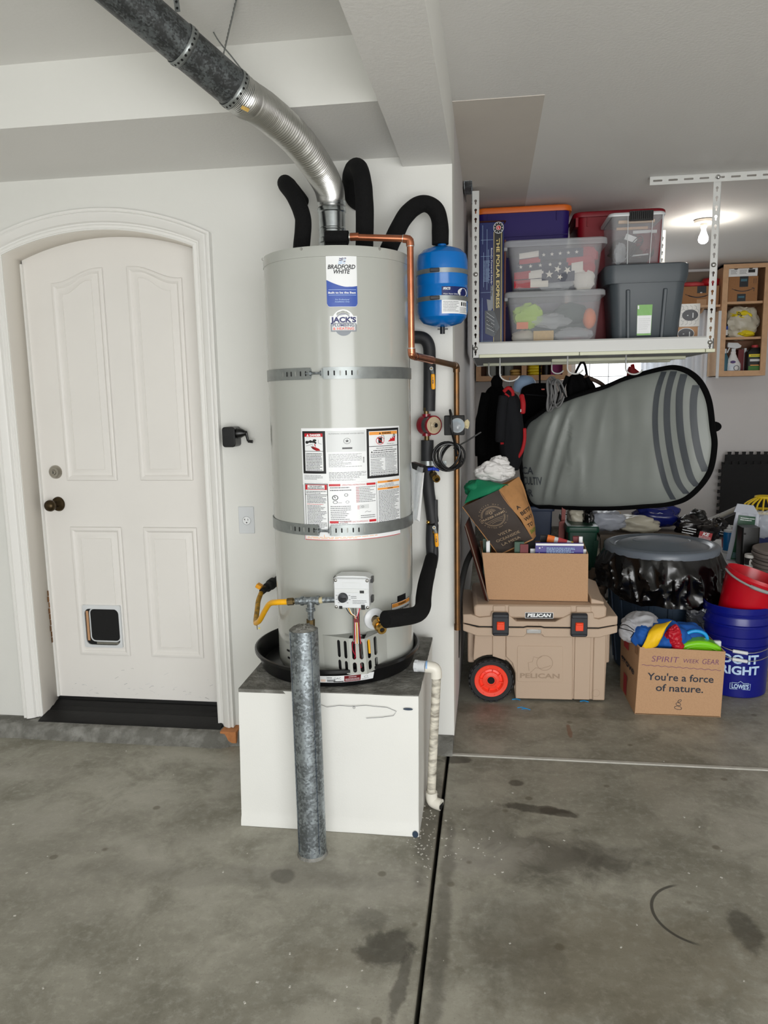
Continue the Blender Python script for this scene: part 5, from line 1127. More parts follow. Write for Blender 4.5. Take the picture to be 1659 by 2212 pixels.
def flags(x0, x1, z0, z1):
    f = thing('folded_flags', 'folded star spangled flags and bunting packed inside the upper clear tub', 'flags', ((x0+x1)/2, 4.3, z0+.014))
    W, H = x1-x0-.06, z1-z0; X = lambda u: x0+.03+W*u; Z = lambda v: z0+.014+(H-.02)*v
    mp = wavy(4.238, .005, 1.5)
    def band(u0, u1, v0, v1, v2, v3, mat, z, nm): b = MB(mat); cloth_band(b, mp, [(X(u0), Z(v0)), (X(u1), Z(v1))], [(X(u0), Z(v2)), (X(u1), Z(v3))], mat, z); o = b.build(nm, f, smooth=180, recalc=False); return o
    band(.06, .32, .62, .66, .74, .80, 'flag_red', .004, 'red_stripe'); band(.06, .32, .76, .81, .90, .96, 'flag_white', .003, 'white_stripe')
    band(.02, .66, .44, .50, .62, .68, 'flag_navy', .006, 'star_field'); band(.30, .84, .70, .76, .96, .98, 'flag_navy', .007, 'star_field'); band(.64, .94, .54, .62, .74, .80, 'flag_red', .005, 'red_stripe')
    band(.0, .20, .24, .26, .42, .46, 'flag_red', .009, 'red_stripe'); band(.18, .36, .25, .27, .44, .48, 'flag_white', .010, 'white_stripe'); band(.34, .74, .12, .16, .48, .54, 'flag_navy', .011, 'star_field')
    band(.70, .84, .34, .38, .60, .64, 'flag_white', .012, 'white_stripe'); band(.0, .30, .02, .02, .22, .24, 'flag_red', .009, 'red_stripe'); band(.2, .42, .03, .03, .24, .24, 'flag_white', .010, 'white_stripe')
    MB('flag_red').ball((X(.90), 4.27, Z(.52)), (.040, .022, .055), 14, 18, amp=.25, fold=.15, seed=2).build('red_bunting', f); MB('flag_white').ball((X(.86), 4.265, Z(.20)), (.055, .025, .055), 16, 20, amp=.2, fold=.15, seed=5).build('white_bunting', f)
    MB('flag_red').ball((X(.90), 4.29, Z(.84)), (.055, .03, .045), 14, 18, amp=.25, fold=.1, seed=8).build('red_bunting', f)
    MB('pouch_film').ball((X(.52), 4.262, Z(.14)), (.085, .026, .04), 16, 20, amp=.3, fold=.2, seed=4).build('clear_wrap', f)
    b = MB('flag_white')
    for k in range(5): star(b, mp, X(.08+.12*k), Z(.55+.012*k), .011, 'flag_white', .0150)
    for k in range(5): star(b, mp, X(.36+.1*k), Z(.83+.01*k), .011, 'flag_white', .0160)
    for x, v, r in ((.43, .34, .022), (.53, .46, .020), (.65, .42, .021), (.56, .26, .016)): star(b, mp, X(x), Z(v), r, 'flag_white', .0205, x*3)
    o = b.build('white_star', f, recalc=False); o['kind'] = 'stuff'
    MB('flag_navy').bb((x0+.05, 4.30, z0+.016), (x1-.05, 4.47, z1-.05)).build('folded_cloth', f, bevel=.02)
def misc(x0, x1, z0, z1):
    W, H = x1-x0-.08, z1-z0; X = lambda u: x0+.04+W*u; Z = lambda v: z0+.014+(H-.02)*v
    def it(nm, lab, cat, mb, ): o = mb.build(nm); tag(o, lab, cat); return o
    it('lime_bag', 'lime green bag inside the lower clear tub at its left end', 'bag', MB('lime').ball((X(.17), 4.285, Z(.62)), (.075, .03, .06), 14, 18, amp=.3, fold=.1, seed=1))
    it('orange_packet', 'small orange packet under the lime bag inside the lower clear tub', 'packet', MB('orange_paper').bb((X(.02), 4.238, Z(.30)), (X(.17), 4.262, Z(.46))))
    it('clear_wrapper', 'crumpled clear wrapping in the middle of the lower clear tub', 'wrapper', MB('pouch_film').ball((X(.48), 4.272, Z(.48)), (.10, .025, .035), 16, 22, amp=.3, fold=.15, seed=3))
    it('dark_bundle', 'dark green bundle at the upper right of the lower clear tub', 'bundle', MB('dark_green').ball((X(.72), 4.29, Z(.66)), (.085, .035, .055), 14, 18, amp=.25, seed=9))
    it('grey_bundle', 'grey green cloth bundle at the back of the lower clear tub', 'bundle', MB('dark_green').bb((X(.05), 4.33, Z(.05)), (X(.95), 4.46, Z(.75))))
    it('orange_lantern', 'small orange ball at the right end of the lower clear tub', 'lantern', MB('orange_paper').ball((X(.965), 4.285, Z(.52)), (.036, .036, .055), 12, 16))
    it('straw_bundle', 'ribbed straw coloured bundle at the bottom of the lower clear tub', 'bundle', MB('straw').bb((X(.24), 4.238, Z(.0)), (X(.50), 4.28, Z(.24))))
    it('white_packet', 'white plastic packet at the bottom left of the lower clear tub', 'packet', MB('plastic_bag').ball((X(.12), 4.278, Z(.11)), (.068, .03, .036), 12, 16, amp=.25, seed=6))
    it('silver_packet', 'clear crinkled packet at the bottom right of the lower clear tub', 'packet', MB('pouch_film').ball((X(.76), 4.276, Z(.13)), (.095, .028, .036), 14, 18, amp=.25, fold=.12, seed=7))
    it('pink_packet', 'flat dark pink packet at the bottom right of the lower clear tub', 'packet', MB('snack_red').bb((X(.62), 4.30, Z(.0)), (X(.98), 4.34, Z(.08))))
clear_tub((1097, 1300, 740, 640), (1090, 1309, 640, 627), 'lower clear plastic tub filled with party odds and ends', misc)
clear_tub((1099, 1302, 626, 530), (1089, 1313, 530, 515), 'upper clear plastic tub with folded flags stacked on another clear tub', flags)

def tote(name, label, px, lidpx, Y, dep, mat, lidmat, rib=None, r=.04, floor=None):
    x0, x1, z0, z1 = box_px(*px, Y); lx0, lx1, lz0, lz1 = box_px(*lidpx, Y)
    if floor is not None: z0 = floor
    t = thing(name, label, 'storage tote', ((x0+x1)/2, Y+dep/2, z0))
    tub(t, x0, x1, Y, Y+dep, z0, lz0+.004, mat, r=r); lid(t, lx0, lx1, Y-.012, Y+dep+.012, lz0, lz1, lidmat, r=r+.01); return t, (x0, x1, z0, lz0)
t, (x0, x1, z0, zl) = tote('purple_tote', 'purple storage tote with an orange lid at the back left of the rack', (1030, 1229, 720, 459), (1026, 1236, 459, 446), 4.52, .5, 'tote_purple', 'lid_orange', floor=RB)
MB('tote_purple').bb((x0+.06, 4.513, zl-.05), (x0+.065, 4.525, zl)).bb((x1-.075, 4.513, zl-.05), (x1-.07, 4.525, zl)).build('rib', t)
MB('tote_purple').bb((x0+.012, 4.518, zl-.13), (x1-.012, 4.53, zl-.126)).build('moulded_line', t)
t, (x0, x1, z0, zl) = tote('red_tote', 'dark red storage tote with red lid at the back of the rack', (1246, 1432, 720, 466), (1239, 1440, 466, 454), 4.57, .5, 'tote_red', 'tote_red', floor=RB)
MB('tote_red').bb((x0-.012, 4.568, zl-.05), (x0+.002, 4.63, zl)).build('rib', t)
MB('tote_red').bb((x0+.05, 4.563, zl-.05), (x0+.055, 4.575, zl)).build('rib', t)
# grey tote
GY = 4.21
x0, x1, z0, z1 = box_px(1317, 1483, 735, 590, GY); z0 = RB; lx0, lx1, lz0, lz1 = box_px(1307, 1491, 594, 569, GY)
t = thing('grey_tote', 'large slate grey ribbed storage tote with a green and white sticker', 'storage tote', ((x0+x1)/2, 4.5, z0))
tub(t, x0, x1, GY, GY+.33, z0, lz0, 'tote_grey', taper=.03, r=.05)
b = MB('tote_grey'); loft(b, [ring_rect(lx0+.008, lx1-.008, GY-.006, GY+.335, lz0-.038, .05), ring_rect(lx0, lx1, GY-.014, GY+.344, lz0-.002, .055), ring_rect(lx0, lx1, GY-.014, GY+.344, lz1-.006, .055), ring_rect(lx0+.008, lx1-.008, GY-.006, GY+.335, lz1, .05)]); b.build('lid', t, smooth=35)
mg = lambda u, v, z=0: V((x0+.03*(1-v)+(x1-x0-.06*(1-v))*u, GY+.03*(1-v)-z, z0+(lz0-z0)*v))
for u0, u1 in ((.20, .255), (.70, .755)): MB('tote_grey').hexa([mg(u0, .02, .012), mg(u1, .02, .012), mg(u1, .82, .012), mg(u0, .82, .012)]+[mg(u0, .02, -.004), mg(u1, .02, -.004), mg(u1, .82, -.004), mg(u0, .82, -.004)]).build('rib', t, bevel=.005)
mgs = lambda u, v, z=0: mg(u, v, z+.001)
b = MB('paper'); b.rect(mgs, .36, .22, .57, .62, 'green_sticker', .0004).rect(mgs, .362, .245, .565, .48, 'paper', .0008).bars(mgs, .38, .55, .29, .45, 6, 'paper_grey', .0012).rect(mgs, .365, .565, .385, .61, 'paper', .001); b.build('sticker', t, recalc=False)
b = MB('scuff')
for u, v in ((.23, .04), (.64, .07), (.86, .075)): b.ball(mg(u, v, .011), (.010, .003, .005), 6, 8, amp=.6, seed=u)
o = b.build('scuff', t); o['kind'] = 'stuff'
# clear latching box on top
LY = 4.225
x0, x1, z0, z1 = box_px(1320, 1431, 562, 470, LY); z0 = lz1+.001; lx0, lx1, bz0, bz1 = box_px(1315, 1439, 466, 458, LY)
t = thing('latch_box', 'clear latching box with black handle latch on top of the grey tote', 'storage tub', ((x0+x1)/2, 4.4, z0))
tub(t, x0, x1, LY, LY+.31, z0, bz0, 'clear_tub', taper=.012, r=.02); lid(t, lx0, lx1, LY-.008, LY+.316, bz0, bz1, 'white_plastic', r=.03)
w_ = x1-x0; a0, a1 = x0+w_*.34, x0+w_*.80
b = MB('black_plastic').bb((a0, LY-.016, bz0-.028), (a1, LY-.006, bz1+.004))
for k in range(11): xx = a0+.008+(a1-a0-.016)*k/10; b.bb((xx-.0012, LY-.019, bz0-.02), (xx+.0012, LY-.015, bz1-.002))
b.build('latch', t, bevel=.002)
b = MB('white_plastic')
for u in (.32, .80): b.tube([V((x0+.012+(w_-.024)*u, LY+.010, z0+.004)), V((x0+w_*u, LY-.002, bz0))], .0022, 6)
b.tube([V((x1-.006, LY+.008, z0+.004)), V((x1, LY+.002, bz0))], .004, 6); b.build('moulded_rib', t)
def it(nm, lab, cat, mb, **k): o = mb.build(nm, **k); tag(o, lab, cat); return o
X = lambda u: x0+.015+(w_-.03)*u; Z = lambda v: z0+.014+(bz0-z0-.03)*v
it('brown_bundle', 'dark plum cloth bundle filling the clear latching box', 'bundle', MB('strap_brown').ball((X(.5), LY+.14, Z(.35)), (w_*.43, .09, .075), 16, 20, amp=.2, fold=.1, seed=4))
it('plum_pouch', 'plum coloured plastic pouch at the front of the clear latching box', 'pouch', MB('label_dkred').ball((X(.72), LY+.055, Z(.48)), (.05, .018, .05), 14, 18, amp=.3, fold=.2, seed=2))
it('wooden_slat', 'pale wooden slat near the top of the clear latching box', 'slat', MB('maple_pale').bb((X(.12), LY+.04, Z(.95)), (X(.92), LY+.06, Z(1.02))))
it('wooden_slat', 'lower brown wooden slat inside the clear latching box', 'slat', MB('maple').bb((X(.08), LY+.045, Z(.80)), (X(.78), LY+.06, Z(.86))))
it('white_card', 'white label card tilted inside the clear latching box', 'card', MB('paper').box((X(.40), LY+.034, Z(.58)), (.062, .002, .030), R=Matrix.Rotation(.38, 3, 'Y')))
it('white_strip', 'white plastic strip lying inside the clear latching box', 'strip', MB('white_plastic').bb((X(.45), LY+.045, Z(.70)), (X(.98), LY+.055, Z(.77))))
it('white_rod', 'white rod low inside the clear latching box', 'rod', MB('white_plastic').cyl((X(.40), LY+.036, Z(.16)), (X(.80), LY+.036, Z(.19)), .004, 8))
b = MB('black_plastic')
for k in range(3): b.tube(smooth([V((X(.28+.06*k), LY+.03, Z(.12))), V((X(.42+.05*k), LY+.026, Z(.45))), V((X(.60), LY+.026, Z(.62-.08*k))), V((X(.66), LY+.03, Z(.48))), V((X(.46), LY+.03, Z(.2))), V((X(.35), LY+.034, Z(.06)))], 6), .0022, 6)
it('black_cable', 'looped black cable inside the clear latching box', 'cable', b, smooth=180)
it('clear_bundle', 'crinkled clear bag low left inside the clear latching box', 'bag', MB('pouch_film').ball((X(.18), LY+.05, Z(.25)), (.03, .02, .045), 14, 18, amp=.3, fold=.2, seed=12))
# two little boxes at the right end
x0, x1, z0, z1 = box_px(1458, 1507, 730, 706, 4.30); z0 = RB; t = thing('candle_box', 'small tan card box with dark oval label at the right end of the rack', 'box', ((x0+x1)/2, 4.35, z0))
MB('tan_card').bb((x0, 4.30, z0), (x1, 4.42, z1)).build('carton', t, bevel=.001); m = XZ(4.30); cx_ = (x0+x1)/2-.002
MB('paper').disc(m, cx_, z1-.036, .043, 'paper_grey', .0006, 30, ry=.030).disc(m, cx_, z1-.036, .040, 'oval_grey', .001, 30, ry=.027).bars(m, cx_-.016, cx_-.008, z1-.044, z1-.030, 1, 'paper_grey', .0014).rect(m, cx_+.016, z1-.050, cx_+.021, z1-.026, 'paper_grey', .0014).build('oval_label', t, recalc=False)
x0b, x1b, z0b, z1b = box_px(1468, 1512, 699, 656, 4.30); z0b = z1+.0005; t = thing('candle_box', 'small white honeycomb patterned box with dark oval label stacked on the tan box', 'box', ((x0b+x1b)/2, 4.35, z0b))
MB('hex_card').bb((x0b, 4.30, z0b), (x1b, 4.42, z1b)).build('carton', t, bevel=.001); b = MB('ink_grey'); s_ = .0125
for i in range(-4, 5):
    for j in range(-4, 5):
        hx, hz = (x0b+x1b)/2+s_*1.732*(i+.5*(j % 2)), (z0b+z1b)/2+s_*1.5*j
        P = [(hx+s_*math.sin(k*math.pi/3), hz+s_*math.cos(k*math.pi/3)) for k in range(4)]
        if all(x0b+.001 < p[0] < x1b-.001 and z0b+.001 < p[1] < z1b-.001 for p in P): b.line(m, P, .0012, 'ink_grey', .0005)
cz_ = (z0b+z1b)/2; b.disc(m, (x0b+x1b)/2+.002, cz_, .041, 'oval_grey', .001, 30, ry=.029).bars(m, (x0b+x1b)/2-.014, (x0b+x1b)/2-.006, cz_-.008, cz_+.006, 1, 'paper_grey', .0014).rect(m, (x0b+x1b)/2+.014, cz_-.014, (x0b+x1b)/2+.019, cz_+.012, 'paper_grey', .0014); b.build('honeycomb_print', t, recalc=False)
# bulb on the ceiling
q = at(1521, 474, Z=CEIL); lt = thing('ceiling_bulb', 'lit bare bulb in a white porcelain lampholder on the ceiling behind the rack', 'light bulb', (q.x, q.y, CEIL))
MB('porcelain').lathe([(0, -.004), (.058, -.004), (.060, -.010), (.054, -.020), (.022, -.026), (.020, -.046), (.017, -.05), (0, -.05)], 32, c=(q.x, q.y, CEIL)).build('lampholder', lt, smooth=35)
MB('bulb').lathe([(0, -.148), (.016, -.145), (.027, -.134), (.030, -.120), (.027, -.104), (.019, -.084), (.014, -.070), (.013, -.05), (0, -.05)], 28, c=(q.x, q.y, CEIL)).build('bulb', lt, smooth=180)
# ---------------------------------------------------------------- wheeled cooler
CY0 = 3.49
co = thing('wheeled_cooler', 'tan hard cooler with orange wheel hub and black latches on the garage floor', 'cooler', (.23, 3.72, 0))
RC = Matrix.Translation((.33, CY0, 0)) @ Matrix.Rotation(math.radians(2.5), 4, 'Z') @ Matrix.Translation((-.33, -CY0, 0))
def CB(mat): b = MB(mat); b.X = RC; return b
cf = XZ(CY0)
def cz(px, py): q = at(px, py, Y=CY0); return q.x, q.z
wx, wz = .005, .106
D0 = .42
body = [(.122, .012), (.530, .010), (.541, .02), (.548, .335), (-.072, .335), (-.080, .20)]+arc(wx, wz, .118, 2.3, -.35, 14)
b = CB('cooler_tan').prism(body, 0, -D0, fn=cf); b.build('body', co, smooth=30, bevel=.008)
b = CB('cooler_tan').prism([(.122, .012), (.39, .011), (.385, .335), (.075, .335), (.075, .22), (.105, .19), (.12, .14)], .010, -.01, fn=cf); b.build('front_panel', co, bevel=.004)
for x0, x1 in ((.012, .074), (.396, .470)): CB('cooler_tan').prism([(x0, .22 if x0 < .1 else .012), (x1, .20 if x0 < .1 else .012), (x1, .335), (x0, .335)], .007, -.01, fn=cf).build('front_panel', co, bevel=.003)
CB('cooler_tan').bb((.482, CY0-.008, .010), (.540, CY0+.02, .335)).build('front_panel', co, bevel=.006)
b = CB('cooler_tan'); x0, z1_ = cz(1117, 1392); x1, z0_ = cz(1214, 1472)
b.prism(rrect(x0, z0_, x1, z1_, .01), .0125, .009, fn=cf); lg = b.build('embossed_panel', co, bevel=.001)
b = CB('cooler_dark'); m_ = XZ(CY0-.0128); b.text(m_, 'PELICAN', (x0+x1)/2, z0_+.020, .022, 'cooler_dark', w=.185, bold=.03)
b.disc(m_, (x0+x1)/2+.022, z0_+.095, .038, 'cooler_dark', .0006, 30, r0=.93); b.line(m_, [((x0+x1)/2-.05, z0_+.055), ((x0+x1)/2-.055, z0_+.095), ((x0+x1)/2-.035, z0_+.10), ((x0+x1)/2-.03, z0_+.125), ((x0+x1)/2-.005, z0_+.118), ((x0+x1)/2+.01, z0_+.128)], .0025, 'cooler_dark').line(m_, [((x0+x1)/2-.045, z0_+.045), ((x0+x1)/2-.02, z0_+.07), ((x0+x1)/2+.01, z0_+.068), ((x0+x1)/2+.05, z0_+.082)], .0025, 'cooler_dark')
b.build('embossed_logo', lg, recalc=False)
q = cz(1287, 1497); CB('cooler_dark').disc(XZ(CY0-.0085), q[0], q[1], .018, 'cooler_dark', .0006, 24, r0=.94).build('drain_mark', co, recalc=False)
# rims with the dip in the middle
def rimpoly(z0, z1, zd0, zd1, y):
    return [(-.128, z0+.012), (-.06, z0), (.155, z0), (.165, zd0), (.245, zd0), (.255, z0), (.50, z0), (.584, z0+.02), (.584, z1), (.50, z1-.006), (.28, z1-.006), (.265, zd1), (.145, zd1), (.13, z1-.006), (-.06, z1-.006), (-.128, z1)]
b = CB('cooler_tan').prism([(-.128, .352), (-.06, .326), (.158, .326), (.166, .338), (.240, .338), (.250, .326), (.50, .326), (.584, .352), (.584, .386), (.50, .368), (.25, .368), (.235, .372), (.17, .372), (.155, .368), (-.06, .368), (-.128, .386)], .030, -D0-.02, fn=cf); b.build('body_rim', co, smooth=25, bevel=.004)
CB('void').prism([(-.12, .384), (-.05, .366), (.50, .366), (.576, .384), (.50, .374), (-.05, .374)], .022, -D0, fn=cf).build('rim_gap', co)
b = CB('cooler_tan').prism([(-.128, .390), (-.05, .374), (.155, .374), (.17, .378), (.235, .378), (.25, .374), (.50, .374), (.584, .390), (.584, .430), (.545, .430), (.50, .414), (.478, .418), (.474, .446), (.392, .446), (.36, .432), (.30, .400), (.12, .400), (.085, .432), (.076, .446), (.006, .446), (.002, .422), (-.05, .416), (-.09, .432), (-.128, .432)], .028, -D0-.02, fn=cf); b.build('lid_rim', co, smooth=25, bevel=.004)
b = CB('cooler_tan').prism([(-.074, .41), (.535, .41), (.537, .462), (.528, .475), (-.066, .475), (-.078, .462)], .012, -D0, fn=cf); ld = b.build('lid', co, bevel=.010, seg=3)
for x0, x1 in ((.012, .072), (.084, .375), (.396, .466)): CB('cooler_tan').bb((x0, CY0-.018, .416), (x1, CY0+.02, .472)).build('lid_panel', co, bevel=.005)
CB('cooler_tan').hexa([V((.47, CY0+.02, .474)), V((.53, CY0+.02, .474)), V((.53, CY0+.02, .484)), V((.47, CY0+.02, .50))]+[V((.46, CY0+.40, .474)), V((.56, CY0+.40, .474)), V((.56, CY0+.40, .49)), V((.47, CY0+.40, .525))]).build('lid_ridge', co, bevel=.004)
x0, z1_ = cz(1133, 1319); x1, z0_ = cz(1194, 1333); m_ = XZ(CY0-.0185)
b = CB('black_plastic'); b.prism(rrect(x0, z0_, x1, z1_, .003), 0, .004, 'paper', m_).prism(rrect(x0+.002, z0_+.002, x1-.002, z1_-.002, .002), .004, .005, 'ink', m_).text(m_, 'PELICAN', (x0+x1)/2, z0_+.008, .015, 'paper', w=(x1-x0)*.84, bold=.05, shear=.15, z=.0056); b.build('name_badge', co)
q = cz(1163, 1343); CB('cooler_tan').lathe([(0, .006), (.004, .005), (.007, 0)], 14, c=(q[0], CY0-.024, q[1]), axis=(0, -1, 0)).build('rivet', co)
CB('chrome').bb((.168, CY0-.034, .344), (.236, CY0-.026, .364)).build('bottle_opener', co, bevel=.002)
for px in (1080, 1248):
    a = cz(px-18, 1330); e = cz(px+18, 1379); cx_ = (a[0]+e[0])/2; m2 = XZ(CY0-.030)
    zt, zb = (.446, .334)
    o = CB('latch_black').prism(rrect(cx_-.038, zb, cx_+.038, zt, .010), 0, .016, fn=m2).build('latch', co, bevel=.003)
    CB('latch_black').bb((cx_-.036, CY0-.056, zt-.022), (cx_+.036, CY0-.044, zt-.004)).bb((cx_-.034, CY0-.05, zb+.002), (cx_+.034, CY0-.044, zb+.014)).build('latch_lip', o, bevel=.003)
    CB('latch_orange').bb((cx_-.018, CY0-.054, zb+.030), (cx_+.018, CY0-.044, zb+.070)).bb((cx_-.016, CY0-.057, zb+.058), (cx_+.016, CY0-.05, zb+.068)).build('latch_button', o, bevel=.003)
for x0, x1, z0_, z1_ in ((-.104, -.072, .165, .335), (.545, .568, .175, .335)): CB('cooler_tan').bb((x0, CY0+.05, z0_), (x1, CY0+.34, z1_)).build('side_handle', co, bevel=.008)
w0 = V((wx, CY0-.028, wz))
b = CB('black_rubber').lathe([(.075, -.012), (.080, .004), (.098, .004), (.1045, -.004), (.1055, -.04), (.10, -.05), (.075, -.05)], 48, c=w0, axis=(0, -1, 0))
wh_ = b.build('wheel', co, smooth=35)
tr = CB('black_rubber')
for k in range(24): a = 6.2832*k/24; tr.box(w0+V((.1035*math.cos(a), .012, .1035*math.sin(a)*.985+.0008)), (.006, .038, .014), R=Matrix.Rotation(-a, 3, 'Y'))
o = tr.build('tread', wh_); o['kind'] = 'stuff'
CB('wheel_orange').lathe([(.016, -.006), (.022, -.006), (.024, -.002), (.040, -.004), (.042, -.012), (.052, -.014), (.056, -.002), (.060, .003), (.078, .005), (.081, 0)], 40, c=w0, axis=(0, -1, 0)).build('hub', wh_, smooth=30)
b = CB('wheel_orange')
for k in range(8): a = 6.2832*(k+.3)/8; b.lathe([(0, .0065), (.003, .006), (.0036, .004)], 10, c=w0+V((.069*math.cos(a), 0, .069*math.sin(a))), axis=(0, -1, 0))
o = b.build('hub_stud', wh_); o['kind'] = 'stuff'
b = CB('wheel_orange')
for k in range(8): a = 6.2832*(k+.8)/8; b.box(w0+V((.048*math.cos(a), .006, .048*math.sin(a))), (.022, .012, .0035), R=Matrix.Rotation(-a, 3, 'Y'))
o = b.build('hub_rib', wh_); o['kind'] = 'stuff'
CB('void').lathe([(0, -.003), (.013, -.003), (.017, -.002), (.017, -.02)], 24, c=w0, axis=(0, -1, 0)).build('axle_hole', wh_)
CB('black_plastic').bb((.545, CY0+.28, .0), (.575, CY0+.33, .17)).tube([(.56, CY0+.30, .155), (.575, CY0+.29, .05)], .014, 8).build('rear_caster', co)
CB('black_matte').bb((.15, CY0+.1, .0), (.52, CY0+.36, .012)).build('foot', co)

# ---------------------------------------------------------------- open cardboard boxes
def carton(name, label, p, mat, wall=.005):           # p: bottom 4 corners then top 4 (front-left, front-right, back-right, back-left)
    p = [V(q) for q in p]; t = thing(name, label, 'cardboard box', (sum((q.x for q in p[:4]))/4, sum((q.y for q in p[:4]))/4, p[0].z))
    c = sum(p, V((0, 0, 0)))/8
    for i, nm in ((0, 'front_side'), (1, 'right_side'), (2, 'back_side'), (3, 'left_side')):
        j = (i+1) % 4; a, b_, d, e = p[i], p[j], p[4+j], p[4+i]; n_ = (b_-a).cross(e-a).normalized()
        if n_.dot(c-(a+b_)/2) < 0: n_ = -n_
        n_ *= wall; MB(mat).hexa([a, b_, d, e, a+n_, b_+n_, d+n_, e+n_]).build(nm, t, bevel=.0015)
    up = V((0, 0, .004)); MB(mat).hexa([p[0], p[1], p[1]+up, p[0]+up, p[3], p[2], p[2]+up, p[3]+up]).build('bottom', t); return t
BY = 3.545; zb, zt = .4775, .708
fl_, fr_ = at(1053, 1301, Y=BY), at(1270, 1301, Y=BY); tl_, tr_ = at(1041, 1195, Y=BY), at(1271, 1193, Y=BY)
cb_ = carton('cardboard_box', 'plain brown cardboard box full of books on top of the tan cooler', [(fl_.x, BY, zb), (fr_.x, BY, zb), (fr_.x+.01, BY+.30, zb), (fl_.x-.01, BY+.30, zb), (tl_.x, BY-.002, zt), (tr_.x, BY-.002, zt), (tr_.x+.012, BY+.30, zt+.003), (tl_.x-.015, BY+.30, zt)], 'kraft')
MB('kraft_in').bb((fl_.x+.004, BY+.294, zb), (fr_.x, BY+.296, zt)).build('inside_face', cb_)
def book(px0, px1, y0, y1, Y, th, mat, label, name='book', tilt=0, pages=True):
    x0, x1, z0, z1 = box_px(px0, px1, y0, y1, Y); t = thing(name, label, 'book', ((x0+x1)/2, Y, zb+.02)); b = MB(mat); zlow = max(zb+.01, z1-.24)
    R_ = Matrix.Rotation(tilt, 3, 'X'); c = V(((x0+x1)/2, Y+th/2, (z1+zlow)/2))
    b.box(c, (x1-x0, .003, z1-zlow), R=R_); b.box(c+V((0, th, 0)), (x1-x0, .003, z1-zlow), R=R_); b.box(c+V((-(x1-x0)/2, th/2, 0)), (.003, th, z1-zlow), R=R_); o = b.build('cover', t)
    MB('paper').box(c+V((.002, th/2, -.002)), (x1-x0-.006, th-.003, z1-zlow-.006), R=R_).build('pages', t); return t, x0, x1, z1, Y
t, x0, x1, z1, Y = book(1157, 1260, 1240, 1174, 3.565, .014, 'book_blue', 'large blue book standing at the front right of the brown box', tilt=0)
m_ = XZ(3.5625); b = MB('paper'); z1 = box_px(1157, 1260, 1240, 1174, 3.565)[3]
b.rect(m_, x0, z1-.010, x1, z1, 'paper', .0006); star(b, m_, x0+.018, z1-.022, .006, 'paper', .001); star(b, m_, x0+.016, z1-.045, .003, 'paper', .001); star(b, m_, x0+.03, z1-.018, .003, 'paper', .001)
b.bars(m_, x0+.05, x1-.04, z1-.050, z1-.018, 5, 'ink_light', .001, fill=.5); b.build('cover_print', t, recalc=False)
book(1146, 1266, 1240, 1187, 3.595, .012, 'paper', 'white book standing just behind the large blue book')
book(1238, 1255, 1240, 1160, 3.63, .02, 'label_dkred', 'dark red book standing behind the blue book at the right wall of the box')
book(1251, 1258, 1240, 1160, 3.615, .01, 'paper', 'thin white booklet upright in the right corner of the brown box')
book(1140, 1156, 1240, 1168, 3.66, .03, 'black_matte', 'black book near the paper bag inside the brown box')
book(1168, 1200, 1240, 1158, 3.70, .02, 'box_black', 'black and white book at the back centre of the brown box')
o = thing('magazine_roll', 'rolled grey and orange magazine lying across the books', 'magazine', at(1210, 1170, Y=3.66))
a, e = at(1184, 1163, Y=3.66), at(1238, 1176, Y=3.64)
MB('paper_grey').tube([a, e], [.018, .012], 12, flat=.6).build('roll', o); MB('orange_paper').tube([a-V((.004, 0, 0)), a+(e-a)*.25], [.019, .018], 12, flat=.6).build('orange_end', o); MB('label_red').tube([a+(e-a)*.4, a+(e-a)*.75], [.0175, .0145], 12, flat=.62).build('red_print', o); MB('label_yellow').tube([e, e-(e-a)*.1], .0127, 10, flat=.6).build('yellow_end', o)
book(1112, 1132, 1240, 1172, 3.562, .02, 'bag_green', 'olive green pamphlet leaning under the paper bag in the box')
book(1124, 1141, 1240, 1176, 3.556, .006, 'label_dkred', 'small maroon booklet beside the olive pamphlet')
book(1051, 1058, 1240, 1172, 3.56, .03, 'paper', 'narrow white book at the left end of the brown box')
book(1044, 1060, 1240, 1165, 3.62, .03, 'bag_green', 'dark green book at the left back of the brown box')

# leaning paper grocery bag
pbL = 'tall paper grocery bag with dark brown front leaning out of the box of books'
pb = thing('paper_bag', pbL, 'bag', at(1110, 1185, Y=3.68))
YA = 3.60
F = [at(1078, 1200, Y=YA+.02), at(1152, 1166, Y=YA+.02), at(1078, 1058, Y=YA-.02), at(999, 1095, Y=YA-.02)]          # front: bl br tr tl
Bk = [at(1092, 1196, Y=YA+.16), at(1158, 1158, Y=YA+.10), at(1120, 1030, Y=YA+.11), at(1022, 1072, Y=YA+.17)]
mf = quadmap(*F); b = MB('bag_brown')
def crease(p, k=.006): return noise.noise(p*9)*k+noise.noise(p*24)*k*.4
def fbag(u, v): p = mf(u, v); n_ = (F[1]-F[0]).cross(F[3]-F[0]).normalized(); return p+n_*(.014*math.sin(u*3.14)*math.sin(v*3.1)+crease(p))
if (F[1]-F[0]).cross(F[3]-F[0]).y > 0: pass
b.grid(fbag, 20, 26); b.build('front_face', pb, smooth=180)
msd = quadmap(F[1], Bk[1], Bk[2], F[2])
def sbag(u, v): p = msd(u, v); n_ = (Bk[1]-F[1]).cross(F[2]-F[1]).normalized(); bul = .030*math.sin(v*3.14)*math.sin(min(1, u*1.1)*2.6); return p+n_*(bul+crease(p, .008))
MB('bag_kraft').grid(sbag, 18, 26).build('side_face', pb, smooth=180)
mls = quadmap(Bk[0], F[0], F[3], Bk[3]); MB('bag_kraft').grid(lambda u, v: mls(u, v), 6, 10).build('left_face', pb, smooth=180)
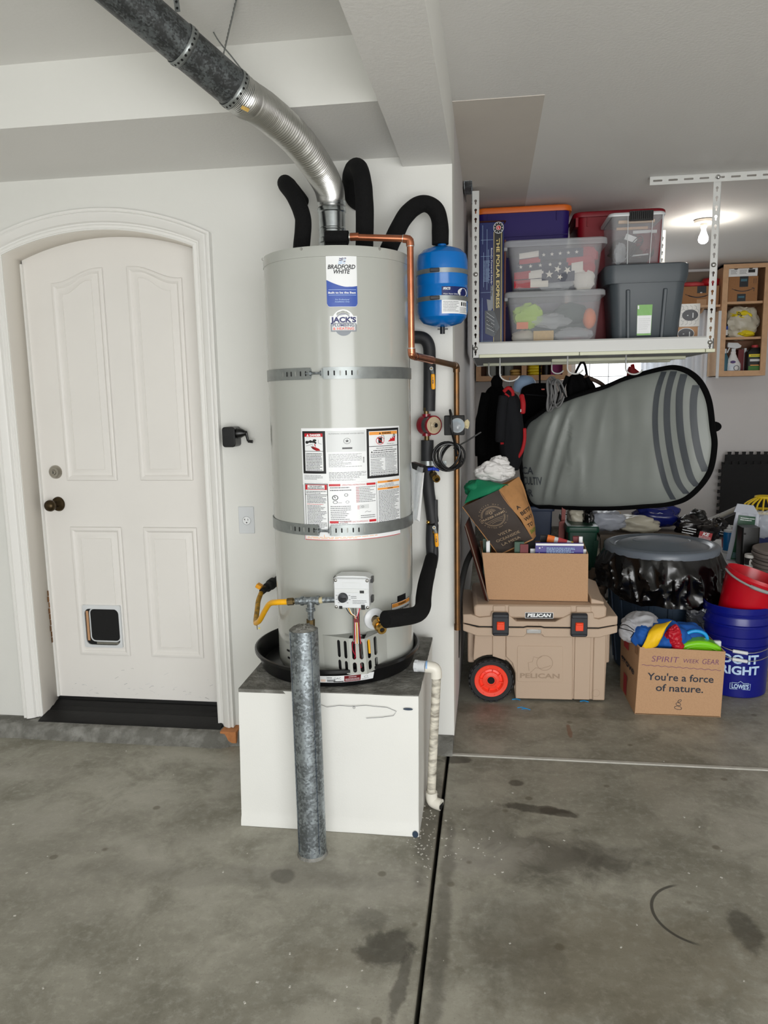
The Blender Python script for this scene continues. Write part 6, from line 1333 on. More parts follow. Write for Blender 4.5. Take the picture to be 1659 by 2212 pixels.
mbk = quadmap(Bk[1], Bk[0], Bk[3], Bk[2]); MB('bag_kraft').grid(lambda u, v: mbk(u, v)+V((0, crease(mbk(u, v), .008), 0)), 8, 10).build('back_face', pb, smooth=180)
MB('bag_kraft').tube([F[0], F[3]], .0022, 5).build('left_fold', pb)
b = MB('bag_kraft').hexa([F[0], F[1], F[1].lerp(F[2], .02), F[0].lerp(F[3], .02), Bk[0], Bk[1], Bk[1].lerp(Bk[2], .02), Bk[0].lerp(Bk[3], .02)]); b.build('bottom_fold', pb)
bw, bh = (F[1]-F[0]).length, (F[3]-F[0]).length
nF = (F[1]-F[0]).cross(F[3]-F[0]).normalized()
def pm(x, y, z=0): u, v = x/bw, y/bh; return fbag(u, v)+nF*(z+.0012)
b = MB('bag_print'); ec, ey, er = bw*.50, bh*.655, bw*.29
b.text(pm, 'VISTA', bw*.50, bh*.305, .014, 'bag_print', w=bw*.36, z=.0004).text(pm, 'OCEANSIDE', bw*.50, bh*.215, .014, 'bag_print', w=bw*.66, z=.0004).text(pm, 'LA MESA', bw*.50, bh*.125, .014, 'bag_print', w=bw*.52, z=.0004)
for rr_ in (1.0, .92):
    b.line(pm, [(ec+er*rr_*math.cos(a), ey+er*rr_*math.sin(a)) for a in [math.radians(14+152*k/20) for k in range(21)]], .0014, 'bag_print', .0004); b.line(pm, [(ec+er*rr_*math.cos(a), ey+er*rr_*math.sin(a)) for a in [math.radians(194+152*k/20) for k in range(21)]], .0014, 'bag_print', .0004)
b.line(pm, [(ec-er*1.2, ey-er*.2), (ec+er*1.2, ey-er*.2), (ec+er*1.2, ey+er*.2), (ec-er*1.2, ey+er*.2), (ec-er*1.2, ey-er*.2)], .0016, 'bag_print', .0004)
b.text(pm, 'FRAZIER FARMS', ec, ey-er*.10, .0105, 'bag_print', w=er*2.2, bold=.01, z=.0004)
b.disc(pm, ec, ey+er*.40, er*.14, 'bag_print', .0004, 16, r0=.6)
for k in range(11): a = math.radians(10+160*k/10); b.line(pm, [(ec+er*.22*math.cos(a), ey+er*.36+er*.22*math.sin(a)), (ec+er*.5*math.cos(a), ey+er*.36+er*.44*math.sin(a))], .0014, 'bag_print', .0004)
for k in range(3): b.line(pm, [(ec-er*(.8-.16*k), ey-er*(.34+.14*k)), (ec, ey-er*(.28+.14*k)), (ec+er*(.8-.16*k), ey-er*(.38+.14*k))], .0012, 'bag_print', .0004)
for k, (txt, a0, a1, rr_) in enumerate((('A BETTER WAY', 150, 40, 1.12), ('A BETTER WAY TO LIVE', 205, 335, 1.24))):
    n_ = len(txt)
    for i, ch_ in enumerate(txt):
        if ch_ == ' ': continue
        a = math.radians(a0+(a1-a0)*i/(n_-1)); b.text(pm, ch_, ec+er*rr_*math.cos(a), ey+er*rr_*math.sin(a), .006, 'bag_print', rot=a-math.pi/2 if a1 < a0 else a+math.pi/2, z=.0004)
b.build('bag_emblem', pb, smooth=180, recalc=False)
sw, sh = (Bk[1]-F[1]).length, (F[2]-F[1]).length; nS = (Bk[1]-F[1]).cross(F[2]-F[1]).normalized()
def smp(x, y, z=0): return sbag(x, y)+nS*(z+.0015)
b = MB('ink')
for txt, v, wd, mt in (('A', .56, .14, 'ink'), ('BETTER', .44, .78, 'ink'), ('WAY', .325, .50, 'ink'), ('TO', .21, .34, 'ink'), ('SHOP', .10, .62, 'green_print')): b.text(smp, txt, .10, v, .062, mt, w=wd*.92, align='LEFT', bold=.02, z=.0004)
b.build('side_print', pb, smooth=180, recalc=False)
# what is stuffed into the bag
def cloth(name, label, c, r, mat, amp, fold, seed, cat='cloth', freq=2.6): o = MB(mat).ball(c, r, 44, 64, amp=amp, fold=fold, seed=seed, freq=freq).build(name, smooth=180); return tag(o, label, cat)
cloth('white_cloth', 'crumpled white cloth on top of the leaning paper bag', at(1066, 1018, Y=YA+.10), (.085, .06, .045), 'cloth_white', .3, .14, 3, freq=1.7)
b = MB('cloth_white')
for k, (px, py, r_) in enumerate(((1077, 1000, .038), (1045, 1020, .035), (1092, 1018, .036), (1062, 1012, .04))): b.ball(at(px, py, Y=YA+.09-.01*k), (r_*1.1, r_*.8, r_*.75), 34, 44, amp=.3, fold=.24, seed=10+k, freq=1.5)
b.build('ruffle', bpy.data.objects['white_cloth'], smooth=180)
cloth('green_cloth', 'emerald green cloth bulging out of the paper bag below the white cloth', at(1038, 1056, Y=YA+.08), (.078, .055, .042), 'cloth_green', .25, .1, 6, freq=1.6)
g_ = quadmap(at(1003, 1088, Y=YA+.015), at(1080, 1058, Y=YA-.005), at(1098, 1048, Y=YA+.03), at(1030, 1035, Y=YA+.06))
MB('cloth_green').grid(lambda u, v: g_(u, v)+V((0, -.02*math.sin(u*3.1)*math.sin(v*3.1)+crease(g_(u, v), .02), .012*math.sin(v*3.1))), 22, 16).build('green_fold', bpy.data.objects['green_cloth'], smooth=180, solid=.003)
o = MB('box_navy').box(at(1084, 1026, Y=YA+.07), (.03, .02, .008), R=Matrix.Rotation(-.4, 3, 'Y')).build('navy_card'); tag(o, 'small navy card tucked between the white and green cloths', 'card')
# leaning boards and a dark tube at the wall corner
o = thing('leaning_board', 'thin dark red board leaning against the wall left of the brown box', 'board', (-.06, 3.5, .48)); P = [at(1055, 1298, Y=3.52), at(1049, 1300, Y=3.54), at(1003, 1138, Y=3.50), at(1005, 1134, Y=3.48)]
MB('brown_board').hexa(P+[p+V((.012, .26, .0)) for p in P]).build('panel', o); MB('grey_card').tube([P[0]+V((0, -.003, 0)), P[3]+V((0, -.003, 0))], .0025, 6).build('worn_edge', o)
o = thing('black_hose', 'curved black hose behind the wall corner left of the cooler', 'hose', at(988, 1420, Y=3.3)); MB('black_matte').tube(smooth([at(1022, 1188, Y=3.60), at(1008, 1216, Y=3.52), at(997, 1262, Y=3.45), at(990, 1320, Y=3.42), at(986, 1420, Y=3.40)], 6), .014, 10).build('tube', o, smooth=180)

# ---------------------------------------------------------------- box with printed slogan
NY = 3.374
P = [(.656, NY, 0), (1.029, NY, 0), (1.02, NY+.35, 0), (.640, NY+.33, 0), (.668, NY, .318), (1.036, NY, .308), (1.022, NY+.34, .306), (.632, NY+.19, .305)]
P[3] = (.645, NY+.33, 0); P[7] = (.640, NY+.33, .300)
nb = carton('cardboard_box', 'brown box printed with a slogan and holding bright dress up clothes', P, 'kraft'); nb['label'] = 'brown cardboard box with dark slogan and purple marker writing on the floor'
mq = quadmap(*[V(P[i]) for i in (0, 1, 5, 4)]); W_, H_ = .37, .31
mn = lambda x, y, z=0: mq(x, y)+V((0, -.0012-z, 0)); b = MB('box_ink')
b.text(mn, "You're a force", .50, .525, .105, 'box_ink', w=.77, bold=.012, z=.0004).text(mn, 'of nature.', .50, .365, .105, 'box_ink', w=.55, bold=.012, z=.0004)
for y, rx, ry, dx in ((.225, .020, .018, .012), (.175, .028, .022, 0), (.120, .042, .026, 0)):
    lf = [(.50+dx+rx*math.cos(a), y+ry*math.sin(a)*(1.1 if math.sin(a) > 0 else .9)+.012*math.cos(a)*(1 if dx else -.5)) for a in [6.2832*k/18 for k in range(19)]]; b.line(mn, lf, .006, 'box_ink', .0004)
b.line(mn, [(.535, .098), (.54, .098)], .004, 'box_ink', .0004); b.build('slogan_print', nb, recalc=False)
b = MB('marker')
def stroke(txt, x0, x1, y, h):
    b.text(mn, txt, (x0+x1)/2, y, h, 'marker', w=x1-x0, z=.0006, shear=.12, bold=-.012)
stroke('SPIRIT', .15, .47, .80, .085); stroke('WEEK', .52, .70, .805, .06); stroke('GEAR', .74, .93, .80, .078)
b.line(mn, [(.04+.92*k/60, .742-.025*k/60+.007*math.sin(k*1.15)) for k in range(61)], .006, 'marker', .0006); b.build('marker_writing', nb, recalc=False)
ml = quadmap(*[V(P[i]) for i in (3, 0, 4, 7)]); mls_ = lambda x, y, z=0: ml(x, y)+V((-.0015-z, 0, 0)); b = MB('label_red')
b.rect(mls_, .22, .78, .48, 1.02, 'label_red').rect(mls_, .25, .04, .45, .36, 'label_red').text(mls_, 'grove', .45, .52, .10, 'box_ink', w=.75, bold=.02); b.rect(mls_, .80, .86, .93, .97, 'kraft_in'); b.build('shipping_label', nb, recalc=False)
cloth('grey_towel', 'pale grey sweatshirt hanging over the left rim of the slogan box', at(1384, 1346, Y=NY+.16), (.075, .08, .045), 'cloth_grey', .25, .16, 21, freq=1.4)
o = bpy.data.objects['grey_towel']; MB('cloth_grey').ball(at(1360, 1362, Y=NY+.11), (.042, .05, .05), 30, 40, amp=.2, fold=.12, seed=23, freq=1.5).build('sleeve', o, smooth=180)
MB('black_plastic').tube(smooth([at(1336, 1352, Y=NY+.05), at(1352, 1350, Y=NY+.03), at(1370, 1362, Y=NY+.02)], 5), .002, 5).tube(smooth([at(1336, 1356, Y=NY+.05), at(1352, 1360, Y=NY+.03), at(1368, 1366, Y=NY+.02), at(1362, 1378, Y=NY+.02)], 5), .002, 5).build('drawstring', o)
cloth('blue_costume', 'royal blue costume cloth heaped in the slogan box', at(1428, 1374, Y=NY+.13), (.125, .10, .068), 'cloth_blue', .2, .08, 31, freq=1.6)
o = bpy.data.objects['blue_costume']; MB('cloth_blue').ball(at(1390, 1376, Y=NY+.07), (.05, .045, .055), 30, 40, amp=.2, fold=.1, seed=33, freq=1.6).ball(at(1475, 1368, Y=NY+.17), (.10, .07, .05), 30, 40, amp=.2, fold=.08, seed=35, freq=1.6).build('blue_fold', o, smooth=180)
P_ = smooth([at(1400, 1399, Y=NY+.02), at(1408, 1380, Y=NY+.025), at(1418, 1356, Y=NY+.045), at(1432, 1343, Y=NY+.08)], 8)
o = thing('yellow_belt_cloth', 'wide yellow sash laid over the blue costume cloth', 'sash', P_[0]); b = MB('cloth_yellow')
b.grid(lambda u, v: P_[min(int(u*(len(P_)-1)), len(P_)-1)]+V((.072*(v-.5), -.006+.006*noise.noise(V((u*5, v*5, 2)))-.01*math.sin(v*3.1), .02*(v-.5)))-V((0, .02*math.sin(u*2.8), 0)), 22, 8); b.build('sash_cloth', o, smooth=180, solid=.003)
cloth('red_satin', 'shiny red satin bunched beside the blue costume', at(1455, 1374, Y=NY+.045), (.030, .026, .042), 'cloth_red', .25, .24, 41, freq=1.5)
o = bpy.data.objects['red_satin']; MB('cloth_red').ball(at(1462, 1394, Y=NY+.035), (.024, .024, .022), 26, 34, amp=.25, fold=.2, seed=43, freq=1.5).build('satin_fold', o, smooth=180)
tb = thing('toy_case', 'lime green toy case with a blue loop handle in the slogan box', 'toy', at(1512, 1400, Y=NY+.06)); g0 = at(1512, 1407, Y=NY+.05)
ga = [(-.102, -.02)]+[(.105*math.cos(math.radians(180-180*k/16)), .062*math.sin(math.radians(180-180*k/16))) for k in range(17)]+[(.102, -.02)]
fg = lambda x, y, z=0: V((g0.x+x, NY+.04-z, g0.z-.012+y))
MB('toy_green').prism(ga, .0, -.085, fn=fg).build('shell', tb, smooth=40, bevel=.012, seg=3)
MB('toy_green').tube([fg(.078*math.cos(math.radians(180*k/14)), .040*math.sin(math.radians(180*k/14)), .003) for k in range(15)], .003, 8).build('moulded_ring', tb)
MB('toy_blue').tube([fg(-.01+.050*math.cos(math.radians(-8+196*k/16)), .058+.036*math.sin(math.radians(-8+196*k/16)), -.05) for k in range(17)], .008, 12).build('loop_handle', tb, smooth=180)
MB('white_plastic').box(fg(.028, .055, -.05), (.012, .012, .010)).bb(fg(.075, .02, -.08), fg(.105, .045, -.06)).build('hinge', tb, bevel=.002)

# ---------------------------------------------------------------- buckets
KX, KY, KR = 1.195, 3.745, .150
def bucket(name, label, c, r0, r1, h, mat, rings, n=56, axis=(0, 0, 1)):
    t = thing(name, label, 'bucket', c); pr = [(0, 0), (r0-.006, 0), (r0, .006)]
    for z, dr in rings: pr.append((r0+(r1-r0)*z/h+dr, z))
    pr += [(r1, h-.004), (r1-.001, h), (r1-.004, h), (r1-.005, h-.004), (r0-.004, .008), (0, .008)]
    MB(mat).lathe(pr, n, c=c, axis=axis).build('shell', t, smooth=30); return t
rg = [(.245, .0), (.247, .006), (.253, .006), (.256, .0), (.288, 0), (.290, .010), (.297, .010), (.300, .002), (.345, .004), (.348, .012), (.356, .012), (.359, .004)]
bk = bucket('blue_bucket', 'dark blue five gallon bucket with white lettering on the floor at the right edge', (KX, KY, 0), .142, .152, .392, 'bucket_blue', rg)
mk = wrap(KX, KY, .1462, 0, 0, .03); b = MB('bucket_print'); c0 = oncyl(1600, 1430, KX, KY, .147)[0]*.1462
b.text(mk, 'DO IT', c0+.0, .176, .042, 'bucket_print', w=.158, bold=.035, z=.0016).text(mk, 'RIGHT', c0+.0, .122, .040, 'bucket_print', w=.172, bold=.035, z=.0016)
for zc in (1,): pass
x_ = c0+.004; b.text(mk, "LOWE'S", x_, .052, .021, 'bucket_print', w=.074, bold=.035, z=.0016)
b.line(mk, [(x_-.044, .046), (x_-.044, .076), (x_-.036, .076), (x_-.036, .079), (x_-.012, .079), (x_, .089), (x_+.012, .079), (x_+.036, .079), (x_+.036, .076), (x_+.044, .076), (x_+.044, .046), (x_-.044, .046)], .0022, 'bucket_print', .0016); b.build('bucket_lettering', bk, smooth=180, recalc=False)
def bail(dz, zc, tilt, t):
    P = [V((KX-.158, KY, zc)), V((KX-.165, KY-.02, zc-.03))]+[V((KX-.165*math.cos(a)*1.0, KY-.02-.150*math.sin(a), zc-.03-dz*math.sin(a))) for a in [math.pi*k/16 for k in range(1, 16)]]+[V((KX+.165, KY-.02, zc-.03)), V((KX+.158, KY, zc))]
    MB('chrome').tube(P, .0022, 6).build('bail_wire', t, smooth=180)
    g_ = [p for p in P if abs(p.x-KX+.02) < .05]; MB('white_plastic').tube([g_[0]+V((0, -.001, 0)), g_[-1]+V((0, -.001, 0))], .0085, 12).build('bail_grip', t)
bail(.080, .305, 0, bk)
b2 = thing('blue_bucket', 'second dark blue bucket nested inside the lettered blue bucket', 'bucket', (KX, KY, .09), 'nested blue buckets'); del b2['group']
MB('bucket_blue').lathe([(.140, .385), (.149, .398), (.151, .402), (.158, .404), (.159, .410), (.1555, .412), (.157, .440), (.155, .442), (.151, .440), (.142, .25), (0, .25)], 56, c=(KX, KY, 0)).build('shell', b2, smooth=30)
bail(.080, .345, 0, b2)
rax = V((.29, -.07, .95)).normalized(); rc_ = V((KX-.008, KY-.005, .305))
rb = bucket('red_bucket', 'red plastic bucket with grey handle tilted inside the blue buckets', rc_, .100, .142, .285, 'bucket_red', [(.25, .0), (.252, .004), (.27, .006)], axis=rax)
Q = V((0, 0, 1)).rotation_difference(rax).to_matrix(); P = [rc_+Q @ V((.147*math.cos(a), -.147*math.sin(a), .268-.02*math.sin(a))) for a in [math.pi*(k/20) for k in range(21)]]
MB('bail_grey').tube(P, .0055, 8, flat=1.8).build('handle', rb, smooth=180); MB('bail_grey').tube(P[9:14], .0085, 10).build('handle_grip', rb, smooth=180)

# ---------------------------------------------------------------- trash can with liner and lid
TCX, TCY, TCZ, TCR = .893, 4.055, .66, .288
tc = thing('trash_can', 'round slate trash can with grey lid and black liner hanging out', 'trash can', (TCX, TCY, 0))
MB('bin_slate').lathe([(0, .004), (.215, .004), (.222, .01), (.272, .60), (.278, .605), (.278, .63), (.270, .63), (.215, .02), (0, .02)], 48, c=(TCX, TCY, 0)).build('can', tc, smooth=30)
b = MB('bin_slate')
for k in range(18): a = 6.2832*k/18; b.hexa([V((TCX+(.2225+.0005)*math.sin(a-.05), TCY-(.223)*math.cos(a-.05), .03)), V((TCX+.223*math.sin(a+.05), TCY-.223*math.cos(a+.05), .03)), V((TCX+.262*math.sin(a+.05), TCY-.262*math.cos(a+.05), .45)), V((TCX+.262*math.sin(a-.05), TCY-.262*math.cos(a-.05), .45))]+[V((TCX+(.228)*math.sin(a-.04), TCY-(.228)*math.cos(a-.04), .03)), V((TCX+.228*math.sin(a+.04), TCY-.228*math.cos(a+.04), .03)), V((TCX+.267*math.sin(a+.04), TCY-.267*math.cos(a+.04), .45)), V((TCX+.267*math.sin(a-.04), TCY-.267*math.cos(a-.04), .45))])
o = b.build('can_rib', tc); o['kind'] = 'stuff'
def liner(u, v):
    a = 2*math.pi*u; hem = .405+.07*noise.noise(V((math.cos(a)*1.3, math.sin(a)*1.3, 3)))-.08*max(0, math.sin(a-.9))**6; z = .645-(.645-hem)*v
    d = V((math.sin(a), -math.cos(a), 0)); p = V((math.sin(a)*2.3, math.cos(a)*2.3, z*4.5)); p = V((p.x*1.15, p.y*1.15, p.z*.8+a*.5)); k1 = (1-abs(noise.noise(p*1.1+V((3, 1, 0)))))**5; k2 = (1-abs(noise.noise(p*2.3+V((9, 4, 1)))))**5
    r = .282+.016*math.sin(min(1, v*1.4)*2.4)+.034*k1*min(1, v*2.2)+.018*k2*min(1, v*2.2); return V((TCX, TCY, z))+d*r
MB('bin_film').grid(liner, 200, 46, cu=True).build('liner', tc, smooth=50)
ft = lambda u, v: V((TCX+.06+.22*u-.1*v*u, TCY-.325-.012*math.sin(u*9)+.03*noise.noise(V((u*6, v*6, 1))), .40-.13*v*(.55+.6*math.sin(u*2.6))+.02*noise.noise(V((u*7, v*7, 8)))))
MB('bin_film_grey').grid(ft, 26, 14).build('liner_tail', tc, smooth=24)
b = MB('lid_grey').lathe([(TCR-.006, -.030), (TCR, -.032), (TCR+.002, -.004), (TCR-.006, .004), (TCR-.02, .006), (TCR-.036, .004), (TCR-.046, -.006), (TCR-.058, -.008), (TCR-.066, -.002), (.205, .004), (.14, .020), (.07, .026), (0, .028)], 72, c=(TCX, TCY, TCZ)); ld = b.build('lid', tc, smooth=50)
MB('lid_grey').tube([V((TCX+.02+.125*math.cos(a)*(1.3 if math.cos(a) < 0 else 1), TCY+.095*math.sin(a), TCZ+.021-.004*abs(math.cos(a)))) for a in [6.2832*k/40 for k in range(40)]], .0045, 8, closed=True).build('lid_swirl', ld, smooth=180)
MB('lid_grey').tube([V((TCX+.262*math.cos(a), TCY+.262*math.sin(a), TCZ+.004)) for a in [6.2832*k/48 for k in range(48)]], .004, 8, closed=True).build('lid_ring', ld, smooth=180)
# ---------------------------------------------------------------- board bag hanging under the rack
bq0, bq1 = at(1535, 950, Y=4.30), at(1130, 950, Y=4.80); bdx = (bq1-bq0).normalized(); bn = bdx.cross(V((0, 0, 1))).normalized()
if bn.y > 0: bn = -bn
OUT = [(1128, 1010), (1127, 960), (1140, 918), (1160, 901), (1193, 879), (1242, 858), (1307, 838), (1348, 821), (1389, 809), (1430, 799), (1459, 796), (1487, 805), (1512, 827), (1530, 866), (1538, 924), (1542, 965), (1530, 1022), (1492, 1068), (1451, 1086), (1389, 1092), (1328, 1096), (1260, 1096), (1185, 1093), (1152, 1090), (1136, 1060)]
OUTS = [(p.x, p.y) for p in smooth([(x, y, 0) for x, y in OUT], 8, closed=True)]
BC = (1345, 955)
def bag_h(px, py, t):
    m = max(0, min(1, (1330-px)/120)); f = noise.noise(V((px*.020+(py-850)*.006*(1 if px < 1240 else -.4), py*.004, 2)))
    k = 1-2*abs(noise.noise(V(((px+(py-860)*.22)*.034, py*.003, 7))))
    k2 = noise.noise(V((px*.03, py*.010, 11)))
    return .055*math.sqrt(max(0, 1-t**4))+(.030*k*m+.020*f*(.25+m)+.006*k2)*(1-t**8)
def bag_pt(px, py, h): return atp(px, py, bq0, bn)+bn*h
bag = thing('board_bag', 'large grey padded board bag with black edge hanging under the rack', 'board bag', atp(1345, 1090, bq0, bn)+V((0, 0, 0)))
n = len(OUTS); b = MB('bag_grey'); rings = 44
def ringpt(i, t): o = OUTS[i]; return BC[0]+(o[0]-BC[0])*t, BC[1]+(o[1]-BC[1])*t
vs = []; fs = []
for r in range(rings+1):
    t = max(.004, r/rings)
    for i in range(n): x, y = ringpt(i, t); vs.append(bag_pt(x, y, bag_h(x, y, t)))
for r in range(rings):
    for i in range(n): fs.append((r*n+i, r*n+(i+1) % n, (r+1)*n+(i+1) % n, (r+1)*n+i))
k = len(vs)
for r in range(9):
    t = max(.004, 1-r/8)
    for i in range(n): x, y = ringpt(i, t); vs.append(bag_pt(x, y, -.05*math.sqrt(max(0, 1-t**4))))
for r in range(8):
    for i in range(n): fs.append((k+r*n+i, k+r*n+(i+1) % n, k+(r+1)*n+(i+1) % n, k+(r+1)*n+i))
b.add(vs, fs); b.build('padded_shell', bag, smooth=180)
MB('black_fabric').tube([bag_pt(x, y, 0) for x, y in OUTS], .019, 10, closed=True).build('edge_binding', bag, smooth=180)
def tval(px, py):                                      # how far out along the ray from the middle
    a = math.atan2(py-BC[1], px-BC[0]); best = min(OUTS, key=lambda o: abs(math.atan2(math.sin(math.atan2(o[1]-BC[1], o[0]-BC[0])-a), math.cos(math.atan2(o[1]-BC[1], o[0]-BC[0])-a))))
    return min(1, math.hypot(px-BC[0], py-BC[1])/math.hypot(best[0]-BC[0], best[1]-BC[1]))
STR = [([(1437, 803), (1425, 850), (1421, 900), (1424, 950), (1432, 1000), (1443, 1045), (1457, 1078)], 12), ([(1458, 802), (1448, 850), (1446, 900), (1450, 950), (1459, 1000), (1470, 1040), (1486, 1066)], 14), ([(1480, 808), (1473, 850), (1473, 900), (1478, 950), (1488, 1000), (1497, 1032), (1508, 1050)], 15), ([(1506, 832), (1502, 860), (1502, 900), (1507, 945), (1515, 985), (1522, 1006), (1526, 1018)], 15)]
for pts, wd in STR:
    P = smooth([(x, y, 0) for x, y in pts], 6); b = MB('stripe_grey'); vs = []
    for i, p in enumerate(P):
        for s_ in (-.5, -.17, .17, .5): x, y = p.x+s_*wd, p.y; vs.append(bag_pt(x, y, bag_h(x, y, tval(x, y))+.003))
    b.add(vs, [(4*i+j, 4*i+j+1, 4*i+j+5, 4*i+j+4) for i in range(len(P)-1) for j in range(3)]); b.build('stripe', bag, smooth=180)
MB('black_fabric').prism(arc(0, 0, .040, -math.pi/2, math.pi/2, 10), -.004, .004, fn=lambda x, y, z: bag_pt(1541, 922, 0)+V((x*1.05, 0, y*.72))+bn*z).build('pull_tab', bag)
pb_ = lambda x, y, z=0: bag_pt(1143+x*300/1.0, 1045-y*300, bag_h(1143+x*300, 1045-y*300, tval(1143+x*300, 1045-y*300))+.004)
b = MB('ink'); b.text(pb_, 'CULTIV', .045, 0, .055, 'stripe_grey', w=.15, bold=.02).text(pb_, 'CA', .01, .075, .05, 'stripe_grey', bold=.02).text(pb_, 'OR', .0, -.085, .05, 'stripe_grey', bold=.02); b.build('bag_lettering', bag, smooth=180, recalc=False)['kind'] = 'stuff'

# ---------------------------------------------------------------- clothes and bags on the hooks
def hang(name, label, cat, levels, Y, dep, mat, seed=1, amp=.12, nr=4):
    t = thing(name, label, cat, at(levels[0][1], levels[0][0], Y=Y)); P = smooth([(l[0], l[1], l[2]) for l in levels], nr); b = MB(mat); rings = []
    for py, xl, xr in P:
        a, c = at(xl, py, Y=Y), at(xr, py, Y=Y); rx = max((c.x-a.x)/2, .004); cx = (a.x+c.x)/2; ry = min(dep/2, rx*1.4)
        R_ = []
        for k in range(36):
            g_ = 6.2832*k/36; q = 1+amp*noise.noise(V((math.cos(g_)*2.2+seed, math.sin(g_)*2.2, a.z*3.5)))+amp*.7*noise.noise(V((math.cos(g_)*5+seed, math.sin(g_)*5, a.z*6)))
            R_.append(V((cx+rx*math.cos(g_)*q, Y+ry*math.sin(g_)*q, a.z)))
        rings.append(R_)
    loft(b, rings); b.build('body', t, smooth=70); return t
j = hang('black_jacket', 'black hooded jacket hanging at the far left against the bay wall', 'jacket', [(812, 1066, 1079), (830, 1064, 1083), (842, 1052, 1088), (860, 1044, 1092), (900, 1034, 1094), (960, 1030, 1092), (1010, 1032, 1088)], 4.85, .18, 'black_fabric', 2)
MB('black_fabric').ball(at(1073, 828, Y=4.80), (.035, .05, .05), 16, 20, amp=.2, seed=3).build('hood', j, smooth=180)
MB('black_fabric').tube(smooth([at(1050, 850, Y=4.76), at(1040, 905, Y=4.74), at(1038, 985, Y=4.74)], 6), [.03]*6+[.036]*6+[.034], 14).build('sleeve', j, smooth=180)
j = hang('red_jacket', 'dark grey jacket with red collar and red side zips hanging on a hook', 'jacket', [(834, 1098, 1105), (845, 1090, 1108), (858, 1084, 1120), (880, 1080, 1126), (930, 1078, 1132), (980, 1080, 1130), (1015, 1086, 1120)], 4.50, .15, 'jacket_grey', 5)
MB('jacket_red').tube(smooth([at(1088, 846, Y=4.44), at(1098, 838, Y=4.43), at(1107, 846, Y=4.44), at(1108, 858, Y=4.45)], 6), .011, 12, flat=.6).build('collar', j, smooth=180)
MB('jacket_red').tube(smooth([at(1126, 852, Y=4.47), at(1130, 872, Y=4.45), at(1129, 894, Y=4.45)], 6), [.010]+[.015]*11+[.008], 10, flat=.6).build('side_zip', j, smooth=180)
MB('jacket_red').tube(smooth([at(1133, 925, Y=4.45), at(1133, 950, Y=4.44), at(1127, 975, Y=4.44), at(1116, 992, Y=4.45)], 6), .010, 10, flat=.6).build('side_zip', j, smooth=180)
MB('jacket_red').tube([at(1091, 850, Y=4.425), at(1100, 857, Y=4.425)], .006, 8).tube([at(1086, 905, Y=4.43), at(1090, 892, Y=4.43)], .006, 8).build('red_trim', j)
MB('jacket_red').tube([at(1081, 957, Y=4.425), at(1088, 956, Y=4.425)], .010, 8).build('pocket_patch', j)
MB('jacket_grey').tube(smooth([at(1088, 856, Y=4.43), at(1083, 900, Y=4.41), at(1080, 955, Y=4.41)], 6), [.028]*12+[.024], 14).build('sleeve', j, smooth=180)
MB('black_plastic').tube([at(1101, 815, Y=4.5), at(1101, 836, Y=4.5)], .003, 6).build('hanger_cord', j)
MB('white_plastic').box(at(1125, 887, Y=4.435), (.004, .002, .016)).build('logo_tag', j)
k_ = hang('black_backpack', 'black backpack hanging behind the red and grey jacket', 'backpack', [(828, 1150, 1185), (836, 1130, 1200), (850, 1124, 1205), (880, 1120, 1208), (930, 1116, 1215), (990, 1118, 1200)], 5.15, .2, 'black_fabric', 8, .08)
MB('black_fabric').tube([at(1166, 832, Y=5.15), at(1166, 800, Y=5.15)+V((0, 0, 0)), V((at(1166, 790, Y=5.15).x, 5.15, 1.655))], .006, 8).build('hang_loop', k_)
MB('latch_orange').box(at(1173, 841, Y=5.04), (.02, .004, .008)).build('orange_tag', k_); MB('jacket_grey').tube([at(1135, 852, Y=5.04), at(1200, 857, Y=5.03)], .004, 6).build('seam', k_)
h_ = thing('baseball_hat', 'pale blue cap hanging behind the black backpack top', 'cap', at(1133, 842, Y=5.3)); q = at(1133, 838, Y=5.3)
MB('cap_blue').lathe([(.075, -.02), (.076, .02), (.066, .055), (.042, .078), (0, .088)], 28, c=q, axis=(.15, -.25, .95)).build('crown', h_, smooth=180); MB('cap_blue').grid(lambda u, v: q+V((.05+.05*v*math.sin(u*3.14), -.07*math.cos(u*3.14)*.8-.02, -.01-.02*v)), 14, 6).build('brim', h_, smooth=180, solid=.004)
c_ = thing('cord_coil', 'grey electrical cord coiled and hung on a rack hook', 'cord', at(1195, 818, Y=4.68)); b = MB('cord_grey')
for i, (dx, rx, ry, dy) in enumerate(((0, 13, 34, 0), (3, 11, 31, 2), (-4, 9, 36, 4), (8, 14, 26, 0), (-8, 6, 34, 6), (12, 10, 30, 2))):
    b.tube([at(1198+dx+rx*math.cos(a)+(-6 if math.sin(a) > 0 else 6)*math.sin(a), 848+dy+ry*math.sin(a), Y=4.68-.02*i+.03*math.cos(a)) for a in [6.2832*k/26 for k in range(26)]], .0055, 8, closed=True)
b.build('loop', c_, smooth=180)['kind'] = 'stuff'
MB('black_plastic').tube(smooth([at(1210, 832, Y=4.55), at(1216, 845, Y=4.54), at(1222, 858, Y=4.55)], 5), .005, 8).build('cord_plug', c_)
s_ = hang('strap_harness', 'black webbing harness with loops hanging from a hook in front of the window', 'harness', [(806, 1240, 1250), (814, 1230, 1262), (826, 1228, 1278), (842, 1228, 1284), (858, 1232, 1280), (870, 1240, 1266)], 4.76, .08, 'black_fabric', 12, .45)
def webbing(t, px, Y, r=.012, mat='black_fabric', nm='strap'): MB(mat).tube(smooth([at(x, y, Y=Y) for x, y in px], 6), r, 8, flat=.35).build(nm, t, smooth=180)
webbing(s_, [(1243, 806), (1252, 788), (1258, 782), (1264, 790), (1268, 812)], 4.74, .007, nm='carry_loop')
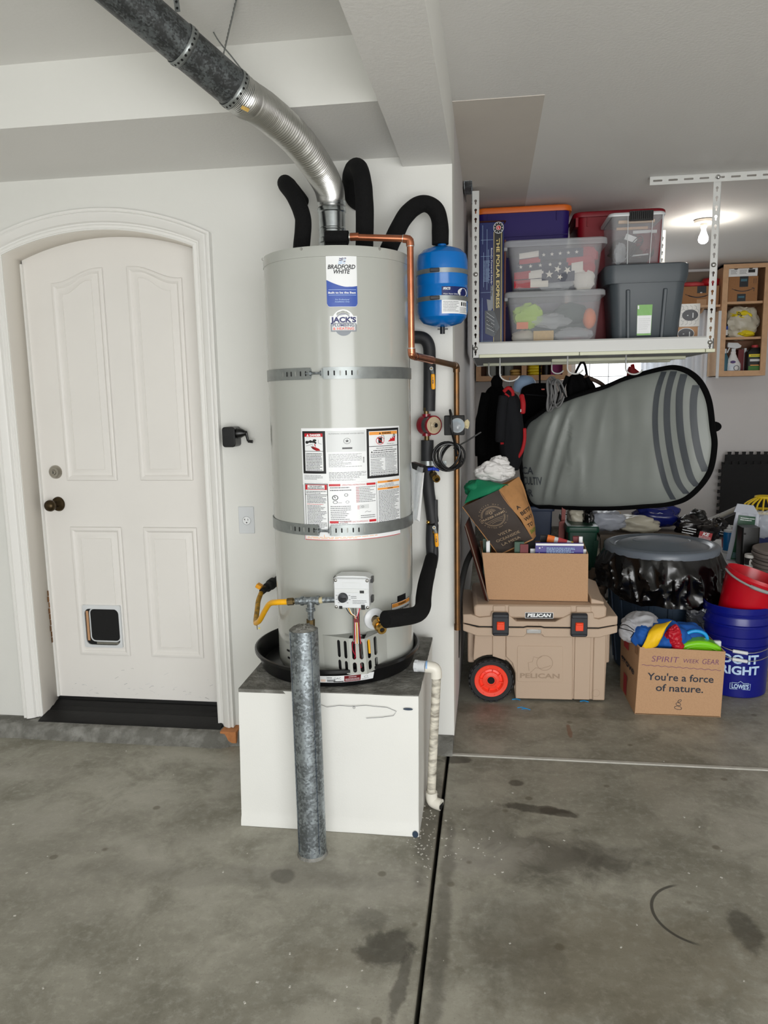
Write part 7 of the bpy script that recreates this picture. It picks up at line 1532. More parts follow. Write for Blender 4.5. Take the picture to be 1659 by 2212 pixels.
webbing(s_, [(1262, 812), (1276, 818), (1290, 824), (1300, 830), (1309, 838)], 4.72, .012, 'strap_brown', 'brown_strap')
webbing(s_, [(1226, 812), (1216, 836), (1205, 858)], 4.72); webbing(s_, [(1238, 812), (1232, 842), (1240, 868)], 4.71); webbing(s_, [(1268, 815), (1280, 842), (1288, 858)], 4.71)
webbing(s_, [(1330, 828), (1318, 836), (1300, 842), (1280, 850)], 4.72, .010, 'strap_brown', 'brown_strap')
r_ = hang('red_bag', 'bright red cloth bag hanging right of the window under the rack', 'bag', [(792, 1358, 1366), (800, 1356, 1374), (812, 1354, 1386), (824, 1352, 1392), (845, 1352, 1396)], 4.85, .1, 'label_red', 15)
MB('snack_red').tube([at(1366, 788, Y=4.85), at(1368, 798, Y=4.84), at(1386, 812, Y=4.84)], .012, 8).build('handle', r_)

# ---------------------------------------------------------------- low clutter behind the boxes
def block(name, label, cat, px, Y, dep, mat, z0=0, r=.012, taper=0):
    x0, x1, zz, z1 = box_px(*px, Y); t = thing(name, label, cat, ((x0+x1)/2, Y+dep/2, z0)); b = MB(mat)
    loft(b, [ring_rect(x0+taper, x1-taper, Y+taper, Y+dep-taper, z0, r), ring_rect(x0, x1, Y, Y+dep, z1, r)]); b.build('body', t, smooth=35); return t, (x0, x1, z1)
t, (x0, x1, z1) = block('storage_bin', 'dark navy storage bin behind the paper bag under the board bag', 'storage bin', (1128, 1192, 1260, 1104), 4.75, .4, 'tote_navy', taper=.02)
lid(t, x0-.012, x1+.012, 4.738, 5.162, z1, z1+.03, 'tote_navy', r=.02)
t = thing('red_post', 'dark red wooden post leaning between the navy bin and green tote', 'post', at(1210, 1180, Y=4.6)); P = [at(1203, 1260, Y=4.60), at(1216, 1260, Y=4.60), at(1222, 1098, Y=4.66), at(1214, 1096, Y=4.66)]
P[0].z = P[1].z = .0; MB('red_post').hexa(P+[p+V((0, .03, 0)) for p in P]).build('plank', t); Q_ = [at(1206, 1170, Y=4.585), at(1218, 1166, Y=4.585), at(1220, 1124, Y=4.60), at(1208, 1128, Y=4.60)]; MB('red_post').hexa(Q_+[p+V((0, .02, 0)) for p in Q_]).build('bracket', t)
t, (x0, x1, z1) = block('green_tote', 'dark green ribbed storage tote behind the brown box of books', 'storage tote', (1226, 1289, 1280, 1150), 4.45, .5, 'tote_green', taper=.02)
lid(t, x0-.01, x1+.01, 4.44, 4.96, z1, z1+.035, 'tote_green', r=.02)
for k in range(4): MB('tote_green').hexa([V((x0+.05+.06*k, 4.462, .12)), V((x0+.075+.06*k, 4.462, .12)), V((x0+.115+.06*k, 4.448, z1-.05)), V((x0+.09+.06*k, 4.448, z1-.05))]+[V((x0+.05+.06*k, 4.48, .12)), V((x0+.075+.06*k, 4.48, .12)), V((x0+.115+.06*k, 4.48, z1-.05)), V((x0+.09+.06*k, 4.48, z1-.05))]).build('rib', t)
wb = thing('storage_shelf', 'low grey storage shelf loaded with plastic bags behind the trash can', 'shelf', (.95, 5.0, 0)); SZ = .60
MB('grey_card').bb((.66, 4.62, SZ-.02), (1.185, 5.2, SZ)).build('shelf_top', wb)
for x in (.68, 1.165):
    for y in (4.64, 5.17): MB('grey_card').bb((x-.015, y-.015, 0), (x+.015, y+.015, SZ-.02)).build('leg', wb)
MB('grey_card').bb((.68, 4.66, .18), (1.165, 5.18, .2)).build('lower_shelf', wb)
def plastic(name, label, px, py, Y, r, mat, seed, amp=.28, fold=.14, q=.8):
    c = at(px, py, Y=Y); o = MB(mat).ball(c, r, 26, 34, amp=amp, fold=fold, seed=seed, freq=1.7, q=q).build(name, smooth=75); return tag(o, label, 'bag')
plastic('clear_bag', 'clear plastic bag bundle left of the pale bags under the board bag', 1250, 1122, 4.72, (.062, .06, .068), 'plastic_bag', 51)
plastic('clear_bag', 'silvery clear plastic packaging lying on the low shelf under the board bag', 1312, 1124, 4.70, (.105, .07, .058), 'bag_silver', 52)
plastic('clear_bag', 'pale clear plastic bag with grey folds behind the trash can lid', 1375, 1132, 4.75, (.12, .08, .05), 'plastic_bag', 53)
plastic('blue_bag', 'dark blue shiny plastic bag on the low shelf behind the trash can', 1418, 1115, 4.85, (.125, .08, .062), 'bag_blue', 54)
plastic('black_bag', 'black plastic bag squeezed between two clear bags under the board bag', 1270, 1118, 4.66, (.03, .05, .06), 'bin_film', 55)
plastic('blue_bag', 'blue printed plastic wrapper resting above the silvery packaging', 1290, 1103, 4.80, (.06, .05, .03), 'bag_blue', 56)
b = bpy.data.objects['blue_bag']; m_ = XZ(4.772); q = at(1425, 1112, Y=4.772); MB('bag_silver').line(m_, [(q.x-.03, q.z), (q.x, q.z+.012), (q.x+.03, q.z+.004), (q.x, q.z-.014), (q.x-.02, q.z-.006)], .004, 'bag_silver').build('print_mark', b)
o = MB('straw').bb(at(1300, 1112, Y=4.92), at(1335, 1102, Y=5.02)); o = o.build('cardboard_flap'); tag(o, 'tan cardboard flap showing above the clear packaging under the board bag', 'cardboard')
bg_ = thing('tan_duffel', 'dark tan cloth duffel on the floor between the cooler and trash can', 'bag', at(1295, 1290, Y=4.35)); c = at(1288, 1258, Y=4.28); MB('cloth_tan').ball(c, (.055, .12, .07), 26, 34, amp=.2, fold=.15, seed=61).build('body', bg_, smooth=180)
MB('cloth_tan').bb((c.x-.045, 4.2, 0), (c.x+.04, 4.40, c.z-.02)).build('base', bg_, bevel=.02)
MB('black_matte').tube(smooth([at(1280, 1255, Y=4.16), at(1295, 1245, Y=4.15), at(1310, 1256, Y=4.17)], 6), .006, 8).build('carry_strap', bg_)
# white cabinet with things on it
KZ = .47; wc = thing('white_cabinet', 'low white cabinet carrying bottles behind the red bucket', 'cabinet', (1.6, 4.7, 0))
MB('white_plastic').bb((1.225, 4.02, .012), (2.2, 5.2, KZ-.02)).build('body', wc, bevel=.01); MB('white_plastic').bb((1.218, 4.01, KZ-.02), (2.21, 5.21, KZ)).build('top', wc, bevel=.006); MB('kraft').bb((1.225, 4.0, 0), (1.5, 4.008, .36)).build('cardboard_sheet', wc)
def lathe_thing(name, label, cat, c, parts, nn=28, axis=(0, 0, 1)):
    t = thing(name, label, cat, c)
    for nm, mat, prof in parts: MB(mat).lathe(prof, nn, c=c, axis=axis).build(nm, t, smooth=40)
    return t
c = at(1572, 1194, Z=KZ)
t = lathe_thing('blue_bottle', 'blue bottle with white pointed cap on the white cabinet', 'bottle', c, [('bottle', 'bottle_blue', [(0, 0), (.028, .0), (.030, .012), (.030, .125), (.026, .132), (0, .133)]), ('base_band', 'white_plastic', [(.0285, .0), (.0306, .006), (.0306, .016), (.030, .017)]), ('cap', 'white_plastic', [(.027, .129), (.029, .132), (.029, .142), (.014, .148), (.013, .158), (.006, .162), (.004, .174), (0, .175)])])
for px, py, Y, ln, s in ((1488, 1136, 4.74, .07, 0), (1524, 1146, 4.72, .075, 1), (1550, 1140, 4.86, .05, 2), (1508, 1122, 4.84, .05, 3)):
    t = thing('snack_bag', ('crinkled black snack bag with white lettering behind the trash can lid', 'black and red snack bag nearest the blue bottle', 'small black snack bag with a red dot left of the blue bottle', 'olive folded bag top sticking up behind the snack bags')[s], 'snack bag', at(px, py, Y=Y))
    c = at(px, py, Y=Y); MB('snack_black' if s < 3 else 'bottle_black').ball(c, (ln, .05, .055 if s < 3 else .05), 22, 28, amp=.3, fold=.16, seed=70+s, q=.8, freq=1.8).build('pouch', t, smooth=45)
    if s < 3:
        m_ = flat(c+V((-.05, -.058, -.005)), (1, 0, -.2), (.2, 0, 1)); b = MB('paper')
        if s == 1: b.rect(m_, .0, -.035, .075, .012, 'snack_red', .002).text(m_, 'KE', .038, -.010, .020, 'paper', w=.04, bold=.04, shear=.2, z=.004).bars(m_, .0, .07, -.03, -.014, 2, 'paper', .004)
        elif s == 0: b.bars(m_, .0, .08, -.03, .015, 3, 'paper', .002)
        else: b.disc(m_, .03, .01, .016, 'snack_red', .003).bars(m_, .04, .09, -.02, .01, 2, 'paper', .003)
        b.build('pouch_print', t, recalc=False)
lathe_thing('red_jar', 'dark red rounded jar behind the blue bottle', 'jar', V((at(1580, 1140, Y=4.92).x, 4.92, KZ)), [('jar', 'snack_red', [(0, 0), (.05, 0), (.055, .05), (.05, .10), (.03, .125), (0, .13)]), ('cap', 'white_plastic', [(.026, .124), (.028, .14), (0, .142)])])
t = thing('lawn_feed_bag', 'silver and dark green upright product bag on the white cabinet', 'bag', at(1600, 1195, Z=KZ)); Y = 4.55
A_, B_, C_, D_ = at(1568, 1208, Y=Y), at(1632, 1216, Y=Y), at(1640, 1112, Y=Y+.05), at(1590, 1106, Y=Y+.05); A_.z = B_.z = KZ+.002
ms = quadmap(A_, B_, C_, D_)
MB('bag_silver').grid(lambda u, v: ms(u, v)+V((0, -.045*math.sin(u*3.14)*math.sin(min(1, v*1.2+.1)*3.0)+.008*noise.noise(V((u*6, v*8, 1))), 0)), 14, 18).grid(lambda u, v: ms(u, v)+V((0, .05*math.sin(u*3.14)*math.sin(min(1, v*1.2+.1)*3.0), 0)), 8, 8).build('pouch', t, smooth=60)
T_ = [D_+V((-.012, 0, 0)), C_+V((.0, 0, .0)), at(1628, 1092, Y=Y+.05), at(1593, 1088, Y=Y+.05)]; MB('bag_silver').hexa(T_+[p+V((0, .006, 0)) for p in T_]).build('top_seal', t)
gp_ = lambda x, y, z=0: ms(x, y)+V((0, -.048*math.sin(x*3.14)*math.sin(min(1, y*1.2+.1)*3.0)-.010-z, 0))
b = MB('bag_green').grid(lambda u, v: gp_(.12+.70*u, .02+.93*v, 0), 8, 12, 'bag_green')
b.bars(gp_, .2, .8, .84, .92, 2, 'paper', .002); b.line(gp_, [(.45, .62), (.52, .76), (.60, .62), (.45, .62)], .02, 'ink_light', .002); b.bars(gp_, .22, .72, .52, .60, 2, 'ink_light', .002, fill=.25); b.bars(gp_, .14, .5, .06, .18, 4, 'ink_light', .002, fill=.25); b.build('green_label', t, smooth=180)
t, _ = block('black_box', 'tall black box standing on the white cabinet beside the mug', 'box', (1602, 1641, 1218, 1140), 4.40, .10, 'bottle_black', z0=KZ); MB('black_matte').bb((_[0]+.004, 4.398, _[2]-.04), (_[0]+.02, 4.402, _[2]-.03)).build('slot', t)
c = at(1624, 1216, Z=KZ); c.y = 4.30; c.x = at(1624, 1200, Y=4.30).x; c.z = KZ
t = lathe_thing('coffee_mug', 'white and black mug on the white cabinet before the black box', 'mug', c, [('cup', 'mug_white', [(0, .002), (.034, .002), (.036, .010), (.037, .085), (.035, .088), (.033, .085), (.032, .008), (0, .006)]), ('black_band', 'mug_dark', [(.0364, .032), (.0372, .033), (.0376, .070), (.037, .071)])])
m_ = wrap(c.x, c.y, .038, -.3, c.z, 0); MB('mug_white').poly(m_, [(-.012, .034), (.006, .034), (.009, .048), (.0, .062), (-.006, .068), (-.012, .055)], 'mug_white', .0004).build('mug_motif', t, recalc=False)
MB('mug_dark').tube([c+V((.036, 0, .07)), c+V((.056, 0, .062)), c+V((.056, 0, .032)), c+V((.036, 0, .022))], .005, 8).build('handle', t, smooth=180)
pt = thing('pad_stack', 'stack of round cornered grey brown chair pads at the right edge behind the red bucket', 'pads', (1.62, 4.15, KZ))
pt['label'] = 'stack of rounded grey brown pads at the far right behind the red bucket'
xr = at(1629, 1185, Y=4.24).x
for k in range(7):
    z = KZ+.001+.019*k; MB('pad_grey').prism(arc(xr+.19+.006*math.sin(k*2.1), 4.24+.005*math.cos(k*3), .19, 0, 2*math.pi*39/40, 39), z, z+.017).build('pad', pt, smooth=35, bevel=.004)
# aluminium tube, yellow basket, crumpled bag, mats
t = thing('metal_tube', 'long silver tube leaning behind the snack bags toward the right', 'tube', at(1525, 1130, Y=4.95)); a, e = at(1508, 1138, Y=4.92), at(1600, 1097, Y=5.12); MB('silver_pole').cyl(a, e, .022, 18).build('tube', t); MB('void').lathe([(0, .001), (.018, .001)], 18, c=a, axis=a-e).build('open_end', t)
t = thing('yellow_basket', 'slatted yellow plastic basket upside down at the right edge', 'basket', at(1648, 1105, Y=5.0)); c = at(1650, 1104, Y=5.0); b = MB('basket_yellow')
for k in range(11): a = math.radians(190+16*k); b.tube(smooth([c+V((.14*math.cos(a), .10*math.sin(a), .0)), c+V((.12*math.cos(a), .085*math.sin(a), .05)), c+V((.05*math.cos(a), .04*math.sin(a), .088))], 4), .006, 6)
o = b.build('slat', t, smooth=180); o['kind'] = 'stuff'
for z, rx, ry in ((0, .142, .102), (.09, .052, .042)): MB('basket_yellow').tube([c+V((rx*math.cos(a), ry*math.sin(a), z)) for a in [6.2832*k/28 for k in range(28)]], .009, 8, closed=True).build('rim', t, smooth=180)
MB('box_navy').bb(c+V((-.12, -.06, -.22)), c+V((.14, .09, -.012))).build('basket_base', t, bevel=.01)
MB('white_plastic').bb((c.x-.13, 4.92, KZ), (c.x+.15, 5.1, c.z-.2)).build('basket_foot', t) if c.z-.2 > KZ else None
plastic('crumpled_bag', 'crumpled clear bag at the right edge beside the green product bag', 1648, 1132, 4.72, (.06, .06, .07), 'pouch_film', 81)
def mat_outline(x0, x1, z0, z1, p=.062, d=.026):
    P = [(x0, z0)]; z = z0+.02
    while z < z1-.06: P += [(x0, z), (x0-d*.2, z+.004), (x0-d, z), (x0-d, z+p*.52), (x0-d*.2, z+p*.48), (x0, z+p*.5)]; z += p
    P.append((x0, z1)); x = x0+.02
    while x < x1-.06: P += [(x, z1), (x+.004, z1+d*.2), (x, z1+d), (x+p*.52, z1+d), (x+p*.48, z1+d*.2), (x+p*.5, z1)]; x += p
    return P+[(x1, z1), (x1, z0)]
for px, py, Y, lab in ((1566, 982, 7.16, 'black interlocking foam floor mat standing behind another against the far wall'), (1559, 1003, 7.13, 'front black interlocking foam floor mat standing against the far wall')):
    q = at(px, py, Y=Y); t = thing('foam_mat', lab, 'foam mat', (q.x+.4, Y, .0)); MB('mat_black').prism(mat_outline(q.x, q.x+.9, .205, q.z), 0, .014, fn=XZ(Y)).build('tile', t, smooth=30)

# ---------------------------------------------------------------- far wall: cabinets, shelf, curtain
CYF = 6.95
def cabinet(name, label, x0, x1, z0, z1, shelves, stiles=()):
    t = thing(name, label, 'cabinet', ((x0+x1)/2, 7.1, z0)); th = .02
    MB('maple').bb((x0, CYF+.02, z0), (x0+th, FY-.002, z1)).build('side_panel', t); MB('maple').bb((x1-th, CYF+.02, z0), (x1, FY-.002, z1)).build('side_panel', t)
    MB('maple').bb((x0, CYF+.02, z0), (x1, FY-.002, z0+th)).build('bottom_panel', t); MB('maple').bb((x0, CYF+.02, z1-th), (x1, FY-.002, z1)).build('top_panel', t); MB('maple_dark').bb((x0, FY-.012, z0), (x1, FY-.004, z1)).build('back_panel', t)
    b = MB('maple'); 
    for a, c in ((x0, x0+.045), (x1-.045, x1)): MB('maple').bb((a, CYF, z0), (c, CYF+.02, z1)).build('face_stile', t)
    for a in stiles: MB('maple').bb((a-.022, CYF, z0), (a+.022, CYF+.02, z1)).build('face_stile', t); MB('maple').bb((a-.01, CYF+.02, z0), (a+.01, FY-.01, z1)).build('divider', t)
    MB('maple').bb((x0, CYF-.001, z0), (x1, CYF+.02, z0+.045)).build('face_rail', t); MB('maple').bb((x0, CYF-.001, z1-.035), (x1, CYF+.02, z1)).build('face_rail', t)
    for z in shelves: MB('maple').bb((x0+th, CYF+.03, z-.02), (x1-th, FY-.012, z)).build('shelf', t)
    return t
xa = at(1557, 700, Y=CYF).x; xb_ = at(1654, 700, Y=CYF).x; zb_ = at(1600, 812, Y=CYF).z
s1, s2 = at(1600, 651, Y=CYF+.03).z, at(1600, 728, Y=CYF+.03).z
cabinet('open_cabinet', 'open maple cabinet with three shelves of cleaning supplies on the far wall', xa, xb_+.02, zb_, 2.512, [s1, s2])
def fb(px, Y, z0): x0, x1, _, z1 = box_px(*px, Y); return x0, x1, z1
YB = 6.99
def smile(b, mp, cx, cz, w_, mat='box_ink'):
    P = [(cx-w_/2+w_*k/16, cz-w_*.13*math.sin(math.pi*k/16)) for k in range(17)]
    b.line(mp, [P[0], P[2], P[4]], w_*.02, mat).line(mp, P[2:14], w_*.035, mat).line(mp, P[12:], w_*.022, mat).line(mp, [(P[-1][0]-w_*.11, P[-1][1]+w_*.02), P[-1], (P[-1][0]-w_*.02, P[-1][1]-w_*.14)], w_*.022, mat)
x0, x1, z1 = fb((1573, 1637, 650, 597), YB, 0); t = thing('shipping_carton', 'brown shipping carton with black tape on the top cabinet shelf', 'carton', ((x0+x1)/2, YB, s1)); MB('carton').bb((x0, YB, s1), (x1, YB+.2, z1)).build('carton', t, bevel=.003); m = XZ(YB); b = MB('tape_black'); cx_ = (x0+x1)/2; h_ = z1-s1
b.rect(m, cx_-.03, z1-h_*.42, cx_+.04, z1, 'tape_black').rect(m, cx_-.045, s1, cx_+.025, s1+h_*.30, 'tape_black').rect(m, cx_-.02, z1-h_*.2, cx_+.03, z1-h_*.1, 'tape_teal', .0008).rect(m, cx_-.035, s1+h_*.14, cx_+.015, s1+h_*.22, 'tape_teal', .0008); smile(b, m, cx_, s1+h_*.52, (x1-x0)*.76)
for dx in (-.035, -.018): b.line(m, [(x1+dx, z1-.06), (x1+dx, z1-.02)], .003, 'box_ink')
b.build('carton_print', t, recalc=False)
w0_, w1_, wz_ = fb((1574, 1637, 596, 577), YB, 0); t = thing('white_product_box', 'flat white product box on top of the carton in the open cabinet', 'box', ((w0_+w1_)/2, YB, z1)); MB('paper').bb((w0_, YB+.004, z1+.001), (w1_, YB+.18, wz_)).build('carton', t); m = XZ(YB+.004); b = MB('ink'); b.rect(m, w1_-.075, z1+.03, w1_-.02, wz_-.02, 'ink').bars(m, w0_+.02, w0_+.07, z1+.02, wz_-.02, 4, 'ink_grey').bars(m, w0_+.09, w0_+.15, z1+.02, wz_-.02, 4, 'ink_grey')
for dx in (.06, .18): b.disc(m, w0_+dx, wz_-.012, .016, 'ink', .0006, ry=.006)
b.build('box_print', t, recalc=False)
c = V((at(1600, 700, Y=7.06).x, 7.06, 0)); zt_ = at(1600, 662, Y=7.02).z; t = thing('shopping_bag', 'crumpled yellow and white plastic shopping bag on the middle cabinet shelf', 'bag', (c.x, c.y, s2)); hh = (zt_-s2)/2
MB('plastic_bag').ball((c.x, 7.07, s2+hh*.95), (.125, .085, hh*.98), 30, 40, amp=.22, fold=.14, seed=90, q=.85, freq=1.7).build('bag_body', t, smooth=30); MB('label_yellow').ball((c.x-.01, 7.045, s2+hh*1.45), (.085, .068, hh*.34), 20, 28, amp=.25, fold=.12, seed=91).ball((c.x+.03, 7.03, s2+.03), (.07, .06, .028), 16, 22, amp=.25, fold=.12, seed=92).build('yellow_print', t, smooth=40)
m = XZ(6.970); MB('ink').line(m, [(c.x-.03, s2+hh*1.5), (c.x-.05, s2+hh*1.58), (c.x-.055, s2+hh*1.45), (c.x-.02, s2+hh*1.40), (c.x-.03, s2+hh*1.3)], .008, 'ink').build('bag_mark', t, recalc=False)
cx_ = at(1567, 700, Y=7.0).x; lathe_thing('small_bottle', 'dark bottle with white and blue label at the left of the middle cabinet shelf', 'bottle', V((cx_, 7.02, s2)), [('bottle', 'bottle_black', [(0, 0), (.026, 0), (.028, .01), (.028, .11), (.012, .13), (.012, .16), (0, .16)]), ('label', 'bottle_white', [(.0284, .02), (.0288, .021), (.0288, .065), (.0284, .066)]), ('blue_label', 'ink_blue', [(.0284, .066), (.0288, .067), (.0288, .095), (.0284, .096)])])
zs_ = zb_+.02
def spray(px, mat, name, label, Y=7.03):
    cx_ = at(px, 780, Y=Y).x; H_ = at(px, 739, Y=Y).z-zs_; t = thing(name, label, 'bottle', (cx_, Y, zs_)); k = H_
    loft_b = MB(mat); rr = [(.062, 0), (.066, .02), (.066, .30), (.058, .36), (.034, .52), (.026, .60), (.022, .62), (.022, .70)]
    rings = [[V((cx_+r*math.cos(g_), Y+r*.62*math.sin(g_), zs_+z*k)) for g_ in [6.2832*i/28 for i in range(28)]] for r, z in rr]; loft(loft_b, rings); loft_b.build('bottle', t, smooth=60)
    z = zs_+k*.70; MB('white_plastic').bb((cx_-.018, Y-.014, z), (cx_+.016, Y+.014, z+k*.10)).prism([(cx_-.055, z+k*.20), (cx_-.052, z+k*.14), (cx_+.02, z+k*.09), (cx_+.055, z+k*.12), (cx_+.062, z+k*.18), (cx_+.03, z+k*.27), (cx_-.05, z+k*.29)], -.015, .015, fn=XZ(Y)).build('trigger_head', t, bevel=.003)
    MB('white_plastic').tube([V((cx_-.03, Y, z+k*.14)), V((cx_-.045, Y, z+k*.02)), V((cx_-.05, Y, z-k*.03))], .006, 8).build('trigger', t); return t, cx_, k, Y
t, cx_, k, Y = spray(1583, 'bottle_white', 'spray_bottle', 'white spray bottle on the bottom cabinet shelf'); m = XZ(Y-.0415); b = MB('bottle_purple'); b.disc(m, cx_-.01, zs_+k*.37, .022, 'bottle_purple', ry=.012).disc(m, cx_+.02, zs_+k*.18, .024, 'ink_grey', .0006, r0=.75).bars(m, cx_-.045, cx_+.01, zs_+k*.05, zs_+k*.30, 6, 'ink_light'); b.build('bottle_print', t, recalc=False)
cx_ = at(1628, 780, Y=7.03).x; H_ = at(1628, 745, Y=7.03).z-zs_; t = thing('weed_killer_bottle', 'black jug with green and yellow label on the bottom cabinet shelf', 'bottle', (cx_, 7.03, zs_)); b = MB('bottle_black')
loft(b, [ring_rect(cx_-.066, cx_+.066, 6.99, 7.08, zs_, .02), ring_rect(cx_-.068, cx_+.068, 6.988, 7.082, zs_+.01, .022), ring_rect(cx_-.068, cx_+.068, 6.988, 7.082, zs_+H_*.74, .022), ring_rect(cx_-.035, cx_+.045, 7.0, 7.07, zs_+H_*.9, .02)]); b.build('jug', t, smooth=50)
MB('label_red').lathe([(.026, 0), (.027, H_*.10), (.0, H_*.105)], 24, c=(cx_+.005, 7.035, zs_+H_*.89)).build('cap', t); m = XZ(6.9875); b = MB('label_green').rect(m, cx_-.055, zs_+.012, cx_+.05, zs_+H_*.66, 'label_green').rect(m, cx_-.055, zs_+H_*.58, cx_+.05, zs_+H_*.67, 'label_yellow', .0008).rect(m, cx_-.055, zs_+H_*.26, cx_+.05, zs_+H_*.56, 'bottle_black', .0008)
b.rect(m, cx_-.04, zs_+H_*.27, cx_+.03, zs_+H_*.30, 'ink_orange', .0012).bars(m, cx_-.04, cx_+.04, zs_+H_*.60, zs_+H_*.65, 1, 'ink', .0012).rect(m, cx_-.045, zs_+H_*.42, cx_+.045, zs_+H_*.50, 'paper_grey', .0012); b.build('jug_label', t, recalc=False)
x0, x1, z1 = fb((1594, 1606, 806, 755), 7.08, 0); t = thing('maroon_box', 'narrow maroon box between the spray bottle and black jug', 'box', ((x0+x1)/2, 7.08, zs_)); MB('label_dkred').bb((x0, 7.08, zs_), (x1, 7.16, z1)).build('carton', t); MB('white_plastic').bb((x1, 7.07, zs_), (x1+.018, 7.15, z1+.01)).build('white_side', t)
cx_ = at(1563, 780, Y=7.0).x+.01; lathe_thing('teal_bottle', 'teal bottle with white cap at the left of the bottom cabinet shelf', 'bottle', V((cx_, 7.02, zs_)), [('bottle', 'tape_teal', [(0, 0), (.03, 0), (.032, .01), (.032, .14), (.016, .18), (0, .18)]), ('cap', 'white_plastic', [(.017, .175), (.017, .215), (0, .218)])])
# left cabinet behind the hanging clothes
lx0, lx1 = CX+.012, at(1226, 815, Y=CYF).x; sm = at(1132, 815, Y=CYF).x
cabinet('open_cabinet', 'open maple cabinet on the far wall behind the hanging jackets', lx0, lx1, zb_, 2.30, [zb_+.33], (sm,))
for i, (px, mat, h_, w_) in enumerate(((1062, 'bag_grey', .17, .05), (1080, 'bottle_black', .19, .05), (1098, 'bag_grey', .16, .045))):
    cx_ = at(px, 810, Y=7.06).x; lathe_thing('storage_jar', ('grey jar nearest the bay wall in the left cabinet', 'black jar between two grey jars in the left cabinet', 'third jar, grey, beside the mustard cloth in the left cabinet')[i], 'jar', V((cx_, 7.06, zs_)), [('jar', mat, [(0, 0), (w_, 0), (w_, h_*.8), (w_*.7, h_*.9), (0, h_*.9)]), ('cap', 'strap_steel', [(w_*.72, h_*.88), (w_*.74, h_), (0, h_)])])
def foldpile(name, label, px, Y, mat, n_, w_):
    cx_ = at(px, 805, Y=Y).x; t = thing(name, label, 'cloth', (cx_, Y, zs_))
    for k in range(n_): MB(mat).ball((cx_+.004*(k % 2), Y, zs_+.014+.026*k), (w_, .07, .016), 14, 22, amp=.1, seed=100+k, q=.7).build('folded_cloth', t, smooth=180)
foldpile('mustard_cloth', 'mustard folded cloth beside the jars in the left cabinet', 1113, 7.04, 'straw', 3, .05); foldpile('yellow_towels', 'pile of bright yellow towels in the right half of the left cabinet', 1153, 7.04, 'label_yellow', 5, .062)
x0, x1, z1 = fb((1190, 1218, 822, 790), 7.05, 0); t = thing('magenta_box', 'magenta box at the right end of the left cabinet', 'box', ((x0+x1)/2, 7.05, zs_)); MB('magenta').bb((x0, 7.05, zs_), (x1, 7.15, z1+.02)).build('carton', t)
x0, x1, z1 = fb((1172, 1188, 822, 792), 7.04, 0); t = thing('black_can', 'black tin beside the magenta box in the left cabinet', 'tin', ((x0+x1)/2, 7.04, zs_)); MB('bottle_black').lathe([(0, 0), (.033, 0), (.034, .17), (0, .172)], 24, c=((x0+x1)/2, 7.08, zs_)).build('tin', t)
# rod, curtain, shelf and carton
rz = at(1556, 665, Y=7.12).z; rxx = at(1556, 665, Y=7.12).x; t = thing('curtain_rod', 'black curtain rod with ball end above the far window', 'curtain rod', (rxx, 7.12, rz)); MB('black_plastic').cyl((.66, 7.12, rz), (rxx-.02, 7.12, rz), .012, 12).build('rod', t); MB('black_plastic').ball((rxx, 7.12, rz), .030, 14, 20).build('finial', t); MB('black_plastic').cyl((rxx-.07, 7.12, rz), (rxx-.07, FY, rz), .010, 10).build('bracket', t)
cx0, cx1 = at(1385, 800, Y=7.14).x, at(1530, 740, Y=7.14).x; t = thing('curtain', 'white translucent curtain drawn over the right of the far window', 'curtain', ((cx0+cx1)/2, 7.14, 1.1))
MB('curtain_cloth').grid(lambda u, v: (cx0+(cx1-cx0)*u, 7.14+.022*math.sin(u*46+.8*math.sin(v*3))*(.5+.5*v), 1.15+(rz-.012-1.15)*v), 90, 10).build('cloth', t, smooth=180, solid=.002)
for k in range(7): x = cx0+(cx1-cx0)*(k+.5)/7; MB('chrome').lathe([(.013, -.002), (.016, 0), (.013, .002)], 14, c=(x, 7.12, rz), axis=(1, 0, 0)).build('curtain_ring', t)
zsh = at(1510, 660, Y=7.0).z; t = thing('wall_shelf', 'thin maple wall shelf above the curtain rod', 'shelf', (1.6, 7.1, zsh)); MB('maple').bb((1.35, 6.97, zsh-.018), (xa-.004, FY-.002, zsh)).build('board', t)
for x in (1.45, xa-.12): MB('maple').prism([(0, 0), (.2, 0), (0, -.07)], -.01, .01, fn=lambda a, c, d, x=x: V((x+d, FY-.002-a, zsh-.018+c))).build('bracket', t)
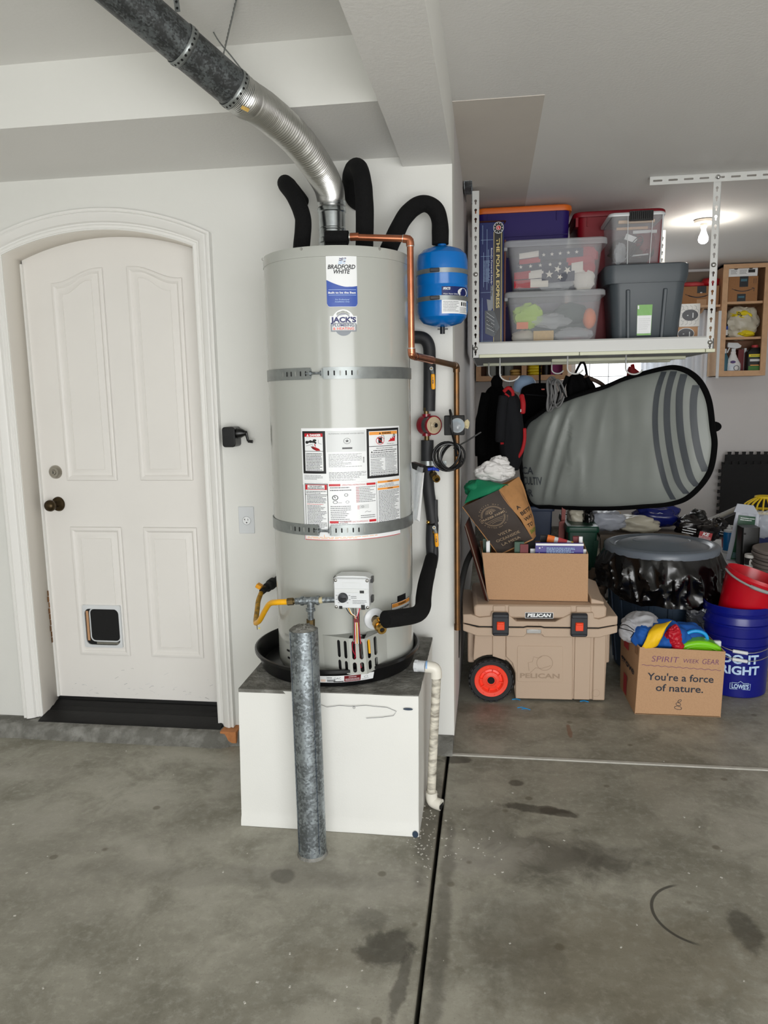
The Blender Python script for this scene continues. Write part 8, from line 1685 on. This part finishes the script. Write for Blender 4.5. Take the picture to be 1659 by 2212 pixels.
x0, x1, z1 = fb((1474, 1553, 660, 618), 7.0, 0); x1 = min(x1, xa-.006); t = thing('shipping_carton', 'brown shipping carton on the wall shelf under red bags', 'carton', ((x0+x1)/2, 7.0, zsh)); MB('carton').bb((x0, 7.0, zsh), (x1, 7.2, z1)).build('carton', t, bevel=.003); m = XZ(7.0); b = MB('tape_black'); cx_ = (x0+x1)/2; h_ = z1-zsh
b.rect(m, cx_-.03, z1-h_*.36, cx_+.045, z1, 'tape_black').rect(m, cx_-.005, z1-h_*.36, cx_+.012, z1-h_*.31, 'paper_grey', .0008); smile(b, m, cx_-.02, zsh+h_*.60, (x1-x0)*.72); b.rect(m, cx_-.03, zsh, cx_+.05, zsh+h_*.32, 'kraft', .0003); b.build('carton_print', t, recalc=False)
o = MB('label_red').ball((x0+.10, 7.08, z1+.022), (.10, .06, .024), 14, 20, amp=.2, seed=120, q=.8).build('red_pouch', smooth=180); tag(o, 'flat orange red pouch on the left of the shelf carton', 'pouch')
o = MB('snack_red').ball((x0+.25, 7.09, z1+.038), (.075, .07, .04), 14, 20, amp=.2, seed=121, q=.8).build('red_pouch', smooth=180); tag(o, 'dark red black edged pouch on the right of the shelf carton', 'pouch')
b0 = at(1483, 612, Y=7.21); b1 = at(1534, 586, Y=7.21); t = thing('cream_board', 'cream coloured board behind the red pouches on the wall shelf', 'board', ((b0.x+b1.x)/2, 7.21, zsh)); MB('grey_card').bb((b0.x, 7.21, zsh), (b1.x, 7.235, b1.z)).build('panel', t)
# pale board beside the cabinet
P = [at(1527, 811, Y=7.20), at(1546, 812, Y=6.96), at(1546, 672, Y=6.96), at(1529, 676, Y=7.20)]; P[0].z = P[1].z; P[3].z = P[2].z; P[2].x = P[1].x; P[3].x = P[0].x
t = thing('side_board', 'pale wooden board with white edge standing out left of the open cabinet', 'board', P[0]); MB('maple_pale').hexa(P+[p+V((.018, .0, 0)) for p in P]).build('panel', t); MB('white_plastic').bb((P[1].x-.002, P[1].y-.014, P[1].z-.02), (P[1].x+.020, P[1].y-.001, P[2].z)).build('white_edge', t)
